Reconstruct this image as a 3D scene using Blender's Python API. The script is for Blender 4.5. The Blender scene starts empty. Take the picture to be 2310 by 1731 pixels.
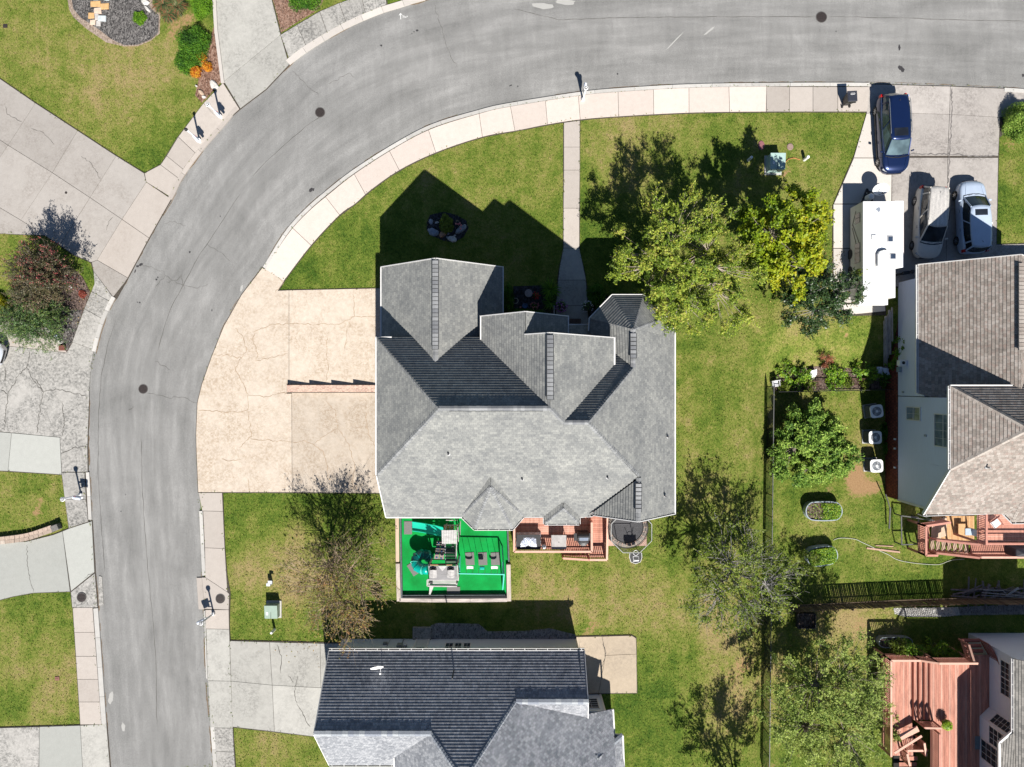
import bpy, math, random
import numpy as np
from mathutils import Vector, Matrix
from math import pi, sin, cos, tan, radians, sqrt, atan2
# ------------------------------------------------------------------ camera, light, exposure
SC = bpy.context.scene
COL = SC.collection
H = 48.0            # the drone hovers 48 m up, looking straight down
PPM = 32.0          # photograph pixels per metre at ground level
CX, CY = 1155.0, 865.5
cam_d = bpy.data.cameras.new('camera')
cam = bpy.data.objects.new('camera', cam_d)
COL.objects.link(cam)
cam.location = (0, 0, H)
cam.rotation_euler = (0, 0, 0)
cam_d.sensor_width = 36.0
cam_d.lens = 36.0 * PPM * H / 2310.0
cam_d.clip_end = 500.0
SC.camera = cam
SUN_EL = radians(47.0)
SHX, SHY = -0.216, 0.976       # direction shadows fall on the ground (x east, y north)
world = bpy.data.worlds.new('World')
SC.world = world
world.use_nodes = True
wn = world.node_tree
wn.nodes.clear()
sky = wn.nodes.new('ShaderNodeTexSky')
sky.sky_type = 'NISHITA'
sky.sun_disc = False
sky.sun_elevation = SUN_EL
sky.sun_rotation = atan2(-SHX, -SHY)
sky.dust_density = 0.2
sky.ozone_density = 4.0
bg = wn.nodes.new('ShaderNodeBackground')
bg.inputs['Strength'].default_value = 0.047
wo = wn.nodes.new('ShaderNodeOutputWorld')
wn.links.new(sky.outputs[0], bg.inputs[0])
wn.links.new(bg.outputs[0], wo.inputs[0])
sun_d = bpy.data.lights.new('sun', 'SUN')
sun_d.energy = 5.0
sun_d.angle = radians(0.53)
sun_d.color = (1.0, 0.955, 0.885)
sun = bpy.data.objects.new('sun', sun_d)
COL.objects.link(sun)
sun.location = (10, -45, 60)
sdir = Vector((SHX * cos(SUN_EL), SHY * cos(SUN_EL), -sin(SUN_EL)))
sun.rotation_euler = sdir.to_track_quat('-Z', 'Y').to_euler()
SC.view_settings.view_transform = 'Standard'
SC.view_settings.look = 'None'
SC.view_settings.exposure = 0.84
SC.view_settings.gamma = 1.0
SC.view_settings.use_curve_mapping = False
# ------------------------------------------------------------------ helpers
R = random.Random(7)
NP = np.random.RandomState(11)
def W(px, py, z=0.0):
 s = (1.0 - z / H) / PPM
 return Vector(((px - CX) * s, -(py - CY) * s, z))
def sm(a, b, t):
 t = (t - a) / (b - a)
 t = 0.0 if t < 0 else (1.0 if t > 1 else t)
 return t * t * (3 - 2 * t)
DROP = 1.6
def gz(x, y):
 """height of the ground: level, but the yards beyond the east lawn lie lower"""
 return -DROP * sm(16.0, 20.0, x) * sm(-4.7, 0.2, -y)
def WG(px, py, dz=0.0):
 z = 0.0
 for _ in range(4):
  p = W(px, py, z + dz)
  z = gz(p.x, p.y)
 return W(px, py, z + dz)
def tag(o, label=None, cat=None, group=None, kind=None):
 if label: o['label'] = label
 if cat: o['category'] = cat
 if group: o['group'] = group
 if kind: o['kind'] = kind
 return o
def thing(name, label, cat, loc=(0, 0, 0), rz=0.0, group=None):
 o = bpy.data.objects.new(name, None)
 o.empty_display_size = 0.2
 COL.objects.link(o)
 o.location = loc
 o.rotation_euler = (0, 0, rz)
 return tag(o, label, cat, group)
def wloc(p):
 v = Vector((0, 0, 0))
 while p is not None:
  v += Vector(p.location)
  p = p.parent
 return v
class MB:
 def __init__(self):
  self.v = []; self.f = []; self.uv = []; self.m = []
  self.mi = 0
 def add(self, vs, fs, uvs=None):
  b = len(self.v)
  self.v += [tuple(p) for p in vs]
  for i, f in enumerate(fs):
   self.f.append([b + k for k in f])
   self.m.append(self.mi)
   self.uv.append(uvs[i] if uvs else None)
  return self
 def box(self, c, s, rz=0.0, rot=None):
  M = rot if rot is not None else Matrix.Rotation(rz, 3, 'Z')
  c = Vector(c)
  vs = [c + M @ Vector((sx * s[0] / 2, sy * s[1] / 2, sz * s[2] / 2)) for sz in (-1, 1) for sy in (-1, 1) for sx in (-1, 1)]
  return self.add(vs, [(0, 2, 3, 1), (4, 5, 7, 6), (0, 1, 5, 4), (2, 6, 7, 3), (0, 4, 6, 2), (1, 3, 7, 5)])
 def bar(self, a, b, w, h, up=(0, 0, 1)):
  """box from a to b, w across, h along up"""
  a = Vector(a); b = Vector(b)
  d = b - a
  L = d.length
  if L < 1e-6: return self
  d.normalize()
  u = Vector(up)
  s = d.cross(u)
  if s.length < 1e-4: s = d.cross(Vector((1, 0, 0)))
  s.normalize()
  u = s.cross(d)
  M = Matrix((s, d, u)).transposed()
  return self.box((a + b) / 2, (w, L, h), rot=M)
 def prism(self, pts, z0, z1, bottom=False):
  pts = [(p[0], p[1]) for p in pts]
  A = sum(pts[i][0] * pts[(i + 1) % len(pts)][1] - pts[(i + 1) % len(pts)][0] * pts[i][1] for i in range(len(pts)))
  if A < 0: pts = pts[::-1]
  n = len(pts)
  vs = [(x, y, z0) for x, y in pts] + [(x, y, z1) for x, y in pts]
  fs = [tuple(range(n, 2 * n))]
  if bottom: fs.append(tuple(range(n - 1, -1, -1)))
  for i in range(n):
   j = (i + 1) % n
   fs.append((i, j, n + j, n + i))
  return self.add(vs, fs)
 def tube(self, pts, r, n=6, caps=True, r2=None):
  pts = [Vector(p) for p in pts]
  k = len(pts)
  rs = r if isinstance(r, (list, tuple)) else [r + ((r2 - r) * i / (k - 1) if r2 is not None else 0) for i in range(k)]
  vs = []
  prev = None
  for i, p in enumerate(pts):
   d = (pts[min(i + 1, k - 1)] - pts[max(i - 1, 0)])
   if d.length < 1e-9: d = Vector((0, 0, 1))
   d.normalize()
   s = d.cross(Vector((0, 0, 1)))
   if s.length < 1e-3: s = Vector((1, 0, 0)) if prev is None else prev
   s.normalize(); prev = s
   u = s.cross(d)
   for j in range(n):
    a = 2 * pi * j / n
    vs.append(p + s * (cos(a) * rs[i]) + u * (sin(a) * rs[i]))
  fs = []
  for i in range(k - 1):
   for j in range(n):
    j2 = (j + 1) % n
    fs.append((i * n + j, (i + 1) * n + j, (i + 1) * n + j2, i * n + j2))
  if caps:
   fs.append(tuple(range(n)))
   fs.append(tuple(range((k - 1) * n + n - 1, (k - 1) * n - 1, -1)))
  return self.add(vs, fs)
 def lathe(self, c, prof, n=16, sx=1.0, sy=1.0, rz=0.0):
  """prof: (radius, z) from bottom to top"""
  c = Vector(c); vs = []
  for r, z in prof:
   for j in range(n):
    a = 2 * pi * j / n
    x, y = cos(a) * r * sx, sin(a) * r * sy
    vs.append(c + Vector((x * cos(rz) - y * sin(rz), x * sin(rz) + y * cos(rz), z)))
  fs = []
  for i in range(len(prof) - 1):
   for j in range(n):
    j2 = (j + 1) % n
    fs.append((i * n + j, i * n + j2, (i + 1) * n + j2, (i + 1) * n + j))
  k = len(prof) - 1
  if prof[k][0] > 1e-4: fs.append(tuple(range(k * n, k * n + n)))
  if prof[0][0] > 1e-4: fs.append(tuple(range(n - 1, -1, -1)))
  return self.add(vs, fs)
 def poly(self, vs, uvs=None):
  return self.add(vs, [tuple(range(len(vs)))], [uvs] if uvs else None)
 def build(self, name, mats, parent=None, smooth=False, local=False, bevel=0.0, kind=None, label=None, sub=0):
  me = bpy.data.meshes.new(name)
  off = Vector((0, 0, 0)) if (local or parent is None) else wloc(parent)
  V = [(p[0] - off.x, p[1] - off.y, p[2] - off.z) for p in self.v]
  me.from_pydata(V, [], self.f)
  if not isinstance(mats, (list, tuple)): mats = [mats]
  for m in mats: me.materials.append(m)
  if len(mats) > 1: me.polygons.foreach_set('material_index', self.m)
  if any(u is not None for u in self.uv):
   ul = me.uv_layers.new(name='UVMap')
   flat = []
   for f, u in zip(self.f, self.uv):
    flat += (u if u else [(0, 0)] * len(f))
   ul.data.foreach_set('uv', np.array(flat, dtype=np.float32).ravel())
  if smooth: me.polygons.foreach_set('use_smooth', [True] * len(me.polygons))
  me.update()
  o = bpy.data.objects.new(name, me)
  COL.objects.link(o)
  if parent: o.parent = parent
  if bevel:
   b = o.modifiers.new('bevel', 'BEVEL'); b.width = bevel; b.segments = 2; b.limit_method = 'ANGLE'
  if sub:
   b = o.modifiers.new('sub', 'SUBSURF'); b.levels = sub; b.render_levels = sub
  if kind: o['kind'] = kind
  if label: o['label'] = label
  return o
def children(o):
 return [c for c in COL.objects if c.parent == o]
def dup(root, loc, rz=None, label=None, group=None):
 kids = [c for c in bpy.data.objects if c.parent == root]
 r = root.copy(); COL.objects.link(r); r.location = loc
 if rz is not None: r.rotation_euler = (0, 0, rz)
 if label: r['label'] = label
 if group: r['group'] = group
 for ch in kids:
  c = ch.copy(); COL.objects.link(c); c.parent = r
  for g in [x for x in bpy.data.objects if x.parent == ch]:
   d = g.copy(); COL.objects.link(d); d.parent = c
 return r
def inst(name, me, parent, loc, rot=(0, 0, 0), scale=(1, 1, 1)):
 """another object that shares the mesh me; loc in world space"""
 o = bpy.data.objects.new(name, me)
 COL.objects.link(o)
 o.location = Vector(loc) - (wloc(parent) if parent else Vector((0, 0, 0)))
 o.rotation_euler = rot
 o.scale = scale
 if parent: o.parent = parent
 return o
# ------------------------------------------------------------------ materials
def srgb(r, g, b):
 f = lambda c: (c / 255.0) / 12.92 if c / 255.0 <= 0.04045 else ((c / 255.0 + 0.055) / 1.055) ** 2.4
 return (f(r), f(g), f(b))
class NT:
 def __init__(self, name):
  self.mat = bpy.data.materials.new(name)
  self.mat.use_nodes = True
  self.t = self.mat.node_tree
  self.t.nodes.clear()
  self.out = self.n('ShaderNodeOutputMaterial')
  self.b = self.n('ShaderNodeBsdfPrincipled')
  self.l(self.b.outputs[0], self.out.inputs[0])
  self.geo = None
 def n(self, t, **k):
  x = self.t.nodes.new(t)
  for a, v in k.items(): setattr(x, a, v)
  return x
 def l(self, a, b): self.t.links.new(a, b)
 def pos(self, scale=(1, 1, 1), rot=(0, 0, 0), obj=False):
  if obj:
   src = self.n('ShaderNodeTexCoord').outputs['Object']
  else:
   if self.geo is None: self.geo = self.n('ShaderNodeNewGeometry')
   src = self.geo.outputs['Position']
  m = self.n('ShaderNodeMapping')
  m.inputs['Scale'].default_value = scale
  m.inputs['Rotation'].default_value = rot
  self.l(src, m.inputs['Vector'])
  return m.outputs[0]
 def uv(self, scale=(1, 1, 1)):
  m = self.n('ShaderNodeMapping')
  m.inputs['Scale'].default_value = scale
  self.l(self.n('ShaderNodeTexCoord').outputs['UV'], m.inputs['Vector'])
  return m.outputs[0]
 def noise(self, vec, scale, detail=4, rough=0.55, dist=0.0):
  x = self.n('ShaderNodeTexNoise')
  x.inputs['Scale'].default_value = scale
  x.inputs['Detail'].default_value = detail
  x.inputs['Roughness'].default_value = rough
  x.inputs['Distortion'].default_value = dist
  self.l(vec, x.inputs['Vector'])
  return x.outputs['Fac']
 def ramp(self, fac, stops):
  x = self.n('ShaderNodeValToRGB')
  e = x.color_ramp.elements
  while len(e) < len(stops): e.new(0.5)
  for i, (p, c) in enumerate(stops):
   e[i].position = p
   e[i].color = (c, c, c, 1) if isinstance(c, (int, float)) else (*c, 1)
  self.l(fac, x.inputs[0])
  return x.outputs[0]
 def mix(self, fac, a, b, mode='MIX'):
  x = self.n('ShaderNodeMix', data_type='RGBA', blend_type=mode)
  for sock, val in ((x.inputs[0], fac), (x.inputs[6], a), (x.inputs[7], b)):
   if isinstance(val, (int, float)): sock.default_value = val
   elif isinstance(val, tuple): sock.default_value = (*val, 1)
   else: self.l(val, sock)
  return x.outputs[2]
 def math(self, op, a, b=0.0):
  x = self.n('ShaderNodeMath', operation=op)
  for i, val in enumerate((a, b)):
   if isinstance(val, (int, float)): x.inputs[i].default_value = val
   else: self.l(val, x.inputs[i])
  return x.outputs[0]
 def bump(self, hgt, strength=0.3, dist=0.02, prev=None):
  x = self.n('ShaderNodeBump')
  x.inputs['Strength'].default_value = strength
  x.inputs['Distance'].default_value = dist
  self.l(hgt, x.inputs['Height'])
  if prev is not None: self.l(prev, x.inputs['Normal'])
  return x.outputs[0]
 def fin(self, col, rough=0.8, bump=None, metal=0.0, spec=0.5):
  if isinstance(col, tuple): self.b.inputs['Base Color'].default_value = (*col, 1)
  else: self.l(col, self.b.inputs['Base Color'])
  if isinstance(rough, (int, float)): self.b.inputs['Roughness'].default_value = rough
  else: self.l(rough, self.b.inputs['Roughness'])
  self.b.inputs['Metallic'].default_value = metal
  self.b.inputs['Specular IOR Level'].default_value = spec
  if bump is not None: self.l(bump, self.b.inputs['Normal'])
  return self.mat
_pm = {}
def pm(name, c, rough=0.7, var=0.12, scale=6.0, metal=0.0, spec=0.4, bump=0.15, coat=0.0, stretch=(1, 1, 1)):
 """painted / plain material with uneven tone and fine relief"""
 if name in _pm: return _pm[name]
 t = NT(name)
 p = t.pos(stretch)
 a = t.noise(p, scale, 5)
 b = t.noise(p, scale * 9, 3)
 f = t.mix(0.4, a, b)
 dark = tuple(x * (1 - var * 1.6) for x in c)
 lite = tuple(min(1, x * (1 + var)) for x in c)
 col = t.ramp(f, [(0.3, dark), (0.7, lite)])
 bm = t.bump(b, bump, 0.01) if bump else None
 m = t.fin(col, rough, bm, metal, spec)
 if coat: t.b.inputs['Coat Weight'].default_value = coat; t.b.inputs['Coat Roughness'].default_value = 0.05
 _pm[name] = m
 return m
def glass_mat(name, c=(0.015, 0.02, 0.025), rough=0.05):
 if name in _pm: return _pm[name]
 t = NT(name)
 n = t.noise(t.pos(), 1.2, 2)
 col = t.ramp(n, [(0.35, c), (0.7, tuple(x * 2.2 for x in c))])
 m = t.fin(col, rough, None, 0.0, 0.7)
 _pm[name] = m
 return m
def leaf_mat(name, stops, rough=0.5, trans=0.35):
 """leaf colours from the per-leaf 'var' attribute"""
 if name in _pm: return _pm[name]
 t = NT(name)
 a = t.n('ShaderNodeAttribute', attribute_name='var')
 k = len(stops)
 col = t.ramp(a.outputs['Fac'], [(i / max(1, k - 1), c) for i, c in enumerate(stops)])
 m = t.fin(col, rough, None, 0.0, 0.35)
 tr = t.n('ShaderNodeBsdfTranslucent')
 t.l(col, tr.inputs[0])
 mx = t.n('ShaderNodeMixShader')
 mx.inputs[0].default_value = trans
 t.l(t.b.outputs[0], mx.inputs[1]); t.l(tr.outputs[0], mx.inputs[2])
 t.l(mx.outputs[0], t.out.inputs[0])
 _pm[name] = m
 return m
def concrete(name, c, dirt=(0.12, 0.115, 0.10), amt=0.5, mott=0.5, thr=0.5):
 if name in _pm: return _pm[name]
 t = NT(name)
 p = t.pos()
 big = t.noise(p, 0.45, 6, 0.65, 0.4)
 mid = t.noise(p, 3.0, 6, 0.7)
 fin_ = t.noise(p, 22, 4, 0.75)
 grain = t.noise(p, 90, 2, 0.6)
 base = t.ramp(mid, [(0.25, tuple(x * (1 - 0.38 * mott) for x in c)), (0.75, tuple(min(0.9, x * (1 + 0.12 * mott)) for x in c))])
 g = t.mix(0.5, fin_, grain)
 base = t.mix(0.5, base, t.ramp(g, [(0.3, tuple(x * 0.66 for x in c)), (0.7, tuple(min(0.95, x * 1.2) for x in c))]))
 m = t.math('MULTIPLY', t.ramp(big, [(thr - 0.06, 0.0), (thr + 0.16, 1.0)]), t.ramp(t.noise(p, 7, 6, 0.8), [(0.42, 0.0), (0.62, 1.0)]))
 m = t.math('MULTIPLY', m, amt)
 col = t.mix(m, base, dirt)
 oi = t.n('ShaderNodeObjectInfo')
 col = t.mix(1.0, col, t.ramp(oi.outputs['Random'], [(0.0, 0.86), (1.0, 1.07)]), 'MULTIPLY')
 st = t.ramp(t.noise(t.pos((1, 1, 1), (0, 0, .4)), 0.9, 5, 0.7, 1.5), [(0.56, 0.0), (0.72, 1.0)])
 col = t.mix(t.math('MULTIPLY', st, 0.35 * amt), col, dirt)
 mt = t.fin(col, 0.9, t.bump(g, 0.25, 0.008), 0, 0.25)
 _pm[name] = mt
 return mt
# ------------------------------------------------------------------ ground
def lawn_material():
 t = NT('lawn_grass')
 p = t.pos()
 big = t.noise(p, 0.16, 3, 0.5, 0.5)
 mid = t.noise(p, 0.9, 5, 0.65, 0.3)
 sml = t.noise(p, 5.0, 5, 0.7)
 fine = t.noise(t.pos((1.6, 0.8, 1), (0, 0, 0.7)), 10.0, 5, 0.8)
 vf = t.noise(p, 46.0, 3, 0.7)
 a = t.n('ShaderNodeAttribute', attribute_name='dry')
 b = t.n('ShaderNodeAttribute', attribute_name='bare')
 c_ = t.n('ShaderNodeAttribute', attribute_name='lush')
 f = t.math('ADD', t.math('MULTIPLY', t.math('SUBTRACT', big, 0.5), 0.8), t.math('MULTIPLY', t.math('SUBTRACT', mid, 0.5), 1.0))
 f = t.math('ADD', f, 0.48)
 f = t.math('ADD', f, t.math('MULTIPLY', t.math('SUBTRACT', sml, 0.5), 0.9))
 f = t.math('ADD', f, t.math('MULTIPLY', t.math('SUBTRACT', fine, 0.5), 0.8))
 mow = t.noise(t.pos((1.5, 0.06, 1), (0, 0, 0.03)), 1.0, 2, 0.5)
 f = t.math('ADD', f, t.math('MULTIPLY', t.math('SUBTRACT', mow, 0.5), 0.35))
 f = t.math('ADD', f, a.outputs['Fac'])
 f = t.math('SUBTRACT', f, c_.outputs['Fac'])
 col = t.ramp(f, [(0.16, (0.040, 0.080, 0.010)), (0.43, (0.098, 0.138, 0.020)), (0.66, (0.168, 0.176, 0.042)), (0.96, (0.26, 0.20, 0.092))])
 g = t.math('ADD', t.math('MULTIPLY', fine, 0.55), t.math('MULTIPLY', vf, 0.45))
 col = t.mix(1.0, col, t.ramp(g, [(0.36, 0.40), (0.5, 1.0), (0.64, 1.55)]), 'MULTIPLY')
 bm = t.math('ADD', b.outputs['Fac'], t.math('MULTIPLY', t.math('SUBTRACT', sml, 0.5), 1.3))
 soil = t.ramp(fine, [(0.3, (0.20, 0.115, 0.055)), (0.7, (0.36, 0.235, 0.125))])
 bf = t.math('MULTIPLY', t.ramp(bm, [(0.42, 0.0), (0.72, 1.0)]), t.ramp(b.outputs['Fac'], [(0.02, 0.0), (0.2, 1.0)]))
 col = t.mix(bf, col, soil)
 bmp = t.bump(g, 0.9, 0.06)
 return t.fin(col, 0.95, bmp, 0, 0.1)
# (px, py, radius px, amount) soft spots of drier grass, lush grass and bare earth
DRY = [(150, 180, 330, .09), (80, 1500, 200, .06), (1400, 330, 160, .05), (100, 150, 130, .08), (330, 150, 120, .12), (90, 1170, 60, .12), (200, 40, 90, .05), (90, 1560, 120, .1), (40, 1500, 60, .12),
  (1400, 330, 70, .12), (1500, 340, 120, .06), (1220, 410, 50, .15), (1650, 460, 70, .05), (1340, 300, 60, .1),
  (1560, 930, 50, .12), (1580, 1100, 70, .12), (1340, 1340, 190, .16), (1500, 1360, 160, .12), (1230, 1330, 90, .16),
  (1680, 1520, 90, .28), (1620, 1600, 70, .2), (1650, 1440, 60, .18), (560, 1280, 60, .12), (640, 1270, 80, .15), (600, 1690, 50, .2),
  (700, 1290, 90, .12), (1890, 1090, 70, .12), (1950, 1020, 50, .3), (1830, 1210, 80, .08), (1900, 1390, 80, .25), (1960, 1400, 50, .2),
  (1850, 1470, 80, .1), (1650, 700, 60, .1), (1740, 720, 120, .08), (1830, 730, 50, .1), (2290, 300, 60, .1), (1020, 560, 60, .05),
  (900, 420, 90, .05), (1040, 370, 90, .06), (650, 1200, 80, .06), (1530, 1000, 60, .06), (60, 620, 50, .1), (2060, 300, 100, .0),
  (1620, 820, 60, .06), (1860, 700, 40, .1), (1760, 320, 60, .12), (560, 1320, 50, .15), (680, 1350, 60, .12)]
LUSH = [(320, 370, 55, .28), (170, 230, 60, .05), (740, 620, 140, .14), (830, 520, 60, .1), (1480, 880, 60, .08), (1480, 1060, 60, .1),
  (1290, 1230, 90, .12), (1440, 1310, 70, .1), (540, 1110, 80, .14), (580, 1420, 120, .16), (50, 1350, 100, .1), (20, 1600, 50, .16),
  (200, 610, 40, .3), (900, 1120, 60, .1), (1480, 1600, 140, .14), (1450, 1500, 80, .12), (2260, 1180, 90, .1), (2150, 1270, 120, .14),
  (1620, 920, 50, .08), (1500, 1230, 80, .1), (700, 1120, 120, .1), (1000, 1370, 200, .1), (2280, 470, 50, .2), (1900, 700, 40, .05),
  (1330, 470, 60, .1), (1440, 560, 80, .15), (1550, 300, 120, .05), (1560, 1230, 60, .06), (870, 360, 60, .08), (2000, 1130, 60, .12),
  (570, 1600, 70, .05), (1890, 1260, 70, .04)]
BARE = [(1925, 1065, 26, .9), (1935, 1100, 30, .8), (1870, 1105, 16, .6), (1975, 1100, 22, .7), (1910, 755, 9, .8), (1895, 745, 6, .8), (1650, 1520, 40, .45),
  (1690, 1490, 30, .5), (1660, 1580, 32, .4), (1640, 1640, 26, .35), (90, 1128, 12, .7), (82, 1155, 14, .7), (110, 1195, 40, .35), (1850, 1385, 26, .5), (1940, 1410, 30, .55),
  (1300, 1335, 26, .4), (1240, 1350, 36, .4), (1560, 1340, 24, .35), (1340, 1410, 22, .6), (1320, 1435, 14, .6), (1700, 1360, 40, .4), (750, 1330, 50, .45), (720, 1310, 30, .4),
  (1780, 385, 14, .6), (1765, 395, 8, .7), (610, 1312, 14, .6), (625, 1370, 18, .5), (860, 1340, 22, .4), (1800, 1500, 40, .35), (1745, 1580, 30, .4),
  (2280, 330, 24, .5), (1800, 330, 12, .5), (1715, 330, 10, .5), (1405, 360, 12, .35), (480, 120, 30, .7), (485, 160, 26, .7), (395, 55, 28, .6), (430, 40, 20, .6), (385, 90, 20, .45), (470, 190, 24, .5),
  (1535, 1370, 20, .3), (1560, 1000, 26, .2), (20, 1215, 50, .4), (2015, 1240, 24, .5), (1905, 1245, 20, .35), (1740, 1740, 40, .5), (1490, 1725, 20, .3), (1900, 1680, 30, .4), (2030, 870, 30, .5), (1840, 860, 40, .3), (1970, 850, 40, .4)]
def ground_sheet():
 nx, ny = 380, 300
 xs = np.linspace(-62, 62, nx); ys = np.linspace(-48, 48, ny)
 xs = np.concatenate([[-900, -300, -120], xs, [120, 300, 900]]); ys = np.concatenate([[-900, -300, -110], ys, [110, 300, 900]])
 X, Y = np.meshgrid(xs, ys)
 def S(a, b, t):
  t = np.clip((t - a) / (b - a), 0, 1); return t * t * (3 - 2 * t)
 Z = -DROP * S(16.0, 20.0, X) * S(-4.7, 0.2, -Y)
 V = np.stack([X, Y, Z], -1).reshape(-1, 3)
 n, m = len(ys), len(xs)
 i = np.arange(n - 1)[:, None] * m + np.arange(m - 1)[None]
 F = np.stack([i, i + 1, i + m + 1, i + m], -1).reshape(-1, 4)
 me = bpy.data.meshes.new('ground')
 me.vertices.add(len(V)); me.vertices.foreach_set('co', V.ravel().astype(np.float32))
 me.loops.add(F.size); me.loops.foreach_set('vertex_index', F.ravel().astype(np.int32))
 me.polygons.add(len(F)); me.polygons.foreach_set('loop_start', np.arange(0, F.size, 4, dtype=np.int32))
 me.update(); me.validate()
 me.polygons.foreach_set('use_smooth', [True] * len(F))
 PX = X / (1 - Z / H) * PPM + CX; PY = -Y / (1 - Z / H) * PPM + CY
 for nm, lst in (('dry', DRY), ('lush', LUSH), ('bare', BARE)):
  A = np.zeros_like(X)
  for px, py, r, a in lst:
   A += a * np.exp(-(((PX - px) ** 2 + (PY - py) ** 2) / (r * r)) ** 1.2)
  at = me.attributes.new(nm, 'FLOAT', 'POINT')
  at.data.foreach_set('value', A.ravel().astype(np.float32))
 me.materials.append(lawn_material())
 o = bpy.data.objects.new('ground', me); COL.objects.link(o)
 tag(o, kind='structure')
 return o
ground_sheet()
# ------------------------------------------------------------------ road
OUT = [(249, 1745), (248, 1731), (240, 1635), (222, 1385), (213, 1281), (207, 1173), (203, 1095), (198, 1010), (199, 960), (203, 860), (214, 800), (233, 730), (259, 674), (288, 627),
  (336, 537), (388, 450), (412, 402), (453, 345), (510, 279), (540, 245), (600, 201), (652, 148), (706, 108), (782, 64), (852, 33), (896, 19), (961, 0), (1100, -32), (1300, -55), (1600, -66), (2000, -66), (2340, -60)]
INN = [(483, 1745), (481, 1731), (474, 1634), (465, 1530), (461, 1410), (455, 1281), (450, 1173), (446, 1110), (443, 1020), (442, 980), (445, 910), (455, 868), (478, 803), (505, 736), (545, 665),
  (592, 603), (643, 522), (689, 471), (736, 430), (798, 382), (896, 320), (977, 279), (1080, 248), (1140, 234), (1303, 208), (1395, 199), (1555, 190), (1740, 187), (1981, 187), (2144, 193), (2266, 198), (2340, 203)]
def resamp(P, n):
 """smooth polyline (Catmull-Rom) resampled evenly by arc length"""
 P = [np.array(p, float) for p in P]
 out = []
 for i in range(len(P) - 1):
  p0 = P[max(i - 1, 0)]; p1 = P[i]; p2 = P[i + 1]; p3 = P[min(i + 2, len(P) - 1)]
  for k in range(12):
   t = k / 12.0
   out.append(0.5 * ((2 * p1) + (-p0 + p2) * t + (2 * p0 - 5 * p1 + 4 * p2 - p3) * t * t + (-p0 + 3 * p1 - 3 * p2 + p3) * t ** 3))
 out.append(P[-1])
 A = np.array(out)
 d = np.concatenate([[0], np.cumsum(np.linalg.norm(np.diff(A, axis=0), axis=1))])
 s = np.linspace(0, d[-1], n)
 return np.stack([np.interp(s, d, A[:, 0]), np.interp(s, d, A[:, 1])], 1)
def at_param(P, p):
 i = np.argmin(((P - np.array(p)) ** 2).sum(1))
 return i
def asphalt():
 t = NT('road_asphalt')
 p = t.pos()
 uv = t.uv((1, 1, 1))
 streak = t.noise(t.uv((0.16, 1.3, 1)), 1.0, 5, 0.6, 0.3)
 diag = t.noise(t.pos((0.9, 0.16, 1), (0, 0, 0.75)), 2.2, 5, 0.7, 0.4)
 big = t.noise(p, 0.28, 4, 0.6, 0.6)
 grain = t.noise(p, 17, 5, 0.85)
 g2 = t.noise(p, 95, 2, 0.6)
 f = t.math('ADD', t.math('MULTIPLY', streak, 0.45), t.math('MULTIPLY', big, 0.33))
 f = t.math('ADD', f, t.math('MULTIPLY', diag, 0.22))
 col = t.ramp(f, [(0.30, (0.125, 0.124, 0.12)), (0.5, (0.195, 0.193, 0.187)), (0.7, (0.29, 0.286, 0.277))])
 g = t.mix(0.5, grain, g2)
 col = t.mix(1.0, col, t.ramp(g, [(0.32, 0.55), (0.5, 1.0), (0.7, 1.5)]), 'MULTIPLY')
 sp = t.ramp(t.noise(p, 3.1, 2, 0.5), [(0.77, 0.0), (0.80, 1.0)])
 col = t.mix(t.math('MULTIPLY', sp, 0.45), col, (0.05, 0.05, 0.05))
 wh = t.ramp(t.noise(t.pos((1, 1, 1), (0, 0, 1.1)), 1.7, 5, 0.75, 1.2), [(0.66, 0.0), (0.76, 1.0)])
 col = t.mix(t.math('MULTIPLY', wh, 0.3), col, (0.4, 0.39, 0.37))
 return t.fin(col, 0.92, t.bump(g, 0.5, 0.01), 0, 0.2)
M_ROAD = asphalt()
N = 170
Oc = resamp(OUT, 400); Ic = resamp(INN, 400)
# pair the two edges by the same fraction along
Oa = resamp(OUT, N); Ia = resamp(INN, N)
def offs(C, d):
 T = np.gradient(C, axis=0); T /= np.linalg.norm(T, axis=1)[:, None]
 return C + np.stack([-T[:, 1], T[:, 0]], 1) * d
Oa = offs(Oa, -4.5); Ia = offs(Ia, 4.5)
road = MB()
K = 6
L = 0.0
prev = None
grid = []
for i in range(N):
 mid = (Oa[i] + Ia[i]) / 2
 if prev is not None: L += np.linalg.norm(mid - prev) / PPM
 prev = mid
 grid.append([(W(*(Oa[i] * (1 - k / K) + Ia[i] * k / K), 0.006 + 0.05 * sin(pi * k / K)), (L, k / K * 7.4)) for k in range(K + 1)])
for i in range(N - 1):
 for k in range(K):
  q = [grid[i][k], grid[i + 1][k], grid[i + 1][k + 1], grid[i][k + 1]]
  if (q[1][0] - q[0][0]).cross(q[3][0] - q[0][0]).z < 0: q = q[::-1]
  road.poly([a[0] for a in q], [a[1] for a in q])
road_o = tag(road.build('road', M_ROAD, smooth=True), kind='structure')
def rz_at(px, py):
 """height of the cambered road surface"""
 p = np.array((px, py))
 do = np.sqrt(((Oc - p) ** 2).sum(1)).min(); di = np.sqrt(((Ic - p) ** 2).sum(1)).min()
 return 0.006 + 0.05 * sin(pi * do / (do + di))
M_CRK = pm('crack_dark', (0.075, 0.07, 0.062), 0.95, 0.3, 4)
M_CRKD = pm('crack_brown', (0.31, 0.225, 0.15), 0.95, 0.3, 4)
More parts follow.
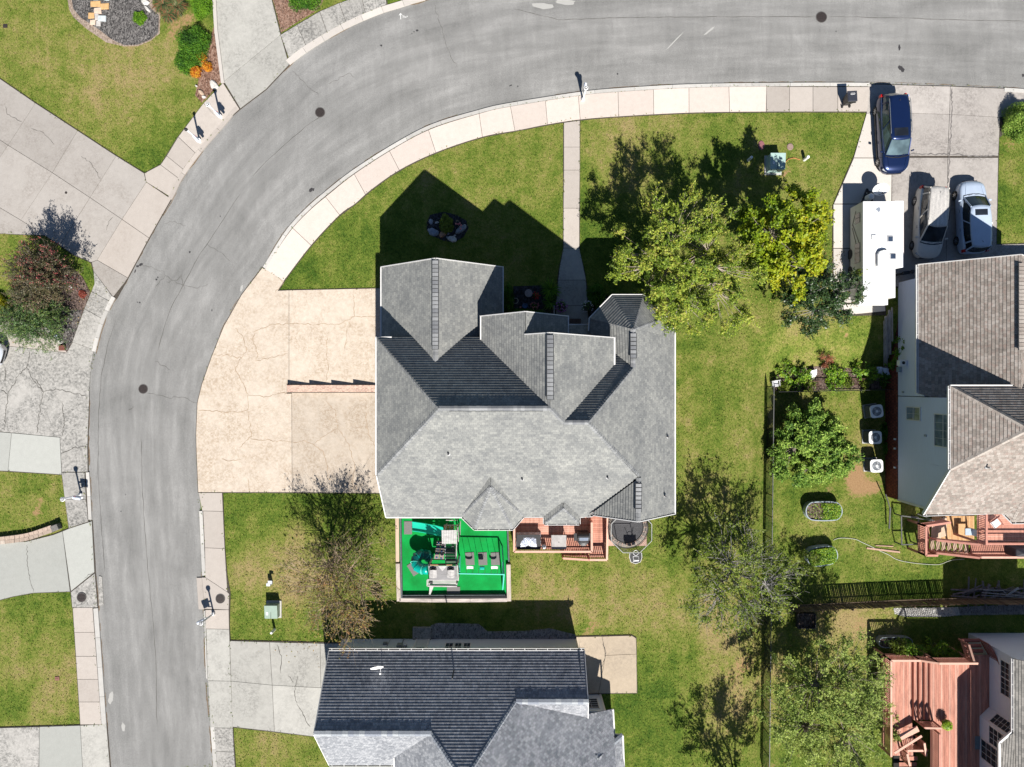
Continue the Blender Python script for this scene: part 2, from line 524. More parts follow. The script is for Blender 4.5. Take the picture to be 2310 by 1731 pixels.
def jitter_line(pts, amp=2.2, step=6, seed=0):
 r = random.Random(seed)
 out = [np.array(pts[0], float)]
 for a, b in zip(pts[:-1], pts[1:]):
  a = np.array(a, float); b = np.array(b, float)
  L = np.linalg.norm(b - a); n = max(1, int(L / step))
  nrm = np.array((-(b - a)[1], (b - a)[0])) / max(L, 1e-6)
  for k in range(1, n + 1):
   off = 0 if k == n else r.uniform(-amp, amp)
   out.append(a + (b - a) * k / n + nrm * off)
 return out
def ribbon(mb, pts, w, zf, seed=0, taper=True):
 r = random.Random(seed)
 pts = [np.array(p, float) for p in pts]
 n = len(pts)
 L = []
 for i, p in enumerate(pts):
  d = pts[min(i + 1, n - 1)] - pts[max(i - 1, 0)]
  d = d / (np.linalg.norm(d) + 1e-9)
  nn = np.array((-d[1], d[0]))
  ww = w * r.uniform(0.5, 1.3) * (0.35 if (taper and i in (0, n - 1)) else 1) / 2
  L.append((p + nn * ww, p - nn * ww))
 for i in range(n - 1):
  q = [L[i][0], L[i + 1][0], L[i + 1][1], L[i][1]]
  vs = [W(a[0], a[1], zf(a[0], a[1])) for a in q]
  if (vs[1] - vs[0]).cross(vs[2] - vs[0]).z < 0: vs = vs[::-1]
  mb.poly(vs)
zroad = lambda x, y: rz_at(x, y) + 0.004
seam = MB()
for k, s in enumerate([[(542, 438), (520, 470), (475, 540), (450, 575), (410, 650), (388, 690), (370, 740), (357, 790)],
      [(318, 990), (320, 1030), (320, 1080), (325, 1170), (330, 1240), (335, 1300), (345, 1400), (352, 1500), (354, 1640)],
      [(730, 260), (690, 285), (650, 320), (600, 365), (570, 398)], [(1160, 20), (1260, 45), (1400, 40), (1600, 38), (1840, 38)],
      [(1870, 38), (2000, 40), (2200, 46), (2310, 48)], [(236, 1290), (228, 1180), (221, 1060), (222, 950), (228, 850), (245, 770), (262, 720)]]):
 ribbon(seam, jitter_line(s, 0.8, 12, k), 0.95, zroad, k)
seam.build('seam', M_CRK, road_o)
crk = MB()
for k, s in enumerate([[(331, 887), (360, 892), (380, 898), (410, 896), (430, 905), (446, 909)], [(350, 650), (372, 622), (405, 640), (440, 650), (470, 640)],
      [(375, 388 + 248), (400, 632), (410, 620), (415, 655)], [(465, 550), (500, 570), (520, 590)], [(372, 375 + 240), (330, 600), (312, 600)],
      [(350, 815), (368, 825), (385, 835)], [(300, 920), (290, 925), (305, 915)], [(420, 510), (395, 500), (370, 505)], [(740, 190), (790, 165), (800, 175)],
      [(980, 10), (995, 60), (1010, 110), (1030, 150)], [(660, 160), (690, 190), (720, 215)]]):
 ribbon(crk, jitter_line(s, 2.5, 6, k + 50), 0.75, zroad, k)
crk.build('crack', M_CRK, road_o)
# oil spots and pale patches in the asphalt
def blob(mb, px, py, rx, ry, z, seed=0, rot=0.0, n=12):
 r = random.Random(seed)
 vs = []
 for k in range(n):
  a = 2 * pi * k / n
  q = r.uniform(0.75, 1.15)
  x, y = cos(a) * rx * q, sin(a) * ry * q
  X = px + x * cos(rot) - y * sin(rot); Y = py + x * sin(rot) + y * cos(rot)
  vs.append(W(X, Y, z(X, Y) if callable(z) else z))
 mb.poly(vs[::-1])
ob = MB()
for k, (x, y, a, b, r_) in enumerate([(701, 429, 3.5, 6, .6), (707, 428, 2, 4, .3), (318, 597, 5, 3, -.4), (310, 601, 4, 2.5, 0), (353, 631, 2.5, 2.5, 0), (356, 626, 1.5, 2, 0), (315, 683, 2, 2, 0), (310, 682, 1.5, 1.5, 0), (428, 569, 2, 3, .5),
          (860, 103, 2.5, 2.5, 0), (941, 69, 3, 2.5, 0), (934, 72, 1.5, 1.5, 0), (929, 76, 1.2, 1, 0), (2031, 153, 7, 5, .3), (2036, 158, 5, 5, .3), (2029, 108, 2.5, 7, 0), (305, 612, 1.5, 5, .3), (478, 700, 1.2, 3, 0), (1886, 71, 1.5, 1.5, 0),
          (1152, 193, 4, 1.5, -.4), (1168, 195, 1.2, 2, 0), (497, 488, 1.5, 1.5, 0), (273, 1154, 1.5, 1.5, 0), (283, 1116, 1.3, 1.3, 0), (1393, 167, 2, 2, 0), (2308, 170, 3, 4, 0)]):
 blob(ob, x, y, a, b, lambda X, Y: rz_at(X, Y) + 0.006, k, r_)
ob.build('oil_spot', pm('oil_spot', (0.035, 0.033, 0.035), 0.6, 0.2, 5), road_o)
pb = MB()
for k, (x, y, a, b, r_) in enumerate([(1226, 14, 26, 7, .1), (1275, 4, 24, 7, .1), (278, 1640, 4.5, 10, 0), (250, 1575, 6, 14, .2), (1600, 70, 16, 2.5, -.7), (1520, 95, 28, 1.4, -.8), (545, 650, 3, 8, .3)]):
 blob(pb, x, y, a, b, lambda X, Y: rz_at(X, Y) + 0.005, k + 99, r_, 16)
pb.build('pale_patch', concrete('pale_patch', (0.33, 0.325, 0.31), amt=0.1), road_o)
# survey paint on the asphalt: an arrow and a scrawl
pt = MB()
def stroke(pts, w=1.5):
 ribbon(pt, pts, w, lambda X, Y: rz_at(X, Y) + 0.008, 3, False)
stroke([(904, 44), (903.5, 31)]); stroke([(900, 35), (903.5, 30.5), (907, 34)])
stroke([(907, 36), (910, 35), (909, 40)], 1); stroke([(911, 40), (912, 36), (914, 40)], 1); stroke([(915, 37), (914, 40), (917, 39)], 1); stroke([(917, 36), (918, 39), (920, 36)], 1)
pt.build('paint_mark', pm('road_paint', (0.7, 0.7, 0.68), 0.7, 0.1, 9), road_o)
# leaf litter and dirt in the gutters
M_LIT = pm('gutter_litter', (0.16, 0.115, 0.075), 0.95, 0.6, 14)
lit = MB()
def gutter(C, i0, i1, side, seed, w):
 r = random.Random(seed)
 i = i0
 while i < i1 - 2:
  n = r.randint(3, 12)
  seg = [C[min(j, len(C) - 1)] for j in range(i, min(i + n, i1))]
  if len(seg) > 2 and r.random() < 0.8:
   seg = [s + np.array((r.uniform(-.6, .6), r.uniform(-.6, .6))) for s in seg]
   c = np.array([0.0, 0.0])
   ribbon(lit, seg, w * r.uniform(.5, 1.4), lambda X, Y: 0.016, seed + i)
  i += n + r.randint(0, 3)
def offs(C, d):
 T = np.gradient(C, axis=0); T /= np.linalg.norm(T, axis=1)[:, None]
 return C + np.stack([-T[:, 1], T[:, 0]], 1) * d
gutter(offs(Oc, 2.0), 2, 250, 1, 1, 2.6)
gutter(offs(Ic, -1.6), 2, 60, 1, 2, 3.0)
gutter(offs(Ic, -1.4), 130, 395, 1, 3, 1.6)
lit.build('leaf_litter', M_LIT, road_o, kind='stuff')
# ------------------------------------------------------------------ kerbs, pavements, drives
C_PINK = concrete('concrete_new_pink', (0.56, 0.49, 0.44), (0.35, 0.25, 0.18), 0.25, 0.5, 0.6)
C_DRIVE = concrete('concrete_beige', (0.52, 0.45, 0.375), (0.25, 0.18, 0.115), 0.7, 1.0, 0.43)
C_GREY = concrete('concrete_weathered_grey', (0.40, 0.385, 0.36), (0.09, 0.09, 0.085), 0.9, 1.0, 0.38)
C_LGREY = concrete('concrete_light_grey', (0.40, 0.39, 0.36), (0.15, 0.145, 0.135), 0.65, 0.8, 0.46)
C_WARM = concrete('concrete_warm_grey', (0.40, 0.36, 0.325), (0.22, 0.18, 0.15), 0.45, 0.4, 0.55)
C_WHITE = concrete('concrete_white', (0.50, 0.465, 0.43), (0.3, 0.25, 0.2), 0.15, 0.3, 0.62)
C_KERB = concrete('concrete_kerb', (0.45, 0.435, 0.41), (0.16, 0.15, 0.14), 0.4, 0.6, 0.55)
C_SMOOTH = concrete('concrete_smooth_grey', (0.36, 0.365, 0.34), (0.2, 0.2, 0.18), 0.25, 0.4, 0.6)
M_JOINT = pm('joint_filler', (0.06, 0.05, 0.04), 0.95, 0.3, 8)
def inset(poly, d):
 """move each edge of a pixel polygon inward by d px"""
 P = [np.array(p, float) for p in poly]
 n = len(P)
 A = sum(P[i][0] * P[(i + 1) % n][1] - P[(i + 1) % n][0] * P[i][1] for i in range(n))
 sg = 1 if A > 0 else -1
 out = []
 for i in range(n):
  a, b, c = P[i - 1], P[i], P[(i + 1) % n]
  d1 = b - a; d2 = c - b
  l1 = np.linalg.norm(d1); l2 = np.linalg.norm(d2)
  if l1 < 1e-6 or l2 < 1e-6: out.append(b); continue
  n1 = np.array((-d1[1], d1[0])) / l1 * sg; n2 = np.array((-d2[1], d2[0])) / l2 * sg
  k = n1 + n2
  q = k.dot(k)
  k = k * (2 / q) if q > 0.6 else k
  out.append(b + k * d)
 return out
def panels(name, polys, mat_, z, parent, joint=0.45, thick=0.14, part='slab_panel'):
 """paving panels, each one its own piece with an open joint round it"""
 for i, P in enumerate(polys):
  mm = mat_
  if isinstance(P, tuple) and not isinstance(P[0], (tuple, list, np.ndarray)):
   pass
  if isinstance(P, dict): mm = P['m']; P = P['p']
  m = MB()
  dz = R.uniform(-0.004, 0.004)
  m.prism([W(p[0], p[1], z)[:2] for p in inset(P, joint)], z - thick, z + dz)
  m.build(part, mm, parent)
NOGRASS = []
def path_thing(name, outline, z, joint_mat=M_JOINT):
 NOGRASS.append(outline)
 m = MB()
 m.prism([W(p[0], p[1], z)[:2] for p in inset(outline, -1.3)], z - 0.2, z - 0.03)
 o = m.build(name, joint_mat)
 return tag(o, kind='structure')
def strip_panels(A, B, joints):
 """split the strip between polylines A and B at the joints (points); returns polygons"""
 ia = [at_param(A, j) for j in joints]; ib = [at_param(B, j) for j in joints]
 out = []
 for k in range(len(joints) - 1):
  a = list(A[ia[k]:ia[k + 1] + 1]); b = list(B[ib[k]:ib[k + 1] + 1])
  if len(a) < 2 or len(b) < 2: continue
  step = max(1, len(a) // 8)
  a2 = a[::step] + ([a[-1]] if (len(a) - 1) % step else [])
  step = max(1, len(b) // 8)
  b2 = b[::step] + ([b[-1]] if (len(b) - 1) % step else [])
  out.append([tuple(p) for p in a2] + [tuple(p) for p in b2[::-1]])
 return out
# pavement on the inside of the bend, kerb + pink slabs
KI = resamp([(597, 608), (651, 526), (696, 477), (742, 438), (803, 390), (900, 328), (980, 288), (1083, 256), (1142, 242), (1304, 216), (1396, 207), (1556, 198), (1740, 195), (1890, 196), (1962, 196)], 600)
GI = resamp([(640, 634), (703, 552), (767, 484), (801, 460), (835, 430), (901, 384), (984, 344), (1088, 309), (1170, 294), (1235, 281), (1308, 270), (1395, 263), (1558, 254.5), (1740, 252), (1890, 252), (1962, 252)], 600)
ZP = 0.10
pav = path_thing('pavement', [tuple(p) for p in KI[::20]] + [tuple(KI[-1])] + [tuple(p) for p in GI[::-20]] + [tuple(GI[0])], ZP)
J = [(600, 610), (665, 518), (733, 444), (798, 392), (878, 341), (969, 298), (1081, 259), (1153, 245), (1231, 232), (1305, 218), (1395, 208), (1474, 201), (1555, 200), (1645, 197), (1729, 197)]
J2 = [(635, 634), (700, 552), (766, 484), (823, 437), (901, 384), (984, 344), (1088, 309), (1161, 295), (1236, 281), (1308, 271), (1395, 263), (1474, 258), (1555, 254), (1645, 253), (1729, 252)]
def strip2(A, B, J, J2):
 ia = [at_param(A, j) for j in J]; ib = [at_param(B, j) for j in J2]
 out = []
 for k in range(len(J) - 1):
  a = A[ia[k]:ia[k + 1] + 1]; b = B[ib[k]:ib[k + 1] + 1]
  a = a[np.linspace(0, len(a) - 1, 7).astype(int)]; b = b[np.linspace(0, len(b) - 1, 7).astype(int)]
  out.append([tuple(p) for p in a] + [tuple(p) for p in b[::-1]])
 return out
panels('p', strip2(KI, GI, J, J2), C_PINK, ZP, pav)
panels('p', [[(1729, 195), (1781, 196), (1781, 252), (1729, 252)], [(1781, 196), (1834, 196), (1834, 252), (1781, 252)], [(1834, 196), (1890, 196), (1890, 252), (1834, 252)], [(1890, 196), (1962, 196), (1956, 252), (1890, 252)]], C_WARM, ZP, pav)
# kerb stones along it
Kout = resamp(INN, 1200)
KerbR = MB()
kerb = tag(bpy.data.objects.new('kerb', None), kind='structure'); COL.objects.link(kerb)
def kerb_run(p0, p1, width, seg, mat_, C=None, sgn=1):
 C = Kout if C is None else C
 i0, i1 = at_param(C, p0), at_param(C, p1)
 if i0 > i1: i0, i1 = i1, i0
 n = max(1, int(round(np.linalg.norm(np.diff(C[i0:i1 + 1], axis=0), axis=1).sum() / seg)))
 idx = np.linspace(i0, i1, n + 1).astype(int)
 Cin = offs(C, sgn * width)
 for a, b in zip(idx[:-1], idx[1:]):
  if b <= a: continue
  k = np.linspace(a, b, max(2, min(6, b - a))).astype(int)
  P = [tuple(C[j]) for j in k] + [tuple(Cin[j]) for j in k[::-1]]
  m = MB(); m.prism([W(x, y, ZP)[:2] for x, y in inset(P, 0.25)], -0.1, ZP + 0.004)
  m.build('kerb_stone', mat_, kerb)
kerb_run((592, 603), (1962, 187), 8, 88, C_KERB)
kerb_run((450, 1153), (457, 1300), 8, 85, C_KERB)
kerb_run((461, 1378), (465, 1530), 3, 85, C_KERB)
kerb_run((474, 1640), (482, 1740), 9, 60, C_KERB)
kerb_run((2266, 198), (2330, 203), 9, 60, C_KERB)
Oo = resamp(OUT, 1200)
kerb_run((198, 1066), (207, 1173), 8, 60, C_KERB, Oo, -1)
kerb_run((219, 1372), (240, 1634), 11, 60, C_KERB, Oo, -1)
kerb_run((215, 795), (262, 672), 9, 35, C_KERB, Oo, -1)
kerb_run((386, 452), (538, 247), 10, 60, C_WARM, Oo, -1)
kerb_run((654, 146), (960, 0), 14, 48, C_WHITE, Oo, -1)
# pavement on the left side of the lower street and by the top drive
pl = path_thing('pavement', [(139, 1066), (191, 1066), (199, 1177), (155, 1192)], ZP)
panels('p', [[(139, 1066), (191, 1066), (194, 1127), (146, 1127)], [(146, 1127), (194, 1127), (199, 1177), (155, 1192)]], C_GREY, ZP, pl)
pl = path_thing('pavement', [(164, 1371), (209, 1371), (229, 1634), (181, 1636)], ZP)
yj = [1371, 1427, 1481, 1533, 1584, 1635]
panels('p', [[(164 + 17 * (a - 1371) / 264, a), (209 + 20 * (a - 1371) / 264, a), (209 + 20 * (b - 1371) / 264, b), (164 + 17 * (b - 1371) / 264, b)] for a, b in zip(yj[:-1], yj[1:])], C_WARM, ZP, pl)
pl = path_thing('pavement', [(503, 187), (540, 246), (514, 268), (470, 318), (442, 350), (415, 388), (385, 440), (330, 411), (326, 391), (362, 372), (400, 311), (460, 233)], ZP)
panels('p', [[(503, 187), (540, 246), (502, 281), (459, 233)], [(459, 233), (500, 277), (440, 345), (402, 309)], [(402, 309), (440, 345), (413, 382), (376, 352)], [(376, 352), (413, 382), (402, 402), (362, 372)], [(362, 372), (402, 402), (404, 418), (388, 447), (330, 411), (326, 391)]], C_WARM, ZP, pl)
pl = path_thing('pavement', [(633, 79), (721, 26), (870, -24), (873, 10), (782, 52), (700, 97), (653, 132)], ZP)
panels('p', [[(633, 79), (670, 56), (690, 103), (651, 130)], [(670, 56), (721, 26), (738, 74), (690, 103)], [(721, 26), (765, 7), (781, 52), (738, 74)], [(765, 7), (815, -10), (824, 29), (781, 52)], [(815, -10), (868, -24), (872, 10), (824, 29)]], C_GREY, ZP, pl)
pl = path_thing('pavement', [(456, 1112), (501, 1112), (506, 1238), (511, 1300), (518, 1338), (516, 1410), (518, 1445), (524, 1640), (531, 1745), (490, 1745), (483, 1642), (471, 1540), (464, 1376), (464, 1300)], ZP)
panels('p', [[(448, 1112), (501, 1112), (503, 1154), (456, 1153)], [(458, 1153), (503, 1154), (507, 1238), (462, 1236)], [(462, 1236), (507, 1238), (513, 1336), (463, 1303)], [(455, 1303), (463, 1303), (513, 1336), (517, 1340), (516, 1376), (461, 1374)],
    [(463, 1376), (516, 1376), (517, 1420), (464, 1419)], {'p': [(465, 1419), (517, 1420), (521, 1537), (468, 1536)], 'm': C_LGREY}, {'p': [(469, 1536), (521, 1537), (525, 1643), (475, 1642)], 'm': C_LGREY},
    {'p': [(483, 1642), (525, 1643), (528, 1697), (487, 1695)], 'm': C_GREY}, {'p': [(487, 1695), (528, 1697), (531, 1745), (491, 1745)], 'm': C_GREY}], C_WARM, ZP, pl)
m = MB(); m.prism([W(x, y, 0.1)[:2] for x, y in [(443, 1304), (455, 1304), (461, 1375), (448, 1375)]], -0.1, 0.09); m.build('inlet_apron', C_WARM, kerb)
m = MB(); m.prism([W(x, y, 0.1)[:2] for x, y in [(222, 1300), (229, 1302), (233, 1367), (222, 1367)]], -0.1, 0.06); m.build('inlet_apron', C_GREY, kerb)
ZD = 0.075
def drive(name, outline, polys, mat_, z=ZD):
 o = path_thing(name, outline, z)
 panels('p', polys, mat_, z, o)
 return o
# upper left drive, diagonal slabs
drive('driveway', [(-12, 170), (80, 233), (175, 295), (262, 352), (325, 391), (330, 411), (386, 449), (336, 537), (288, 627), (262, 674), (250, 668), (211, 612), (205, 592), (165, 575), (100, 531), (-12, 526)],
  [[(-12, 170), (80, 233), (18, 328), (-12, 308)], [(80, 233), (175, 295), (118, 390), (18, 328)], [(175, 295), (262, 352), (203, 446), (118, 390)], [(262, 352), (325, 391), (330, 411), (275, 495), (203, 446)],
  [(-12, 308), (18, 328), (-12, 372)], [(18, 328), (118, 390), (47, 497), (-12, 462), (-12, 372)], [(118, 390), (203, 446), (135, 553), (100, 531), (47, 497)], [(203, 446), (275, 495), (219, 587), (205, 592), (165, 575), (135, 553)],
  {'p': [(330, 411), (386, 449), (336, 537), (275, 495)], 'm': C_WARM}, {'p': [(275, 495), (336, 537), (288, 627), (219, 587)], 'm': C_WARM}, [(-12, 462), (47, 497), (100, 531), (-12, 527)],
  [(219, 587), (288, 627), (279, 640), (255, 670), (211, 612), (207, 592)], {'p': [(211, 612), (254, 670), (245, 682), (206, 658), (213, 640)], 'm': C_GREY}], concrete('concrete_tan_grey', (0.35, 0.325, 0.30), (0.18, 0.155, 0.135), 0.6, 0.5, 0.48))
drive('pavement', [(206, 658), (247, 680), (228, 722), (206, 788), (163, 772), (190, 697)], [[(206, 658), (248, 680), (230, 719), (190, 697)], [(190, 697), (230, 719), (207, 788), (163, 772)]], C_GREY, ZP)
drive('driveway', [(-12, 700), (28, 713), (105, 745), (135, 775), (150, 796), (164, 772), (207, 788), (201, 850), (197, 1010), (198, 1065), (139, 1066), (139, 1071), (-12, 1062)],
  [{'p': [(-12, 700), (28, 713), (46, 722), (44, 784), (-12, 778)], 'm': C_WARM}, {'p': [(46, 722), (105, 745), (135, 775), (152, 796), (44, 784)], 'm': C_WARM},
  [(-12, 778), (44, 784), (150, 796), (164, 772), (211, 789), (203, 850), (197, 1010), (198, 1065), (139, 1065), (135, 987), (-12, 973)],
  {'p': [(-12, 974), (26, 977), (18, 1063), (-12, 1062)], 'm': C_SMOOTH}, {'p': [(26, 977), (135, 987), (139, 1071), (18, 1063)], 'm': C_SMOOTH}], C_GREY)
drive('driveway', [(-12, 1226), (60, 1222), (120, 1207), (155, 1193), (207, 1176), (214, 1290), (220, 1371), (163, 1371), (159, 1335), (75, 1338), (30, 1346), (-12, 1357)],
  [{'p': [(-12, 1226), (60, 1222), (120, 1207), (141, 1199), (158, 1335), (75, 1338), (30, 1346), (-12, 1357)], 'm': C_SMOOTH}, {'p': [(141, 1199), (155, 1193), (207, 1176), (213, 1291), (160, 1334)], 'm': C_SMOOTH}, [(160, 1336), (214, 1293), (220, 1371), (163, 1371)]], C_GREY)
drive('driveway', [(-12, 1643), (181, 1637), (240, 1634), (249, 1745), (-12, 1745)], [[(-12, 1643), (89, 1640), (88, 1745), (-12, 1745)], {'p': [(89, 1640), (181, 1637), (187, 1745), (88, 1745)], 'm': C_SMOOTH}, {'p': [(181, 1637), (240, 1634), (249, 1745), (187, 1745)], 'm': C_LGREY}], C_GREY)
drive('driveway', [(487, -12), (610, -12), (633, 78), (652, 146), (600, 201), (542, 245), (505, 184), (490, 70)], [[(486, -12), (610, -12), (633, 79), (505, 184), (490, 70)], [(505, 184), (633, 79), (652, 146), (600, 201), (542, 245)]], C_LGREY)
m = MB(); m.prism([W(x, y, 0.2)[:2] for x, y in [(478, -12), (486, -12), (490, 66), (505, 185), (498, 187), (483, 70)]], -0.1, 0.17)
tag(m.build('edging_kerb', C_WHITE), kind='structure')
# main house drive: one broad apron and two bays
dm = drive('driveway', [(592, 604), (600, 609), (641, 634), (627, 656), (652, 655), (880, 650), (880, 1113), (447, 1111), (443, 1020), (442, 980), (445, 910), (455, 868), (478, 803), (505, 736), (545, 665)],
   [[(592, 604), (600, 609), (641, 634), (627, 656), (652, 655), (652, 866), (647, 866), (647, 888), (658, 888), (659, 1111), (447, 1111), (443, 1020), (442, 980), (445, 910), (455, 868), (478, 803), (505, 736), (545, 665)],
   [(652, 655), (880, 650), (880, 868), (652, 868)], [(658, 886), (880, 886), (880, 1113), (659, 1111)]], C_DRIVE)
# navy house drive
dn = drive('driveway', [(518, 1446), (780, 1452), (780, 1650), (717, 1663), (524, 1641)], [[(518, 1446), (608, 1449), (614, 1546), (521, 1537)], [(608, 1449), (722, 1452), (724, 1552), (614, 1546)], [(722, 1452), (780, 1452), (780, 1553), (724, 1552)],
   [(521, 1537), (614, 1546), (619, 1651), (524, 1640)], [(614, 1546), (724, 1552), (780, 1553), (780, 1650), (717, 1663), (619, 1651)]], C_LGREY)
# east drive and the paler strip the camper stands on
de = drive('driveway', [(1955, 190), (2144, 195), (2266, 200), (2310, 210), (2330, 250), (2254, 310), (2248, 552), (2330, 550), (2330, 660), (2060, 660), (2000, 640), (1998, 710), (1885, 712), (1879, 700), (1880, 465), (1890, 440), (1928, 352), (1956, 258)],
   [[(1958, 190), (2144, 195), (2142, 258), (1972, 254), (1955, 256)], [(2144, 195), (2266, 200), (2330, 206), (2330, 250), (2256, 265), (2142, 258)], [(2020, 255), (2142, 258), (2138, 352), (2030, 352), (1995, 352)], [(2142, 258), (2256, 265), (2254, 310), (2252, 352), (2138, 352)],
   [(2012, 356), (2138, 356), (2134, 660), (2012, 645)], [(2138, 356), (2252, 356), (2248, 552), (2330, 550), (2330, 660), (2134, 660)],
   {'p': [(1955, 256), (1972, 254), (2020, 255), (1995, 352), (2012, 356), (1926, 356)], 'm': C_WHITE}, {'p': [(1926, 357), (2012, 357), (2011, 460), (1881, 460), (1890, 440)], 'm': C_WHITE}, {'p': [(1880, 461), (2011, 461), (2011, 560), (1880, 560)], 'm': C_WHITE}, {'p': [(1880, 561), (2011, 561), (2000, 682), (1880, 684)], 'm': C_WHITE}],
   concrete('concrete_east_grey', (0.40, 0.37, 0.345), (0.15, 0.135, 0.125), 0.7, 0.9, 0.44))
m = MB(); m.prism([W(x, y, 0.1)[:2] for x, y in [(1876, 688), (1996, 684), (1997, 702), (1936, 708), (1882, 712)]], -1.6, 0.11)
tag(m.build('low_wall', C_WHITE), 'low white concrete wall closing the south end of the camper pad', 'wall')
# front walk
walk = drive('front_walk', [(1272, 277), (1308, 272), (1307, 568), (1318, 612), (1325, 650), (1327, 745), (1254, 745), (1256, 650), (1262, 605), (1271, 565)],
    [[(1272, 277), (1308, 272), (1308, 332), (1272, 332)], [(1272, 332), (1308, 332), (1308, 384), (1272, 384)], [(1272, 384), (1308, 384), (1307, 470), (1271, 470)], [(1271, 470), (1307, 470), (1307, 560), (1271, 560)],
    {'p': [(1271, 560), (1307, 560), (1318, 612), (1322, 632), (1259, 632), (1262, 605)], 'm': C_LGREY}, {'p': [(1259, 632), (1322, 632), (1326, 690), (1254, 690)], 'm': C_LGREY}, {'p': [(1254, 690), (1326, 690), (1327, 745), (1254, 745)], 'm': C_LGREY}], C_WARM, 0.06)
# patio slab east of the navy house, stoop slab beside it
pa = drive('patio', [(1300, 1437), (1425, 1434), (1435, 1440), (1437, 1564), (1300, 1566)], [[(1300, 1437), (1358, 1436), (1366, 1480), (1350, 1565), (1300, 1566)], [(1358, 1436), (1425, 1434), (1435, 1440), (1436, 1476), (1366, 1479)], [(1366, 1479), (1436, 1476), (1437, 1564), (1350, 1565)]],
   concrete('concrete_patio', (0.40, 0.33, 0.25), (0.2, 0.17, 0.14), 0.5, 0.8, 0.46))
m = MB(); m.prism([W(x, y, 0.2)[:2] for x, y in [(931, 1416), (972, 1416), (972, 1446), (931, 1446)]], -0.1, 0.22)
tag(m.build('concrete_step', C_GREY), 'square concrete step below the back door of the navy roofed house', 'step')
# cracks in the concrete
def cracks(parent, lst, z, mat_, w=1.2, seed=0):
 m = MB()
 for k, s in enumerate(lst): ribbon(m, jitter_line(s, 2.0, 5, seed + k), w, lambda X, Y: z, seed + k)
 m.build('crack', mat_, parent)
cracks(dm, [[(530, 740), (548, 760), (556, 790), (545, 808), (500, 800), (478, 803)], [(545, 808), (530, 830), (560, 890), (558, 925), (540, 930), (448, 927)], [(558, 925), (565, 970), (567, 985), (540, 1010)], [(560, 893), (600, 895), (650, 885)],
   [(565, 990), (600, 993), (657, 997)], [(660, 998), (690, 996), (708, 1003), (730, 1020), (738, 1050), (740, 1080)], [(708, 1003), (730, 985), (762, 967)], [(762, 967), (758, 930), (735, 905)], [(762, 967), (785, 1000), (800, 1050), (795, 1100)],
   [(570, 750), (610, 733), (655, 730), (720, 732), (765, 732), (800, 714), (797, 660)], [(800, 714), (850, 715)], [(783, 740), (778, 790)], [(738, 760), (736, 800), (741, 830), (735, 860)], [(575, 750), (570, 765), (582, 800), (577, 815), (650, 798)],
   [(855, 1020), (830, 980), (825, 930)], [(560, 1080), (562, 1110)], [(500, 1035), (520, 1040), (548, 1035)], [(620, 660), (640, 640), (617, 612), (600, 609)]], ZD + 0.006, M_CRKD, 1.2, 1)
gd = [o for o in bpy.data.objects if o.name.startswith('driveway')]
cracks(gd[1], [[(68, 790), (60, 830), (40, 850), (18, 890), (14, 920), (10, 970)], [(60, 830), (75, 860), (98, 885), (90, 920), (83, 978)], [(98, 885), (125, 878), (160, 885), (195, 895)], [(98, 885), (80, 855)], [(137, 1024), (165, 1010), (198, 1008)], [(11, 860), (12, 830)], [(18, 890), (0, 880)], [(140, 905), (145, 950), (140, 985)]], ZD + 0.006, M_CRK, 1.3, 30)
cracks(gd[0], [[(12, 240), (16, 258), (50, 275)], [(70, 290), (95, 298), (110, 312), (122, 327)], [(183, 352), (205, 368), (228, 405)], [(240, 520), (245, 500), (255, 490)], [(60, 555), (40, 545)]], ZD + 0.006, M_CRK, 0.9, 60)
cracks(dn, [[(625, 1455), (635, 1480), (634, 1520)], [(672, 1525), (664, 1560), (670, 1590), (700, 1640)], [(650, 1525), (662, 1540)]], ZD + 0.006, M_CRK, 1.2, 80)
cracks(gd[2], [[(60, 1230), (62, 1270), (68, 1310), (75, 1336)], [(190, 1305), (210, 1291)]], ZD + 0.006, M_CRK, 1.0, 85)
cracks(de, [[(2148, 200), (2145, 300), (2138, 420)], [(2020, 345), (2080, 349), (2140, 347), (2200, 353), (2250, 352)]], ZD + 0.006, pm('crack_grey', (0.13, 0.12, 0.115), 0.95, 0.2, 5), 2.4, 95)
cracks(pa, [[(1359, 1440), (1360, 1455), (1367, 1473), (1360, 1500), (1355, 1512)]], ZD + 0.006, M_CRK, 1.4, 99)
# ------------------------------------------------------------------ mulch, gravel and earth beds
def bed(name, poly, z, mat_, kind='structure'):
 NOGRASS.append(poly)
 m = MB()
 m.prism([W(x, y, z)[:2] for x, y in poly], z - 0.1, z)
 return tag(m.build(name, mat_), kind=kind)
def chips(name, c1, c2, c3, sc=9):
 if name in _pm: return _pm[name]
 t = NT(name); p = t.pos()
 v = t.n('ShaderNodeTexVoronoi'); v.inputs['Scale'].default_value = sc; t.l(t.pos((1.6, 0.8, 1), (0, 0, .6)), v.inputs['Vector'])
 n = t.noise(p, sc * 2.2, 4, 0.8)
 f = t.mix(0.55, v.outputs['Color'], n)
 col = t.ramp(f, [(0.3, c1), (0.5, c2), (0.72, c3)])
 m_ = t.fin(col, 0.95, t.bump(n, 0.9, 0.04), 0, 0.1)
 _pm[name] = m_
 return m_
M_MULCH = chips('mulch_grey', (0.02, 0.02, 0.02), (0.075, 0.07, 0.068), (0.24, 0.225, 0.215), 11)
M_MULCHB = chips('mulch_brown', (0.03, 0.02, 0.016), (0.10, 0.07, 0.058), (0.24, 0.18, 0.155), 11)
M_MULCHR = chips('mulch_red', (0.05, 0.028, 0.02), (0.18, 0.10, 0.07), (0.34, 0.24, 0.19), 11)
M_MULCHD = chips('mulch_dark', (0.012, 0.012, 0.013), (0.03, 0.03, 0.034), (0.08, 0.08, 0.09), 11)
